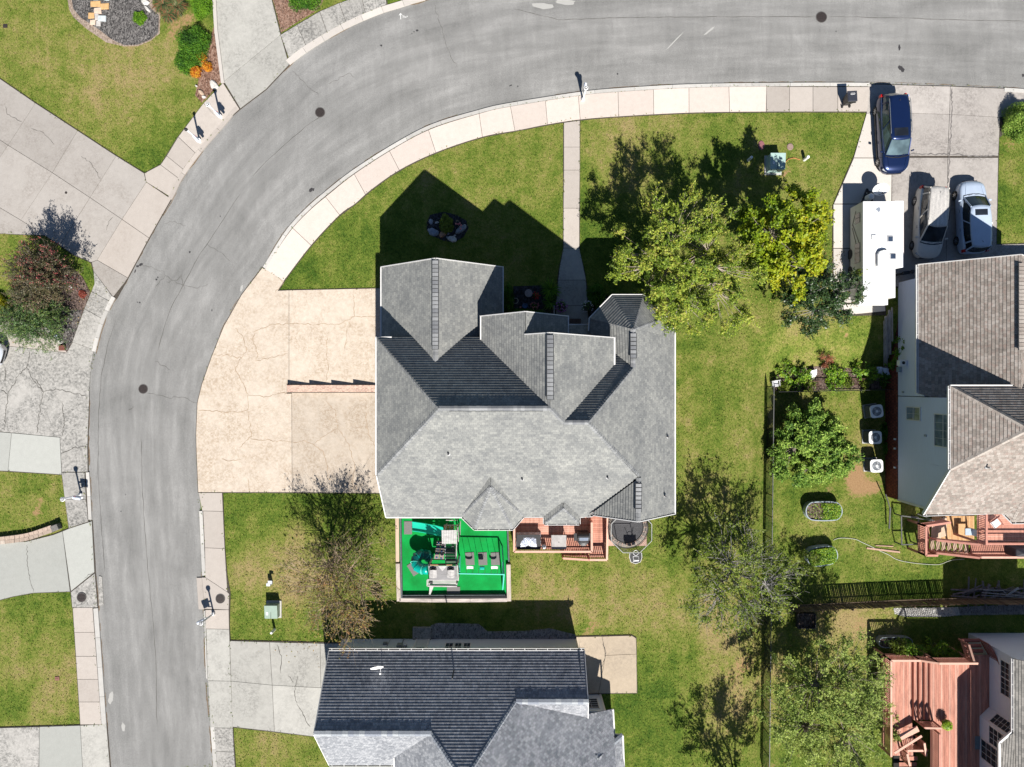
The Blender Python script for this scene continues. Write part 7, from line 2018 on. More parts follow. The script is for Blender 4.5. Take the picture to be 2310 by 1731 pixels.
# roof of the tower: two gabled dormers on a slatted roof, seen from above, y 1277..1312
zr2 = 3.0
def slat_rect(x0, y0, x1, y1, z0, z1_, n_, mt, name, along='x', gap=.022):
 """row of boards covering the pixel rectangle; z goes from z0 (top edge) to z1_ (bottom edge)"""
 a = W(x0, y0, z0); b = W(x1, y1, z1_)
 me = None
 for i in range(n_):
  t0, t1 = i / n_, (i + 1) / n_
  if along == 'x':
   p = Vector((a.x, a.y + (b.y - a.y) * (t0 + t1) / 2, z0 + (z1_ - z0) * (t0 + t1) / 2)); q = Vector((b.x, p.y, p.z)); w = abs(b.y - a.y) / n_ - gap
  else:
   p = Vector((a.x + (b.x - a.x) * (t0 + t1) / 2, a.y, z0)); q = Vector((p.x, b.y, z1_)); w = abs(b.x - a.x) / n_ - gap
  m = MB(); m.bar(p, q, w, .03); m.build(name, mt, o)
slat_rect(966, 1277, 1032, 1308, zr2 + .35, zr2 - .3, 8, M_PG, 'roof_board')
slat_rect(966, 1271, 1032, 1277, zr2 + .1, zr2 + .3, 2, M_PD, 'roof_board')
slat_rect(966, 1308, 1031, 1322, zr2 - .95, zr2 - .95, 4, M_PW, 'balcony_board')
m = MB(); m.bar(PWp(964, 1308, zr2 - .35), PWp(1033, 1308, zr2 - .35), .08, .1); m.bar(PWp(964, 1322, zr2 - .9), PWp(1031, 1323, zr2 - .9), .08, .12); m.bar(PWp(964, 1308, zr2 - .9), PWp(964, 1322, zr2 - .9), .08, .12); m.bar(PWp(1032, 1275, zr2 - .3), PWp(1034, 1310, zr2 - .35), .07, .1); m.build('rail', M_PW, o)
for cx_ in (977, 1017):
 m = MB()
 a, b, c_, d = PWp(cx_ - 8, 1287, zr2 + .42), PWp(cx_ + 8, 1287, zr2 + .42), PWp(cx_ + 8, 1304, zr2 + .2), PWp(cx_ - 8, 1304, zr2 + .2)
 e, f = PWp(cx_, 1286, zr2 + .62), PWp(cx_, 1305, zr2 + .42)
 m.poly([a, d, f, e]); m.poly([b, e, f, c_]); m.poly([a + Vector((0, 0, -.05)), b + Vector((0, 0, -.05)), c_ + Vector((0, 0, -.05)), d + Vector((0, 0, -.05))])
 dm_ = m.build('dormer', M_PW, o)
 m = MB(); m.bar(PWp(cx_ - 7, 1284.5, zr2 + .36), PWp(cx_ + 7, 1284.5, zr2 + .36), .14, .16); m.build('dormer_window', M_BLACK, dm_)
m = MB(); m.add([PWp(988, 1277, zr2 + .5), PWp(1008, 1277, zr2 + .5), PWp(998, 1289, zr2 + .42), PWp(998, 1283, zr2 + .3)], [(0, 2, 1), (0, 1, 3), (1, 2, 3), (2, 0, 3)]); m.build('gable_panel', M_PW, o)
m = MB(); m.bar(PWp(970, 1275, zr2 + .4), PWp(1020, 1275, zr2 + .4), .05, .05); m.build('ridge_board', pm('play_wood_orange', (.45, .25, .13), .8, .2, 5), o)
# tower posts and walls
for x, y in ((968, 1276), (1030, 1276), (968, 1318), (1030, 1318)):
 q = PWp(x, y, zr2 - .4); m = MB(); m.box((q.x, q.y, (zr2 - .4 + ZB) / 2), (.1, .1, zr2 - .4 - ZB)); m.build('post', M_PW, o)
m = MB(); q = PWp(973, 1314, zr2 - .9); m.box((q.x, q.y, zr2 - .85), (.2, .16, .08)); m.build('window_opening', M_BLACK, o)
m = MB(); m.poly([PWp(969, 1322, zr2 - .95), PWp(979, 1322, zr2 - .95), PWp(970, 1344, ZB + .02), PWp(968, 1344, ZB + .02)][::-1]); a = PWp(974, 1322, zr2 - .95); m.bar(a, PWp(969, 1343, ZB), .12, .05); m.build('ladder', M_PW, o)
# bridge roof / canopy: pale slats at top, dark floor between
slat_rect(996, 1196, 1031, 1227, 2.95, 2.7, 9, M_PW, 'canopy_board', 'y', .014)
slat_rect(1004, 1228, 1029, 1270, 1.5, 1.5, 13, M_PD, 'deck_board')
m = MB(); m.bar(PWp(1004, 1226, 2.2), PWp(1006, 1272, 2.2), .06, .09); m.bar(PWp(1030, 1226, 2.2), PWp(1029, 1272, 2.2), .06, .09); m.bar(PWp(1033, 1190, 2.0), PWp(1034, 1222, 2.0), .05, .08); m.build('side_rail', M_PW, o)
m = MB(); m.bar(PWp(976, 1274, 2.4), PWp(1032, 1272, 2.4), .1, .08); m.bar(PWp(974, 1262, 2.0), PWp(1030, 1264, 2.0), .05, .06); m.build('cross_beam', M_PD, o)
for x, y in ((1000, 1200), (1029, 1200), (1004, 1228), (1030, 1228)):
 q = PWp(x, y, 2.7); m = MB(); m.box((q.x, q.y, 1.42), (.09, .09, 2.56)); m.build('post', M_PG, o)
# slatted porch end in orange brown
for i in range(7):
 m = MB(); a = PWp(1003 + i * 4.2, 1186, 1.9); b_ = PWp(1002 + i * 4.3, 1193, 2.1); m.bar(a, b_, .06, .05); m.build('baluster', [pm('play_wood_orange', (.45, .25, .13), .8, .2, 5), M_PW][i % 2], o)
m = MB(); m.bar(PWp(1001, 1185, 1.9), PWp(1032, 1185, 1.9), .05, .06); m.bar(PWp(1006, 1174, 1.2), PWp(1032, 1174, 1.2), .04, .05); m.bar(PWp(1039, 1176, 1.0), PWp(1038, 1206, 1.4), .05, .07); m.build('porch_rail', M_PW, o)
# climbing ramp with blue stones
a0, a1, b0, b1 = PWp(986, 1220, 1.5), PWp(1004, 1222, 1.5), PWp(979, 1263, 1.0), PWp(1001, 1264, 1.0)
for a, b_, c_, d in ((a0, (a0 + a1) / 2 - Vector((.02, 0, 0)), (b0 + b1) / 2 - Vector((.02, 0, 0)), b0), ((a0 + a1) / 2 + Vector((.02, 0, 0)), a1, b1, (b0 + b1) / 2 + Vector((.02, 0, 0)))):
 m = MB(); m.add([a, b_, c_, d] + [v - Vector((0, 0, .05)) for v in (a, b_, c_, d)], [(3, 2, 1, 0), (4, 5, 6, 7), (0, 1, 5, 4), (1, 2, 6, 5), (2, 3, 7, 6), (3, 0, 4, 7)]); m.build('climbing_panel', pm('panel_brown', (.19, .15, .14), .85, .15, 5), o)
r_ = random.Random(3)
for i in range(5):
 for s in (.27, .74):
  t = (i + .5 + (.2 if s > .5 else 0)) / 5.2; p = (a0 * (1 - s) + a1 * s) * (1 - t) + (b0 * (1 - s) + b1 * s) * t
  m = MB(); m.lathe(p + Vector((r_.uniform(-.03, .03), 0, .0)), [(.07, 0), (.06, .05), (.02, .07)], 8); m.build('climbing_hold', pm('hold_blue', (.02, .10, .22), .4, .1, 5), o)
# open wave slide towards the upper left
m = MB(); pts = []
sl_ = [(1000, 1200, 1.5), (985, 1196, 1.25), (968, 1193, .95), (952, 1190, .65), (938, 1188, .42), (930, 1187, .3), (937 - 2, 1186.5, .3)]
ring_ = []
for i, (x, y, z) in enumerate(sl_[:6]):
 p = W(x, y, z); hw = .33
 ring_.append([(p.x, p.y - hw, p.z + .16), (p.x, p.y - hw + .04, p.z + .16), (p.x, p.y - hw * .8, p.z), (p.x, p.y + hw * .8, p.z), (p.x, p.y + hw - .04, p.z + .16), (p.x, p.y + hw, p.z + .16), (p.x, p.y + hw, p.z - .05), (p.x, p.y - hw, p.z - .05)])
loft(m, ring_); m.build('slide', pm('plastic_light_teal', (.02, .52, .36), .3, .05, 3), o)
# tube slide: bent tube from the tower down to the turf, teal with pale seams
path = [(968, 1284, 1.75), (955, 1284, 1.65), (944, 1280, 1.5), (938, 1270, 1.3), (940, 1258, 1.1), (950, 1251, .85), (962, 1252, .65), (970, 1260, .5)]
PP = [W(*q) for q in path]
for i in range(len(PP) - 1):
 m = MB(); m.tube([PP[i], (PP[i] + PP[i + 1]) / 2, PP[i + 1]], .36, 16, caps=(i in (0, len(PP) - 2))); m.build('slide_tube', M_TEAL if i < 3 else M_TEALD, o, smooth=True)
 m = MB(); d = (PP[i + 1] - PP[i]).normalized(); m.tube([PP[i] - d * .015, PP[i] + d * .015], .385, 16); m.build('slide_collar', M_CYAN if i in (3, 1, 6) else M_TEAL, o)
# swings
o = thing('swing_set', 'teal swing frame right of the playhouse', 'swing set', W(1085, 1290, ZB))
zs_ = 2.35
m = MB(); m.tube([W(1033, 1294, zs_), W(1138, 1296, zs_)], .045, 8); m.build('top_bar', M_CYAN, o)
A_ = W(1137, 1296, zs_)
for x, y in ((1133, 1232), (1134, 1330)):
 m = MB(); m.tube([A_, W(x, y, ZB)], .045, 8); m.build('leg', M_CYAN, o)
m = MB(); m.tube([W(1133, 1268, 1.3), W(1135, 1312, 1.3)], .03, 6); m.build('brace', M_CYAN, o)
m = MB(); m.tube([W(1038, 1256, 1.0), W(1037, 1290, 1.6)], .04, 6); m.tube([W(1038, 1256, 1.0), W(1036, 1280, .4)], .03, 6); m.build('side_bracket', M_CYAN, o)
gsw = 'swings hanging from the teal frame'
for k, (x, mt, lb) in enumerate([(1058, M_WPLAST, 'white sling swing nearest the playhouse'), (1086, M_TEAL, 'teal bucket swing in the middle'), (1115, M_WPLAST, 'white sling swing farthest from the playhouse')]):
 zz = .75; s = thing('swing', lb, 'swing', W(x, 1288, zs_), group=gsw)
 tp = W(x, 1295, zs_); st_ = Vector((tp.x - .02, tp.y - .0, zz))
 if k == 1: m = MB(); m.box(st_ + Vector((0, 0, .1)), (.34, .22, .3)); m.build('seat', mt, s, bevel=.06)
 else:
  m = MB(); ring_ = []
  for i in range(7):
   t = i / 6 * 2 - 1; ring_.append([(st_.x + t * .25, st_.y + .09, zz + .1 * t * t), (st_.x + t * .25, st_.y + .09, zz + .1 * t * t - .02), (st_.x + t * .25, st_.y - .09, zz + .1 * t * t - .02), (st_.x + t * .25, st_.y - .09, zz + .1 * t * t)])
  loft(m, ring_); m.build('seat', mt, s)
 for q in (-1, 1):
  m = MB(); m.tube([Vector((tp.x + q * .2, tp.y, zs_)), Vector((st_.x + q * .24, st_.y, zz + .1))], .013, 5); m.build('chain', pm('chain_pale', (.35, .36, .36), .5, .2, 9, metal=.4), s)
# ------------------------------------------------------------------ decks
M_DK = {}
def deckmat(k, c):
 return pm('deck_red_%d' % k, c, .85, .3, 2.4, stretch=(3, .35, 1) if k < 3 else (.35, 3, 1))
DK = [deckmat(0, (.46, .215, .155)), deckmat(1, (.40, .175, .125)), deckmat(2, (.50, .27, .205))]
M_RAIL = pm('deck_rail', (.44, .20, .15), .75, .12, 5); M_RAILP = pm('deck_rail_pale', (.58, .34, .26), .75, .1, 5)
def boards(parent, x0, x1, y0, y1, z, along, w=.14, gap=.008, name='deck_board', mats=None):
 """deck of single boards over the world rectangle"""
 mats = mats or DK
 L = (x1 - x0) if along == 'x' else (y1 - y0)
 tot = (y1 - y0) if along == 'x' else (x1 - x0)
 n_ = max(1, int(round(tot / w))); ww = tot / n_
 mes = []
 for k in range(len(mats)):
  m = MB(); m.box((0, 0, 0), (L, ww - gap, .035) if along == 'x' else (ww - gap, L, .035))
  me = bpy.data.meshes.new(name); me.from_pydata(m.v, [], m.f); me.materials.append(mats[k]); mes.append(me)
 for i in range(n_):
  c_ = (ww * (i + .5))
  p = ((x0 + x1) / 2, y0 + c_, z - .018) if along == 'x' else (x0 + c_, (y0 + y1) / 2, z - .018)
  inst(name, mes[R.randrange(len(mes))], parent, (p[0], p[1], p[2] + R.uniform(-.002, .002)))
_bal = {}
def railing(parent, a, b, h=.95, mt=None, capmt=None, step=.125, cap_w=.14, slope_ok=True, name='railing', postends=True):
 """top cap, bottom rail and single balusters between floor points a and b"""
 mt = mt or M_RAIL; a = Vector(a); b = Vector(b)
 d = b - a; L = d.length
 m = MB(); up = Vector((0, 0, h)); m.bar(a + up, b + up, cap_w, .04); r = m.build('hand_rail', capmt or mt, parent)
 m = MB(); m.bar(a + Vector((0, 0, .12)), b + Vector((0, 0, .12)), .04, .08); m.bar(a + Vector((0, 0, h - .1)), b + Vector((0, 0, h - .1)), .04, .08); m.build('bottom_rail', mt, parent)
 if postends:
  for p in (a, b):
   m = MB(); m.box(p + Vector((0, 0, h / 2 - .05)), (.1, .1, h + .05)); m.build('post', mt, parent)
 key = (mt.name, round(h, 2))
 if key not in _bal:
  m = MB(); m.box((0, 0, 0), (.045, .045, h - .12)); me = bpy.data.meshes.new('baluster'); me.from_pydata(m.v, [], m.f); me.materials.append(mt); _bal[key] = me
 n_ = max(1, int(L / step))
 for i in range(n_):
  p = a + d * ((i + .5) / n_)
  inst('baluster', _bal[key], parent, p + Vector((0, 0, h / 2)), (0, 0, atan2(d.y, d.x)))
def treads(parent, pts_a, pts_b, n_, w, mats=None, name='tread'):
 """n_ steps between the first edge (pair of points) and the last"""
 for i in range(n_):
  t = (i + .5) / n_
  a = Vector(pts_a[0]) * (1 - t) + Vector(pts_b[0]) * t; b = Vector(pts_a[1]) * (1 - t) + Vector(pts_b[1]) * t
  m = MB(); m.bar(a, b, w, .045); m.build(name, (mats or DK)[i % 2], parent)
# main house deck
zf = 1.15; zrail = zf + .95
o = thing('red_deck', 'small red stained deck with pale handrail on the back of the grey roofed house', 'deck', W(1260, 1210, 0))
xl = W(1160, 0, zrail).x; xm = W(1335, 0, zrail).x; xr = W(1371, 0, zrail).x
yb_ = W(0, 1245, zrail).y; yb2 = W(0, 1267, zrail).y; yt_ = W(0, 1120, zf).y
boards(o, xl, xm, yb_, yt_, zf, 'x'); boards(o, xm + .01, xr, yb_ + .4, yt_, zf - .02, 'x', mats=DK[:2])
boards(o, xm + .01, xr, yb2, yb_ + .39, zf - .4, 'x')
rl_ = lambda a, b, **k: railing(o, a, b, .95, M_RAIL, M_RAILP, **k)
rl_((xl, yt_ + -.9, zf), (xl, yb_, zf)); rl_((xl, yb_, zf), (xm, yb_, zf)); rl_((xm, yb_, zf), (xm, yt_ - 1.6, zf)); rl_((xr, yt_ - 1.2, zf - .02), (xr, yb2, zf - .4))
rl_((xr, yb2, zf - .4), (W(1328, 0, 1.2).x, yb2, zf - .4)); rl_((W(1328, 0, 1.2).x, yb2 - .02, zf - .45), (W(1270, 0, .8).x, yb2 - .05, .15))
treads(o, [(xm, yb2 + .05, zf - .5), (xm, yb_ - .1, zf - .5)], [(W(1272, 0, .1).x, yb2 + .05, .1), (W(1272, 0, .1).x, yb_ - .1, .1)], 6, .27)
m = MB(); m.bar((xm, yb2, zf - .55), (W(1270, 0, .1).x, yb2, .1), .04, .25); m.bar((xl, yb_ + .02, zf - .14), (xm, yb_ + .02, zf - .14), .04, .22); m.build('fascia_board', M_RAIL, o)
for x, y in ((xl, yb_), (xm, yb_), (xr, yb2), ((xl + xm) / 2, yb_)):
 m = MB(); m.box((x, y + .06, zf / 2 - .1), (.14, .14, zf - .2)); m.build('support_post', M_RAIL, o)
# on the deck: tarp covered table, kettle, square table, grill
zq = zf
o = thing('covered_table', 'table under a crumpled silver cover at the left end of the small deck', 'table', W(1192, 1218, zq))
def tarp():
 t = NT('silver_tarp'); n_ = t.noise(t.pos((1, 1, 1), (0, 0, .6)), 3.0, 4, .6, 1.5)
 return t.fin(t.ramp(n_, [(.35, (.33, .37, .46)), (.65, (.62, .65, .72))]), .35, t.bump(n_, .8, .15), .25, .5)
m = MB(); nx_, ny_ = 14, 9; vs = []; r_ = random.Random(9)
for j in range(ny_ + 1):
 for i in range(nx_ + 1):
  u_, v_ = i / nx_ * 2 - 1, j / ny_ * 2 - 1
  e_ = max(abs(u_) ** 5, abs(v_) ** 5)
  vs.append((u_ * .86, v_ * .54, .78 - e_ * .72 + .05 * sin(5 * u_ + 2 * v_) * (1 - e_) + r_.uniform(-.02, .02)))
fs = [(j * (nx_ + 1) + i, j * (nx_ + 1) + i + 1, (j + 1) * (nx_ + 1) + i + 1, (j + 1) * (nx_ + 1) + i) for j in range(ny_) for i in range(nx_)]
m.add(vs, fs); m.build('cover', tarp(), o, smooth=True, local=True)
m = MB(); m.box((0, 0, .7), (1.6, 1.0, .04)); [m.box((sx * .7, sy * .4, .35), (.05, .05, .7)) for sx in (-1, 1) for sy in (-1, 1)]; m.build('table_frame', M_BLACK, o, local=True)
o = thing('kettle', 'small silver lidded pot between the covered table and the square table', 'pot', W(1227, 1231, zq)); m = MB(); m.lathe((0, 0, 0), [(.12, 0), (.17, .15), (.17, .35), (.13, .42), (.03, .45)], 14); m.build('pot', pm('pot_silver', (.4, .42, .45), .3, .1, 5, metal=.6), o, local=True)
m = MB(); m.lathe((0, 0, .44), [(.025, 0), (.04, .04), (.01, .06)], 8); m.build('knob', M_BLACK, o, local=True)
o = thing('square_table', 'square frosted glass table in the middle of the small deck', 'table', W(1259, 1218, zq))
m = MB(); m.box((0, 0, .72), (1.02, .98, .04)); m.build('table_top', pm('frosted_glass', (.36, .34, .33), .3, .2, 4), o, local=True, bevel=.04)
m = MB(); m.tube([(.47, .45, .7), (-.47, .45, .7), (-.47, -.45, .7), (.47, -.45, .7), (.47, .45, .7)], .03, 6); m.build('table_rim', M_CHROME, o, local=True)
for sx in (-1, 1):
 for sy in (-1, 1): m = MB(); m.tube([(sx * .44, sy * .42, 0), (sx * .44, sy * .42, .7)], .025, 6); m.build('leg', M_DARKIN, o, local=True)
m = MB(); m.lathe((0, 0, .74), [(.03, 0), (.03, .02), (.015, .022)], 8); m.build('parasol_hole', M_BLACK, o, local=True)
o = thing('grill', 'black gas grill with shiny lid front near the right end of the small deck', 'grill', W(1313, 1205, zq))
m = MB(); m.box((0, 0, .45), (.75, .55, .9)); m.build('cabinet', M_BLACK, o, local=True, bevel=.03)
m = MB(); m.tube([(-.38, .05, .98), (.38, .05, .98)], .25, 14); m.build('lid', M_BLACK, o, local=True)
m = MB(); m.box((0, -.08, 1.18), (.6, .26, .03), rot=Matrix.Rotation(.5, 3, 'X')); m.build('lid_front', pm('grill_steel', (.28, .31, .36), .25, .1, 5, metal=.7), o, local=True)
for s in (-1, 1): m = MB(); m.box((s * .52, 0, .92), (.26, .5, .03)); m.build('side_shelf', M_BLACK, o, local=True)
m = MB(); m.lathe((0, -.25, .0), [(.3, 0), (.42, .3), (.4, .75), (.2, .82)], 16); m.build('bowl', M_BLACK, o, local=True)
# trampoline under the south east gable
o = thing('paver_pad', 'pink paved square under the trampoline', 'paving', W(1415, 1200, 0));
a = W(1371, 1165, .03); b = W(1459, 1232, .03); nn_ = 5
for i in range(nn_):
 for j in range(4):
  m = MB(); dx, dy = (b.x - a.x) / nn_, (a.y - b.y) / 4; m.box((a.x + dx * (i + .5), a.y - dy * (j + .5), .02), (dx - .02, dy - .02, .04)); m.build('paver', pm('paver_pink', (.48, .31, .25), .85, .12, 4), o)
cx_, cy_ = 255 / 32., -318 / 32.
o = thing('trampoline', 'round netted trampoline half under the south east gable', 'trampoline', (cx_, cy_, 0.03))
Rt = 1.42
m = MB(); m.lathe((0, 0, .78), [(Rt - .28, 0), (Rt - .28, .012)], 40); m.build('mat', pm('mat_dark', (.06, .06, .065), .8, .1, 5), o, local=True)
M_NETB = pm('net_beige', (.24, .215, .19), .9, .1, 6)
for k in range(24):
 a0, a1 = 2 * pi * k / 24, 2 * pi * (k + .93) / 24
 m = MB(); m.poly([(cos(a0) * (Rt - .27), sin(a0) * (Rt - .27), .82), (cos(a0) * Rt, sin(a0) * Rt, .80), (cos(a1) * Rt, sin(a1) * Rt, .80), (cos(a1) * (Rt - .27), sin(a1) * (Rt - .27), .82)]); m.build('pad_segment', M_NETB if k % 2 else pm('net_beige2', (.20, .18, .16), .9, .1, 6), o, local=True)
def ringt(r, z, t, mt, name, n_=40):
 m = MB(); pts = [(cos(2 * pi * k / n_) * r, sin(2 * pi * k / n_) * r, z) for k in range(n_ + 1)]; m.tube(pts, t, 6, caps=False); return m.build(name, mt, o, local=True)
ringt(Rt + .02, .78, .035, M_BLACK, 'frame_ring'); ringt(Rt - .3, .8, .03, M_BLACK, 'spring_ring'); ringt(Rt + .0, 1.1, .015, M_BLACK, 'net_hoop');
m = MB(); pts = [(cos(2 * pi * (k + .5) / 8) * Rt * 1.03, sin(2 * pi * (k + .5) / 8) * Rt * 1.03, 2.55) for k in range(9)]; m.tube(pts, .025, 6); m.build('top_ring', pm('tube_grey', (.42, .43, .42), .4, .1, 6, metal=.3), o, local=True)
for k in range(8):
 a0 = 2 * pi * (k + .5) / 8
 m = MB(); m.tube([(cos(a0) * (Rt + .08), sin(a0) * (Rt + .08), 0), (cos(a0) * (Rt + .1), sin(a0) * (Rt + .1), 1.6), (cos(a0) * Rt * 1.03, sin(a0) * Rt * 1.03, 2.57)], .024, 6); m.build('pole', M_BLACK if k % 2 else M_DARKIN, o, local=True)
m = MB();
for k in range(96):
 a0 = 2 * pi * k / 96; m.tube([(cos(a0) * (Rt - .02), sin(a0) * (Rt - .02), .82), (cos(a0) * Rt * 1.02, sin(a0) * Rt * 1.02, 2.5)], .004, 3, caps=False)
for j in range(1, 20):
 z = .82 + j * .085; m.tube([(cos(2 * pi * k / 32) * Rt, sin(2 * pi * k / 32) * Rt, z) for k in range(33)], .004, 3, caps=False)
m.build('safety_net', M_BLACK, o, local=True, kind='stuff')
# basketball board hanging off the ring
bb = W(1434, 1258, 1.9) - Vector((cx_, cy_, 0.03))
m = MB(); m.prism([(bb.x + x, bb.y + y) for x, y in [(-.4, .33), (.4, .33), (.42, .0), (.32, -.3), (0, -.42), (-.32, -.3), (-.42, 0)]], bb.z - .04, bb.z); hb = m.build('backboard', M_BLACK, o, local=True)
m = MB(); pts = [(bb.x + x, bb.y + y, bb.z + .01) for x, y in [(-.4, .33), (-.42, .0), (-.32, -.3), (0, -.42), (.32, -.3), (.42, 0), (.4, .33)]]; m.tube(pts, .018, 5); m.tube([(bb.x + x, bb.y + y, bb.z + .02) for x, y in [(-.18, .08), (.2, .06), (.2, -.18), (-.15, -.16), (-.18, .08)]], .016, 5); m.bar((bb.x - .18, bb.y - .24, bb.z + .02), (bb.x + .22, bb.y - .22, bb.z + .02), .05, .02); m.build('board_lines', M_WPLAST, hb, local=True)
m = MB(); m.tube([(bb.x + cos(k * pi / 8) * .17, bb.y + .33 + sin(k * pi / 8) * .17, bb.z + .06) for k in range(17)], .02, 5); m.build('hoop', M_WPLAST, hb, local=True)
m = MB(); m.bar((bb.x - .3, bb.y + .6, bb.z + .3), (bb.x - .1, bb.y + .2, bb.z), .03, .03); m.bar((bb.x + .3, bb.y + .6, bb.z + .3), (bb.x + .1, bb.y + .2, bb.z), .03, .03); m.build('strut', M_BLACK, hb, local=True)
# front garden pieces
zb0 = .03
o = thing('stone_table', 'round carved stone table in the small black bed by the porch', 'garden ornament', W(1192, 664, zb0)); m = MB(); m.lathe((0, 0, 0), [(.16, 0), (.1, .1), (.1, .4), (.2, .46)], 14); m.build('pedestal', RK_G, o, local=True)
m = MB(); m.lathe((0, 0, .46), [(.24, 0), (.27, .03), (.27, .07), (.2, .08), (.19, .065), (.1, .065), (.09, .075), (.0001, .07)], 22); m.build('table_top', pm('stone_pinkish', (.30, .26, .26), .8, .25, 14), o, local=True)
def flowers(name, lb, px, py, r, h, mt, seed, n_=60, cat='flowers', pot=None, group=None, fs_=.07, leaf=L_BOX):
 g = WG(px, py); rs = np.random.RandomState(seed); o = thing(name, lb, cat, g, group=group)
 nl = n_ * 8; u_ = unit(rs, nl); u_[:, 2] = abs(u_[:, 2]); C = u_ * np.array([r, r, h]) * rs.uniform(.5, 1, nl)[:, None] + np.array([0, 0, .1])
 V, F = leaves(C, u_ + unit(rs, nl) * .5, unit(rs, nl), .09, .5, rs); me = mesh_np('foliage', V, F, leaf, rs.uniform(0, 1, nl)); l_ = bpy.data.objects.new('foliage', me); COL.objects.link(l_); l_.parent = o
 u_ = unit(rs, n_); u_[:, 2] = abs(u_[:, 2]) ** .6; C = u_ * np.array([r, r, h]) * 1.03 + np.array([0, 0, .12]); C = np.repeat(C, 4, 0) + rs.normal(size=(n_ * 4, 3)) * fs_ * .25
 V, F = leaves(C, np.array([0, 0, 1.]) + unit(rs, n_ * 4) * .4, unit(rs, n_ * 4), fs_, .8, rs); me = mesh_np('blossom', V, F, mt, rs.uniform(0, 1, n_ * 4)); l_ = bpy.data.objects.new('blossom', me); COL.objects.link(l_); l_.parent = o
 if pot:
  m = MB(); m.lathe((0, 0, 0), [(r * .45, 0), (r * .62, h * .55), (r * .66, h * .6), (r * .58, h * .6)], 14); m.build('pot', pot, o, local=True)
 return o
L_REDF = leaf_mat('petal_red', [(.35, .01, .012), (.6, .03, .03)], .5, .2); L_WHF = leaf_mat('petal_white', [(.7, .68, .68), (.8, .78, .8)], .5, .2); L_PUR = leaf_mat('petal_purple', [(.16, .01, .2), (.35, .03, .38), (.7, .65, .7)], .5, .2); L_PPK = leaf_mat('petal_dusty_pink', [(.3, .06, .09), (.5, .2, .22)], .5, .2)
flowers('red_flowers', 'bright red flowers beside the stone table', 1209, 668, .25, .3, L_REDF, 1, 26)
flowers('pink_flowers', 'dusty pink flowers at the lower edge of the black bed', 1206, 692, .3, .25, L_PPK, 2, 30)
flowers('flower_basket', 'pot of purple and white petunias left of the porch walk', 1266, 692, .42, .7, L_PUR, 3, 46, pot=M_BLACK)
flowers('flower_basket', 'round pot with white flowers right of the porch walk', 1323, 694, .42, .7, L_WHF, 4, 26, pot=M_BLACK, fs_=.06)
m = MB(); m.tube([W(1163 + 6 * cos(k * pi / 8), 679 + 6 * sin(k * pi / 8), .2) for k in range(17)], .022, 6); tag(m.build('garden_hoop', pm('hoop_cream', (.38, .35, .28), .6, .1, 5)), 'pale ring standing at the left end of the black bed', 'hoop')
o = thing('glazed_pot', 'blue glazed pot beside the dusty pink flowers', 'pot', W(1184, 691, zb0)); m = MB(); m.lathe((0, 0, 0), [(.1, 0), (.17, .14), (.15, .28), (.17, .3), (.12, .29), (.1, .2)], 16, 1.1, 1); m.build('pot', pm('glaze_blue', (.04, .10, .22), .2, .2, 5), o, local=True)
m = MB(); m.box(W(1174, 694, .12), (.13, .12, .2)); tag(m.build('clay_pot', pm('clay', (.4, .17, .14), .8, .1, 5), bevel=.02), 'tiny clay pot left of the blue glazed pot', 'pot')
m = MB(); m.bar(W(1250, 690, .9), W(1250, 712, .9), .03, .03); m.tube([W(1250, 712, 0), W(1250, 712, .9)], .02); m.tube([W(1250, 690, 0), W(1250, 690, .9)], .02); tag(m.build('porch_rail', M_WHITE), 'thin white rail beside the purple petunias', 'railing')
o = thing('door_mat', 'brown ribbed door mat on the porch slab', 'mat', W(1297, 727, .07));
for i in range(12): m = MB(); m.box(W(1285 + i * 2.2, 727, .085), (.05, .5, .02)); m.build('mat_rib', pm('coir', (.12, .07, .05), .95, .2, 9), o)
# ------------------------------------------------------------------ fences and the east yards
M_FB = pm('fence_black', (.02, .02, .022), .5, .1, 6)
o = thing('chain_fence', 'black wire mesh fence running down the east side of the lawn', 'fence', WG(1740, 1200))
FH = 1.25
Y = [872 + i * 48 for i in range(19)]
m = MB()
for i, y in enumerate(Y):
 px = 1733 if y > 1100 else 1737
 g = WG(1731 + (y - 872) * -.012, y)
 m2 = MB(); m2.tube([g, g + Vector((0, 0, FH))], .03, 6); m2.build('post', M_FB, o)
def fx(y): return WG(1731 - (y - 872) * .012, y)
for a_, b_ in zip(Y[:-1], Y[1:]):
 p, q = fx(a_), fx(b_)
 m2 = MB(); m2.bar(p + Vector((0, 0, FH)), q + Vector((0, 0, FH)), .045, .045); m2.build('top_rail', pm('rail_grey', (.11, .11, .11), .5, .1, 6), o)
 n_ = 15
 for k in range(n_):
  for s in (0, 1):
   a2 = p + (q - p) * (k / n_); b2 = p + (q - p) * ((k + 1.0) / n_)
   for rr in range(12):
    z0 = rr / 12 * FH; z1_ = (rr + 1) / 12 * FH
    u0, u1 = (a2, b2) if (s + rr) % 2 == 0 else (b2, a2)
    m.tube([u0 + Vector((0, 0, z0)), u1 + Vector((0, 0, z1_))], .0065, 3, caps=False)
m.build('wire_mesh', M_FB, o, kind='stuff')
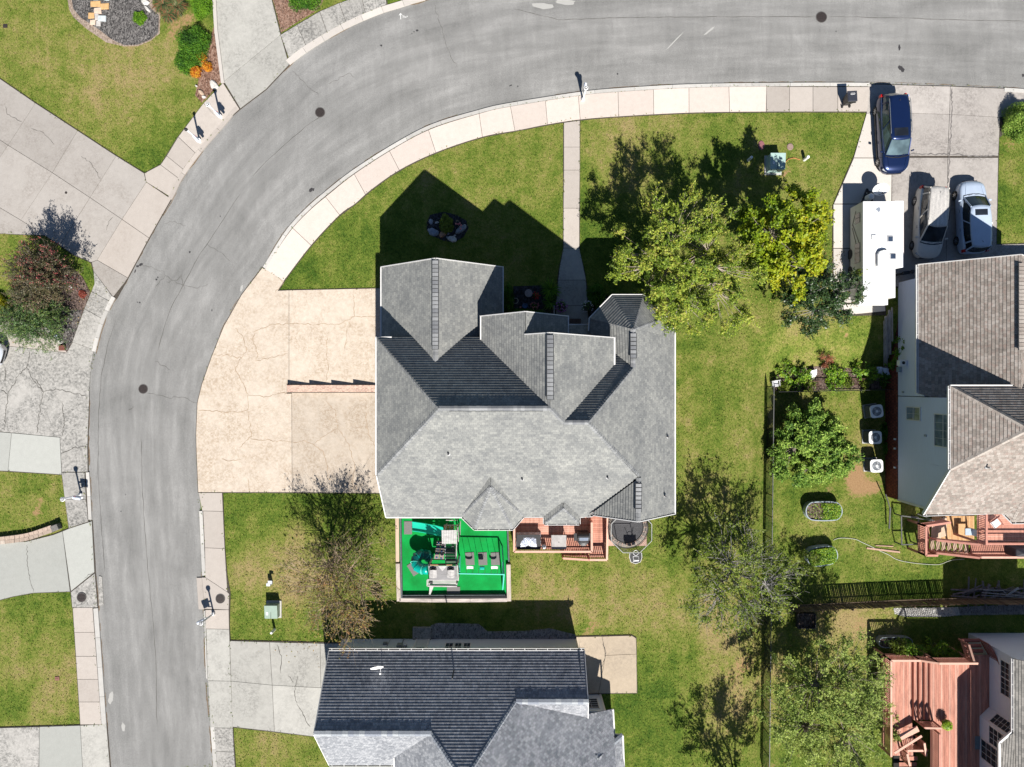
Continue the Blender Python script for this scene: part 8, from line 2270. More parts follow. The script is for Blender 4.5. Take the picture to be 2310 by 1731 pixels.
# panel fence of upright bars along the kitchen garden
o = thing('bar_fence', 'black upright bar fence in front of the kitchen garden', 'fence', WG(1880, 880))
a_, b_ = WG(1744, 884), WG(2005, 879)
for k in range(7):
 p = a_ + (b_ - a_) * (k / 6); m2 = MB(); m2.box(p + Vector((0, 0, .6)), (.06, .06, 1.25)); m2.build('post', M_FB, o)
m2 = MB(); m2.bar(a_ + Vector((0, 0, 1.1)), b_ + Vector((0, 0, 1.1)), .035, .04); m2.bar(a_ + Vector((0, 0, .15)), b_ + Vector((0, 0, .15)), .035, .04); m2.build('rail', M_FB, o)
m3 = MB(); m3.box((0, 0, 0), (.016, .016, 1.05)); mbar = bpy.data.meshes.new('bar'); mbar.from_pydata(m3.v, [], m3.f); mbar.materials.append(M_FB)
for k in range(96):
 p = a_ + (b_ - a_) * ((k + .5) / 96); inst('bar', mbar, o, p + Vector((0, 0, .62)))
gp = 'rusty panels standing in the kitchen garden'
M_RUST = pm('rust_bar', (.12, .06, .04), .8, .25, 9)
for (x0_, y0_, x1_, y1_, lb) in [(1820, 852, 1842, 852, 'left rusty bar panel below the white sheet'), (1910, 846, 1950, 846, 'right rusty bar panel beside the earth mound')]:
 p, q = WG(x0_, y0_ + 26), WG(x1_, y1_ + 26); f = thing('bar_fence', lb, 'fence panel', p, group=gp)
 tl = Vector((0, .55, .75)); n_ = int((q - p).length / .085)
 for k in range(n_ + 1):
  u0 = p + (q - p) * (k / n_); m2 = MB(); m2.tube([u0, u0 + tl], .012, 4, caps=False); m2.build('bar', M_RUST, f)
 m2 = MB(); m2.bar(p + tl, q + tl, .03, .03); m2.bar(p, q, .03, .03); m2.build('rail', M_RUST, f)
# white sheet, plastic chair, hanging sheets
def cloth(name, lb, pts, mt, cat, thick=.02, seed=0, amp=.05):
 """crumpled sheet through a quad of world corner points"""
 r_ = random.Random(seed); n_ = 8; m = MB(); A, B, C, D = [Vector(p) for p in pts]; vs = []
 for j in range(n_ + 1):
  for i in range(n_ + 1):
   u_, v_ = i / n_, j / n_; p = (A * (1 - u_) + B * u_) * (1 - v_) + (D * (1 - u_) + C * u_) * v_
   vs.append(p + Vector((r_.uniform(-amp, amp) * .3, r_.uniform(-amp, amp) * .3, amp * sin(6 * u_ + 4 * v_ + seed) + r_.uniform(-amp, amp) * .4)))
 m.add(vs, [(j * (n_ + 1) + i, j * (n_ + 1) + i + 1, (j + 1) * (n_ + 1) + i + 1, (j + 1) * (n_ + 1) + i) for j in range(n_) for i in range(n_)])
 ob_ = m.build(name, mt, None, smooth=True); s = ob_.modifiers.new('solid', 'SOLIDIFY'); s.thickness = thick
 return tag(ob_, lb, cat)
M_SHEET = pm('sheet_white', (.66, .65, .65), .8, .08, 8)
cloth('white_sheet', 'crumpled white sheet lying across the kitchen garden plants', [WG(1826, 838, .5), WG(1842, 832, .5), WG(1843, 846, .45), WG(1828, 850, .4)], M_SHEET, 'sheet', seed=1)
cloth('white_sheet', 'lower tail of the white sheet curling towards the rusty panel', [WG(1830, 846, .45), WG(1842, 843, .45), WG(1834, 858, .3), WG(1826, 856, .3)], M_SHEET, 'sheet', seed=2)
M_BAG = pm('bag_pale_blue', (.45, .49, .6), .5, .15, 8)
cloth('hanging_sheet', 'left pale blue sheet hanging beside the brick base', [WG(1978, 828, .9), WG(1990, 828, .95), WG(1992, 845, .5), WG(1979, 843, .5)], M_BAG, 'sheet', seed=3)
cloth('hanging_sheet', 'right pale blue sheet hanging beside the brick base', [WG(1991, 829, .9), WG(2005, 832, .9), WG(2007, 847, .5), WG(1993, 843, .5)], M_BAG, 'sheet', seed=4)
o = thing('plastic_chair', 'weathered white chair at the corner of the wire fence', 'chair', WG(1744, 866), .1)
m = MB(); m.box((0, 0, .42), (.46, .44, .04)); m.build('seat', pm('plastic_worn', (.5, .5, .52), .6, .25, 12), o, local=True, bevel=.02)
m = MB(); m.box((0, .24, .68), (.46, .05, .5)); m.build('backrest', pm('plastic_worn', (.5, .5, .52), .6, .25, 12), o, local=True, bevel=.02)
for sx in (-1, 1):
 for sy in (-1, 1): m = MB(); m.tube([(sx * .2, sy * .18, .42), (sx * .24, sy * .22, 0)], .022, 6); m.build('leg', pm('plastic_worn', (.5, .5, .52), .6, .25, 12), o, local=True)
 m = MB(); m.box((sx * .24, 0, .62), (.05, .44, .04)); m.build('armrest', pm('plastic_worn', (.5, .5, .52), .6, .25, 12), o, local=True)
# planks leaning along the brick base
gk = 'weathered planks along the brown roofed house'
for k, (a, b, w_, lb) in enumerate([((1998, 714, .5), (2000, 830, .25), .14, 'left long weathered plank beside the brick base'), ((2006, 700, .6), (2008, 800, .3), .12, 'middle weathered plank beside the brick base'), ((2012, 694, .7), (2013, 770, .4), .07, 'thin right plank nearest the brick base')]):
 m = MB(); m.bar(WG(a[0], a[1], a[2]), WG(b[0], b[1], b[2]), w_, .1); m.bar(WG(a[0] - 3, a[1] + 10, a[2] - .15), WG(b[0] - 5, b[1] + 8, b[2] - .1), w_ * .7, .08); tag(m.build('plank', pm('plank_grey', (.36, .33, .31), .9, .35, 5, stretch=(3, .3, 1))), lb, 'plank', gk)
# wall mounted unit
o = thing('wall_unit', 'white wall mounted air unit on the blue grey siding', 'air conditioner', (BXS - .05, W(0, 822, .9).y, .9))
q = W(2031, 819, .9); m = MB(); m.box((BXS - .28, q.y, .95), (.5, .38, .4)); m.build('casing', M_WPLAST, o, bevel=.03)
m = MB(); m.lathe((BXS - .28, q.y, 1.16), [(.11, 0), (.11, .012), (.04, .02)], 14); m.build('fan_ring', M_BLACK, o)
m = MB(); m.box((BXS - .16, q.y - .45, .4), (.2, .36, .3)); m.build('bracket', pm('box_bluegrey', (.22, .28, .32), .5, .1, 5), o)
# condensers
def condenser(px, py, ang, lb):
 o = thing('condenser', lb, 'air conditioner', WG(px, py), ang, 'air conditioner units on the bare earth')
 m = MB(); m.box((0, 0, .04), (1.0, 1.0, .08)); m.build('base_slab', C_KERB, o, local=True)
 m = MB(); m.box((0, 0, .5), (.86, .86, .84)); b = m.build('cabinet', pm('condenser_dark', (.06, .075, .10), .5, .1, 5), o, local=True, bevel=.04)
 m = MB()
 for i in range(9):
  for s in ((0, 1), (1, 0)):
   for q in (-1, 1):
    c_ = (s[0] * q * .435, s[1] * q * .435, .16 + i * .08); m.box(c_, (.86 if s[1] else .02, .86 if s[0] else .02, .02))
 m.build('louvre', pm('condenser_louvre', (.10, .12, .15), .5, .1, 5), b, local=True)
 m = MB(); n_ = 28; vs = []; fs = []
 for k in range(n_):
  a = 2 * pi * k / n_; r = .33; vs.append((cos(a) * r, sin(a) * r, .965))
 for k in range(n_):
  a = 2 * pi * k / n_; q = .46 / max(abs(cos(a)), abs(sin(a))); q = min(q, .56); vs.append((cos(a) * q, sin(a) * q, .95))
 for k in range(n_):
  a = 2 * pi * k / n_; q = .46 / max(abs(cos(a)), abs(sin(a))); q = min(q, .56); vs.append((cos(a) * q, sin(a) * q, .90))
 for k in range(n_): j = (k + 1) % n_; fs += [(k, n_ + k, n_ + j, j), (n_ + k, 2 * n_ + k, 2 * n_ + j, n_ + j)]
 m.add(vs, fs); t_ = m.build('top_cover', M_WPLAST, o, local=True)
 m = MB(); m.lathe((0, 0, .9), [(.34, 0), (.34, .005)], 24); m.build('fan_well', pm('fan_shadow', (.16, .18, .2), .6, .2, 5), o, local=True)
 m = MB()
 for k in range(30): a = 2 * pi * k / 30; m.tube([(cos(a) * .08, sin(a) * .08, .985), (cos(a) * .34, sin(a) * .34, .965)], .0055, 4)
 for r in (.14, .2, .27, .33): m.tube([(cos(2 * pi * k / 20) * r, sin(2 * pi * k / 20) * r, .975) for k in range(21)], .005, 4)
 m.build('grille', pm('grille_pale', (.5, .52, .55), .4, .1, 5), t_, local=True)
 for k in range(3):
  a = 2 * pi * k / 3 + ang * 9; m = MB(); m.add([(cos(a) * .06, sin(a) * .06, .94), (cos(a + .5) * .3, sin(a + .5) * .3, .92), (cos(a + 1.2) * .29, sin(a + 1.2) * .29, .95), (cos(a + .9) * .1, sin(a + .9) * .1, .95)], [(0, 1, 2, 3)]); m.build('fan_blade', pm('blade_pale', (.35, .37, .4), .4, .1, 5), o, local=True)
 m = MB(); m.lathe((0, 0, .97), [(.1, 0), (.09, .03), (.02, .04)], 14); m.build('hub', M_WPLAST, t_, local=True)
condenser(1962, 927, radians(8), 'uppermost and most tilted of the three air conditioner units')
condenser(1959, 985, radians(1), 'middle air conditioner unit with a dark shrub behind')
condenser(1962, 1048, radians(2), 'lowest air conditioner unit beside the sandy patch')
# galvanised oval planters
def planter(px, py, a, b, h, rot, lb, seed, leafm, nl=1600, fill=.86, green=.5):
 o = thing('oval_planter', lb, 'planter', WG(px, py), rot, 'oval metal planters in the yards')
 n_ = 28
 def ring_(k, z):
  out = []
  for i in range(n_):
   t = 2 * pi * i / n_; c_, s = cos(t), sin(t)
   x = (a - b) * (1 if c_ > 0 else -1) + b * k * c_ if abs(c_) > 1e-3 else 0
   x = (a - b) * max(-1, min(1, c_ * 3)) + b * k * c_
   out.append((x, b * k * s, z))
  return out
 m = MB(); loft(m, [ring_(1, 0), ring_(1, h * .3), ring_(1.02, h * .33), ring_(1, h * .36), ring_(1, h * .63), ring_(1.02, h * .66), ring_(1, h * .7), ring_(1.0, h), ring_(1.05, h + .01), ring_(1.05, h + .03), ring_(.95, h + .03), ring_(.93, h - .15)], False)
 m.build('tub', pm('galvanised', (.34, .39, .43), .4, .12, 6, metal=.4), o, local=True)
 m = MB(); m.poly(ring_(.94, h * fill)); m.build('soil', M_MULCHB, o, local=True)
 rs = np.random.RandomState(seed)
 ux = rs.uniform(-1, 1, nl) * .95; uy = rs.uniform(-1, 1, nl) * .85
 k = (ux > (1 - 2 * green)) & (ux ** 4 + uy ** 2 < .9) | (rs.uniform(0, 1, nl) < .12) & (ux ** 4 + uy ** 2 < .85)
 C = np.stack([ux * a, uy * b, h + rs.uniform(-.05, .28, nl) * (1 - ux ** 4)], 1)[k]
 V, F = leaves(C, unit(rs, len(C)) * .6 + np.array([0, 0, 1.]), unit(rs, len(C)), .1, .5, rs); me = mesh_np('plants', V, F, leafm, rs.uniform(0, 1, len(C))); l_ = bpy.data.objects.new('plants', me); COL.objects.link(l_); l_.parent = o
 return o
planter(1850, 1150, 1.3, .68, .62, radians(0), 'upper oval planter with brown soil and greens on its right', 1, L_VEG, 2600, green=.55)
planter(1846, 1250, 1.1, .68, .62, radians(8), 'lower oval planter overgrown with yellow green leaves on its left', 2, L_VEG, 5200, green=.95)
tree('garden_plant', 'leafy plant spilling over the left end of the lower oval planter', WG(1826, 1262), (WG(1822, 1258, .7), (.6, .6, .35)), L_LIM, M_BARK, 200, n_clump=18, leaf=.12, aspect=.5, twigs=7, per=9, twl=.3, trunk_r=.02, forks=3, cat='plant')
planter(2012, 1444, 1.2, .38, .5, 0, 'narrow oval planter behind the corner deck', 3, L_VEG, 900, green=.3)
for k, (x, y, r, lb, mt) in enumerate([(2012, 1448, .55, 'bright plant growing in the narrow planter behind the corner deck', L_LIM), (2030, 1455, .5, 'green plant right of the narrow planter', L_VEG), (2050, 1462, .4, 'small plant pushing through the corner deck rail', L_VEG), (2098, 1449, .5, 'plant behind the middle of the corner deck rail', L_VEG), (2125, 1460, .4, 'plant behind the right part of the corner deck rail', L_VEG), (1985, 1610, .7, 'flowering shrub on the left side of the corner deck', L_OLV), (1992, 1640, .6, 'lower flowering shrub on the left side of the corner deck', L_OLV)]):
 g = WG(x, y); tree('garden_plant', lb, g, (Vector((g.x, g.y, g.z + .9)), (r, r, .5)), mt, M_BARK, 210 + k, n_clump=20, leaf=.12, aspect=.5, twigs=7, per=9, twl=.3, trunk_r=.02, forks=3, cat='plant', group='plants round the corner deck')
# garden hose
P = [(1880, 1219), (1890, 1215), (1905, 1214), (1930, 1217), (1945, 1224), (1965, 1233), (1985, 1243), (2005, 1252), (2022, 1262), (2045, 1268), (2075, 1272), (2105, 1274), (2122, 1273), (2140, 1266), (2155, 1263), (2175, 1262)]
m = MB(); m.tube([WG(x, y, .04) for x, y in resamp(P, 60)], .022, 6); tag(m.build('garden_hose', pm('hose_pale', (.42, .44, .36), .5, .1, 6)), 'pale garden hose winding across the east yard', 'hose')
for k, (a, b, lb) in enumerate([((1955, 1237), (2030, 1246), 'pinkish board edging the path patch in the east yard'), ((1975, 1231), (2015, 1233), 'thin upper board of the path patch')]):
 m = MB(); m.bar(WG(*a, .04), WG(*b, .04), .12 if k == 0 else .06, .06); tag(m.build('edging_board', pm('board_pink', (.42, .27, .2), .85, .2, 5)), lb, 'board')
m = MB(); m.tube([WG(1998, 1115, .9), WG(2003, 1130, .7), WG(2007, 1145, .5)], .04); m.bar(WG(2008, 1145, .5), WG(2006, 1193, .3), .1, .07); tag(m.build('downspout_extension', pm('spout_dark', (.06, .06, .06), .7, .3, 8)), 'dark drain spout leading down from the brown roofed house corner', 'drain pipe')
# square planting frame
o = thing('raised_bed', 'small square wire frame bed under the picket fence', 'planter', WG(1818, 1400))
g = [WG(x, y, .2) for x, y in ((1798, 1384), (1838, 1384), (1838, 1416), (1798, 1416))]
for i in range(4): m = MB(); m.bar(g[i], g[(i + 1) % 4], .05, .35); m.build('side_board', pm('board_dark', (.06, .05, .05), .8, .2, 5), o)
m = MB(); m.poly([p - Vector((0, 0, .05)) for p in g][::-1]); m.build('soil', M_MULCHB, o)
# picket fence, single pickets with a ragged, wavy top
o = thing('picket_fence', 'brown wooden picket fence between the two east yards', 'fence', WG(2040, 1357))
M_PK = [pm('picket_a', (.17, .115, .07), .9, .3, 6, stretch=(1, 1, .3)), pm('picket_b', (.12, .085, .055), .9, .3, 6, stretch=(1, 1, .3)), pm('picket_c', (.21, .155, .10), .9, .3, 6, stretch=(1, 1, .3))]
FP = resamp([(1768, 1366), (1850, 1362), (1950, 1357), (2060, 1352), (2170, 1349), (2250, 1349), (2325, 1350)], 150)
pk = []
for mt in M_PK:
 m = MB(); m.add([(-.05, -.01, 0), (.05, -.01, 0), (.05, .01, 0), (-.05, .01, 0), (-.05, -.01, 1.42), (.05, -.01, 1.42), (.05, .01, 1.42), (-.05, .01, 1.42), (0, -.01, 1.5), (0, .01, 1.5)], [(0, 1, 5, 8, 4), (3, 7, 9, 6, 2), (0, 4, 7, 3), (1, 2, 6, 5), (4, 8, 9, 7), (8, 5, 6, 9)])
 me = bpy.data.meshes.new('picket'); me.from_pydata(m.v, [], m.f); me.materials.append(mt); pk.append(me)
for i in range(149):
 p = WG(*FP[i]); q = WG(*FP[i + 1]); d = q - p
 hh = 1.0 + .05 * sin(i * .16) + R.uniform(-.03, .03)
 inst('picket', pk[R.randrange(3)], o, p, (R.uniform(-.012, .012), R.uniform(-.015, .015), atan2(d.y, d.x)), (1, 1, hh))
for z in (.35, 1.1):
 m = MB()
 for i in range(0, 148, 4): m.bar(WG(*FP[i], z) + Vector((0, -.04, 0)), WG(*FP[min(i + 4, 149)], z) + Vector((0, -.04, 0)), .04, .09)
 m.build('rail', M_PK[1], o)
for i in range(0, 149, 18): m = MB(); m.box(WG(*FP[i]) + Vector((0, -.08, .75)), (.09, .09, 1.5)); m.build('post', M_PK[1], o)
# brush and poles heaped behind the fence
o = thing('stick_heap', 'heap of grey sticks and logs behind the picket fence', 'wood pile', WG(2230, 1335))
r_ = random.Random(5)
for k in range(46):
 x, y = r_.uniform(2172, 2312), r_.uniform(1328, 1352); a = r_.uniform(-.4, .4) if k % 3 else r_.uniform(1.0, 2.0); L_ = r_.uniform(.2, .5) if k % 2 else r_.uniform(.5, 1.2)
 c_ = WG(x, y, r_.uniform(.1, .4)); d = Vector((cos(a), sin(a), r_.uniform(-.1, .1))) * L_
 m = MB(); m.tube([c_ - d, c_ + d], r_.uniform(.03, .08), 6); m.build('log', [pm('log_grey', (.17, .165, .165), .9, .4, 9), pm('log_dark', (.07, .07, .075), .9, .4, 9)][k % 2], o)
m = MB(); m.bar(WG(2215, 1337, .6), WG(2310, 1345, .6), .05, .05); m.bar(WG(2214, 1343, .5), WG(2310, 1348, .55), .05, .05); m.bar(WG(2218, 1331, .6), WG(2262, 1332, .6), .05, .05); m.bar(WG(2262, 1332, .6), WG(2272, 1342, .6), .05, .05); m.bar(WG(2270, 1345, .7), WG(2298, 1326, .9), .14, .05); tag(m.build('metal_frame', pm('frame_grey', (.33, .34, .33), .5, .2, 6, metal=.3)), 'grey metal frame lying on the stick heap', 'metal frame')
# ---- red stair deck of the brown roofed house
o = thing('red_stair_deck', 'upper red deck with stairs and railings below the brown roofed house', 'deck', WG(2190, 1200))
z1d = 1.0; zlow = -.35
yt, yb1 = W(0, 1150, z1d).y, W(0, 1222, z1d).y
xl2 = W(2204, 0, z1d).x
boards(o, xl2, W(2340, 0, z1d).x, yb1, yt + 1.0, z1d, 'x')
yb3 = W(0, 1250, z1d).y
boards(o, W(2190, 0, z1d).x, W(2340, 0, z1d).x, yb3, yb1 - .01, z1d - .03, 'x', mats=DK[:2])
railing(o, (xl2, yt + .8, z1d), (xl2, yb1, z1d)); railing(o, (W(2192, 0, z1d).x, yb3, z1d), (W(2340, 0, z1d).x, yb3, z1d), capmt=M_RAILP)
m = MB(); m.bar((xl2, yb1 + .03, z1d + .9), (W(2340, 0, z1d).x, yb1 + .03, z1d + .9), .1, .05); m.bar((xl2, yb1 + .03, z1d + .6), (W(2340, 0, z1d).x, yb1 + .03, z1d + .6), .05, .05); m.build('cross_rail', M_RAIL, o)
# stairs going down west
ya, yb_ = W(0, 1224, z1d).y, W(0, 1250, z1d).y
x_t = W(2190, 0, z1d).x; x_b = W(2095, 0, zlow).x
DKP = [pm('tread_pale', (.50, .37, .27), .85, .12, 5), pm('tread_pale2', (.46, .33, .24), .85, .12, 5)]
treads(o, [(x_t, ya, z1d - .15), (x_t, yb_, z1d - .15)], [(x_b, ya, zlow + .1), (x_b, yb_, zlow + .1)], 7, .28, DKP)
for y in (ya, yb_): m = MB(); m.bar((x_t, y, z1d - .25), (x_b, y, zlow), .05, .25); m.build('stringer', M_RAIL, o)
railing(o, (x_t, yb_ - .05, z1d - .05), (x_b, yb_ - .05, zlow)); railing(o, (x_t, ya + .05, z1d - .05), (x_b, ya + .05, zlow))
# landing
xa, xb_ = W(2071, 0, zlow).x, W(2097, 0, zlow).x; y1_, y2_ = W(0, 1181, zlow).y, W(0, 1246, zlow).y
boards(o, xa, xb_, y2_, y1_, zlow, 'y'); railing(o, (xa, y1_, zlow), (xa, y2_, zlow)); railing(o, (xa, y2_, zlow), (xb_, y2_, zlow)); railing(o, (xa, y1_, zlow), (W(2125, 0, zlow).x, y1_ + .25, zlow))
treads(o, [(W(2105, 0, zlow).x, y1_ - .05, zlow - .1), (W(2105, 0, zlow).x, y1_ - 1.3, zlow - .2)], [(W(2142, 0, -1).x, y1_ + .3, -1.4), (W(2142, 0, -1).x, y1_ - 1.1, -1.4)], 5, .3, DKP)
for x, y in ((xa, y1_), (xa, y2_), (xb_, y2_), (xl2, yb1), (x_t, yb3)):
 zt__ = zlow if x < x_t else z1d; m = MB(); m.box((x, y, (zt__ - 1.7) / 2), (.13, .13, zt__ + 1.7)); m.build('support_post', M_RAIL, o)
# dark frame cage beside the landing, timber floor of the lower terrace
o = thing('dark_frame', 'dark open timber frame left of the stair landing', 'frame', WG(2045, 1200))
g = [WG(x, y, .9) for x, y in ((2033, 1164), (2072, 1168), (2070, 1228), (2034, 1229))]
for i in range(4): m = MB(); m.bar(g[i], g[(i + 1) % 4], .07, .07); m.build('top_bar', pm('frame_dark', (.1, .1, .095), .8, .2, 6), o); m = MB(); m.bar(g[i], Vector((g[i].x, g[i].y, gz(g[i].x, g[i].y))), .07, .07, up=(1, 0, 0)); m.build('post', pm('frame_dark', (.1, .1, .095), .8, .2, 6), o)
m = MB(); m.bar(g[0], WG(2110, 1176, 1.0), .05, .05); m.bar(WG(2070, 1160, 1.0), WG(2110, 1176, 1.0), .05, .05); m.build('brace', pm('frame_dark', (.1, .1, .095), .8, .2, 6), o)
o = thing('lower_terrace', 'pale timber terrace under the stairs of the brown roofed house', 'terrace', WG(2150, 1190))
zz = -1.42; boards(o, W(2102, 0, zz).x, W(2198, 0, zz).x, W(0, 1220, zz).y, W(0, 1150, zz).y, zz, 'y', mats=[pm('terrace_a', (.50, .30, .15), .85, .15, 5), pm('terrace_b', (.42, .24, .11), .85, .15, 5)])
o = thing('patio_chair', 'chair with pale blue seat on the timber terrace', 'chair', W(2176, 1197, -1.42))
m = MB(); m.box((0, 0, .43), (.5, .5, .05)); m.build('seat', pm('cushion_blue', (.35, .42, .5), .7, .1, 5), o, local=True, bevel=.02)
m = MB(); m.box((.26, 0, .7), (.05, .5, .5)); m.build('backrest', pm('cushion_blue', (.35, .42, .5), .7, .1, 5), o, local=True)
for sx in (-1, 1):
 for sy in (-1, 1): m = MB(); m.box((sx * .22, sy * .22, .21), (.04, .04, .42)); m.build('leg', M_BLACK, o, local=True)
o = thing('bench_block', 'wooden bench block beside the terrace chair', 'bench', W(2162, 1192, -1.42)); m = MB(); m.box((0, 0, .35), (.5, .8, .08)); m.build('seat', pm('terrace_a', (.50, .30, .15), .85, .15, 5), o, local=True)
for s in (-1, 1): m = MB(); m.box((0, s * .34, .16), (.45, .06, .31)); m.build('leg', pm('terrace_b', (.42, .24, .11), .85, .15, 5), o, local=True)
# deck chair, covered grill
o = thing('deck_chair', 'folding deck chair with white seat on the upper red deck', 'chair', W(2236, 1178, z1d), radians(38))
m = MB(); m.box((0, 0, .42), (.56, .52, .03)); m.build('seat', M_SHEET, o, local=True)
m = MB(); m.box((0, .42, .72), (.54, .05, .62), rot=Matrix.Rotation(-.45, 3, 'X')); m.build('backrest', pm('sling_maroon', (.16, .05, .045), .7, .1, 5), o, local=True)
for s in (-1, 1): m = MB(); m.tube([(s * .3, -.35, 0), (s * .3, -.3, .6), (s * .3, .35, .62), (s * .3, .5, 0)], .018, 6); m.tube([(s * .3, .3, .45), (s * .3, .6, 1.0)], .018, 6); m.build('side_frame', pm('frame_maroon', (.10, .03, .03), .5, .1, 5), o, local=True)
o = thing('covered_grill', 'large grill under a dark cover at the right edge of the upper red deck', 'grill', W(2295, 1240, z1d))
m = MB(); m.add([(-.85, -.3, 0), (.85, -.3, 0), (.85, .3, 0), (-.85, .3, 0), (-.8, -.28, .95), (.8, -.28, .95), (.8, .28, .95), (-.8, .28, .95), (-.4, 0, 1.25), (.4, 0, 1.25)], [(0, 1, 5, 4), (1, 2, 6, 5), (2, 3, 7, 6), (3, 0, 4, 7), (4, 5, 9, 8), (6, 7, 8, 9), (5, 6, 9), (7, 4, 8)]); m.build('cover', pm('cover_dark', (.035, .035, .042), .6, .15, 5), o, local=True, bevel=.05)
m = MB(); m.box((-.3, -.31, .55), (.6, .02, .5)); m.build('cover_flap', pm('cover_grey', (.16, .18, .21), .5, .1, 5), o, local=True)
# ---- corner deck with level change
o = thing('corner_deck', 'large red stained deck on two levels in the lower right corner', 'deck', WG(2110, 1600))
zlo, zhi = -.35, FLO
X = lambda px, z: W(px, 0, z).x
Yp = lambda py, z: W(0, py, z).y
Lx0, Lx1 = X(1993, zlo), X(2058, zlo)
yN, yS = Yp(1478, zlo), -31.0
boards(o, Lx0, Lx1, Yp(1640, zlo), yN, zlo, 'y')
Hx0, Hx1 = X(2099, zhi), CXW
boards(o, Hx0, Hx1, -31.0, Yp(1484, zhi), zhi, 'y', w=.14)
# steps between (long treads running north-south)
nst = 4
for i in range(nst - 1):
 t = (i + 1) / nst; z = zlo + (zhi - zlo) * t; x0_ = Lx1 + (Hx0 - Lx1) * (i / (nst - 1)); x1_ = Lx1 + (Hx0 - Lx1) * ((i + 1) / (nst - 1))
 y0_ = Yp(1625, z); boards(o, x0_ - .02, x1_ + .02, y0_, Yp(1481, z), z, 'y', w=.13)
 m = MB(); m.box((x0_ - .01, (y0_ + Yp(1481, z)) / 2, z - .12), (.03, Yp(1481, z) - y0_, .2)); m.build('riser', M_RAIL, o)
m = MB(); m.box((Hx0 - .01, (Yp(1625, zhi) + Yp(1484, zhi)) / 2, zhi - .14), (.03, Yp(1484, zhi) - Yp(1625, zhi), .22)); m.build('riser', M_RAIL, o)
rr_ = lambda a, b, **k: railing(o, a, b, 1.0, M_RAIL, M_RAILP, **k)
rr_((Lx0, yN, zlo), (Lx0, Yp(1690, zlo), zlo)); rr_((Lx0, yN, zlo), (Lx1, yN, zlo)); rr_((Lx1, yN, zlo), (Hx0, Yp(1484, zhi), zhi)); rr_((Hx0, Yp(1484, zhi), zhi), (X(2184, zhi), Yp(1484, zhi), zhi))
# stair up to the house in the top right
xs0, xs1 = X(2182, zhi), X(2212, zhi)
boards(o, xs0, CXW, Yp(1484, zhi) + .01, Yp(1478, zhi), zhi, 'y')
for i in range(3):
 z = zhi - .18 * (i + 1); yy = Yp(1476, zhi) + .3 * i
 m = MB(); m.tube([(xs0 - .1, yy + .15, z), (xs1 + .25, yy + .15, z)], .13, 8); m.build('round_step', pm('step_red', (.24, .085, .065), .8, .15, 5), o)
rr_((xs0 - .15, Yp(1484, zhi), zhi), (xs0 - .15, Yp(1450, zhi), zhi - .6), postends=True)
railing(o, (CXW + .1, Yp(1490, zhi), zhi), (xs1 + .3, Yp(1450, zhi), zhi - .6), 1.0, pm('step_red', (.24, .085, .065), .8, .15, 5))
# stair well with railings
wy = Yp(1640, zhi)
railing(o, (Hx0 + .02, Yp(1640, zhi), zhi), (Hx0 + .02, -31, zhi), 1.0, M_RAIL, M_RAIL)
rr_((X(2062, zlo), Yp(1632, .3), zlo + .3), (X(2104, zhi), Yp(1627, zhi), zhi))
boards(o, X(2014, zlo), X(2060, zlo), Yp(1705, zlo), Yp(1641, zlo), zlo, 'y', mats=DK)
m = MB(); m.bar((X(2000, zlo), Yp(1682, zlo), zlo + 1.0), (X(2060, zlo), Yp(1644, zlo), zlo + 1.0), .16, .05); m.bar((X(2022, zlo), Yp(1656, zlo), zlo + .48), (X(2062, zlo), Yp(1636, zlo), zlo + .48), .42, .04); m.build('bench_top', M_RAILP, o)
rr_((X(2066, zlo), Yp(1660, zlo), zlo), (X(2074, zlo), Yp(1692, zlo), zlo - .2)); rr_((X(2028, zlo), Yp(1684, zlo), zlo), (X(2034, zlo), -26.6, zlo)); rr_((X(2034, zlo), -25.7, zlo - .3), (X(2080, zlo), -25.7, zlo - .3))
treads(o, [(X(2032, zlo), Yp(1706, zlo), zlo - .1), (X(2072, zlo), Yp(1706, zlo), zlo - .1)], [(X(2032, -1), Yp(1780, -1), -1.5), (X(2072, -1), Yp(1780, -1), -1.5)], 5, .28)
m = MB(); m.box(((X(2040, zlo) + Hx0) / 2, (Yp(1640, -1) - 31) / 2, -1.45), (Hx0 - X(2040, zlo) + .3, abs(Yp(1640, -1) + 31), .02)); m.build('well_shade_sheet', pm('well_shade', (.02, .018, .016), .95, .2, 5), o)  # near-black sheet stands in for the deep shade down the stair well
m = MB(); m.box(((Lx0 + Lx1) / 2, yN - .02, zlo - .15), (Lx1 - Lx0, .04, .25)); m.box((Lx0 + .02, (yN + Yp(1690, zlo)) / 2, zlo - .15), (.04, yN - Yp(1690, zlo), .25)); m.build('fascia_board', M_RAIL, o)
for x, y, z in ((Lx0, yN, zlo), (Lx0, Yp(1580, zlo), zlo), (Lx0, Yp(1690, zlo), zlo), (Hx0, Yp(1484, zhi), zhi), (xs0, Yp(1484, zhi), zhi)):
 m = MB(); m.box((x, y, (z - 1.7) / 2), (.13, .13, z + 1.7)); m.build('support_post', M_RAIL, o)
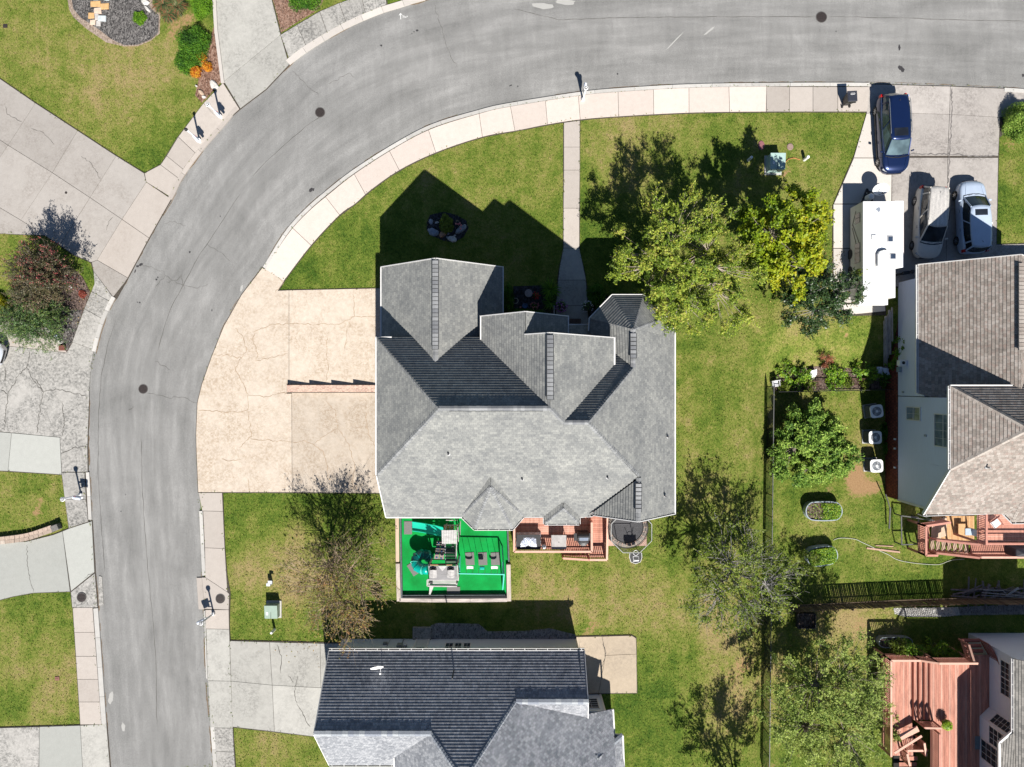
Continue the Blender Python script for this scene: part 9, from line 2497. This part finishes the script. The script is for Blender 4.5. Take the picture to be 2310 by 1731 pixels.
# potted lime plant and mat
g = Vector((X(2126, zhi), Yp(1628, zhi), zhi + .05))
o = thing('potted_plant', 'lime leaved potted plant on the corner deck at the stair well', 'plant', g)
m = MB(); m.lathe((0, 0, -.05), [(.12, 0), (.18, .3), (.2, .32), (.16, .3)], 12); m.build('pot', pm('clay', (.4, .17, .14), .8, .1, 5), o, local=True)
rs = np.random.RandomState(5); nl = 700; u_ = unit(rs, nl); u_[:, 2] = abs(u_[:, 2]); C = u_ * np.array([.38, .38, .45]) * rs.uniform(.4, 1, nl)[:, None] + np.array([0, 0, .35])
V, F = leaves(C, u_ + np.array([0, 0, .6]), unit(rs, nl), .13, .5, rs); me = mesh_np('foliage', V, F, leaf_mat('leaf_neon', [(.1, .22, .01), (.26, .42, .02), (.36, .46, .03)], .5, .3), rs.uniform(0, 1, nl)); l_ = bpy.data.objects.new('foliage', me); COL.objects.link(l_); l_.parent = o
m = MB(); m.box(W(2209, 1676, zhi + .03), (.6, .92, .03)); mt_o = tag(m.build('door_mat', pm('mat_bluegrey', (.16, .2, .22), .8, .15, 6), bevel=.01), 'grey mat in front of the bay door on the corner deck', 'mat')
# motorbike shapes and bins in the gap beside the camper
o = thing('motorcycle', 'dark motorcycle parked in the shade between camper and garage', 'motorcycle', W(2044, 617, ZD), radians(100))
for y in (-.55, .6):
 m = MB(); m.tube([(cos(k * pi / 8) * 0, y + cos(k * pi / 8) * .25, .3 + sin(k * pi / 8) * .25) for k in range(17)], .06, 6); m.build('wheel', pm('tyre', (.02, .02, .02), .85, .2, 8), o, local=True)
m = MB(); m.lathe((0, -.1, .55), [(.12, 0), (.17, .15), (.1, .3)], 12, .8, 1.7); m.build('fuel_tank', pm('tank_black', (.03, .03, .035), .2, .1, 5), o, local=True)
m = MB(); m.box((0, .42, .7), (.24, .5, .1)); m.build('seat', M_BLACK, o, local=True, bevel=.03)
m = MB(); m.tube([(-.34, -.35, .95), (-.1, -.45, .98), (.1, -.45, .98), (.34, -.35, .95)], .018, 6); m.build('handlebar', M_CHROME, o, local=True)
m = MB(); m.lathe((0, -.6, .75), [(.05, 0), (.09, .06), (.09, .12)], 12); m.build('headlight', M_CHROME, o, local=True)
bush('low_shrub', 'yellow leaved sprig rising against the camper side', 1918, 625, .45, 1.1, L_LIM, 301, 1400, .11, dz=1.0)
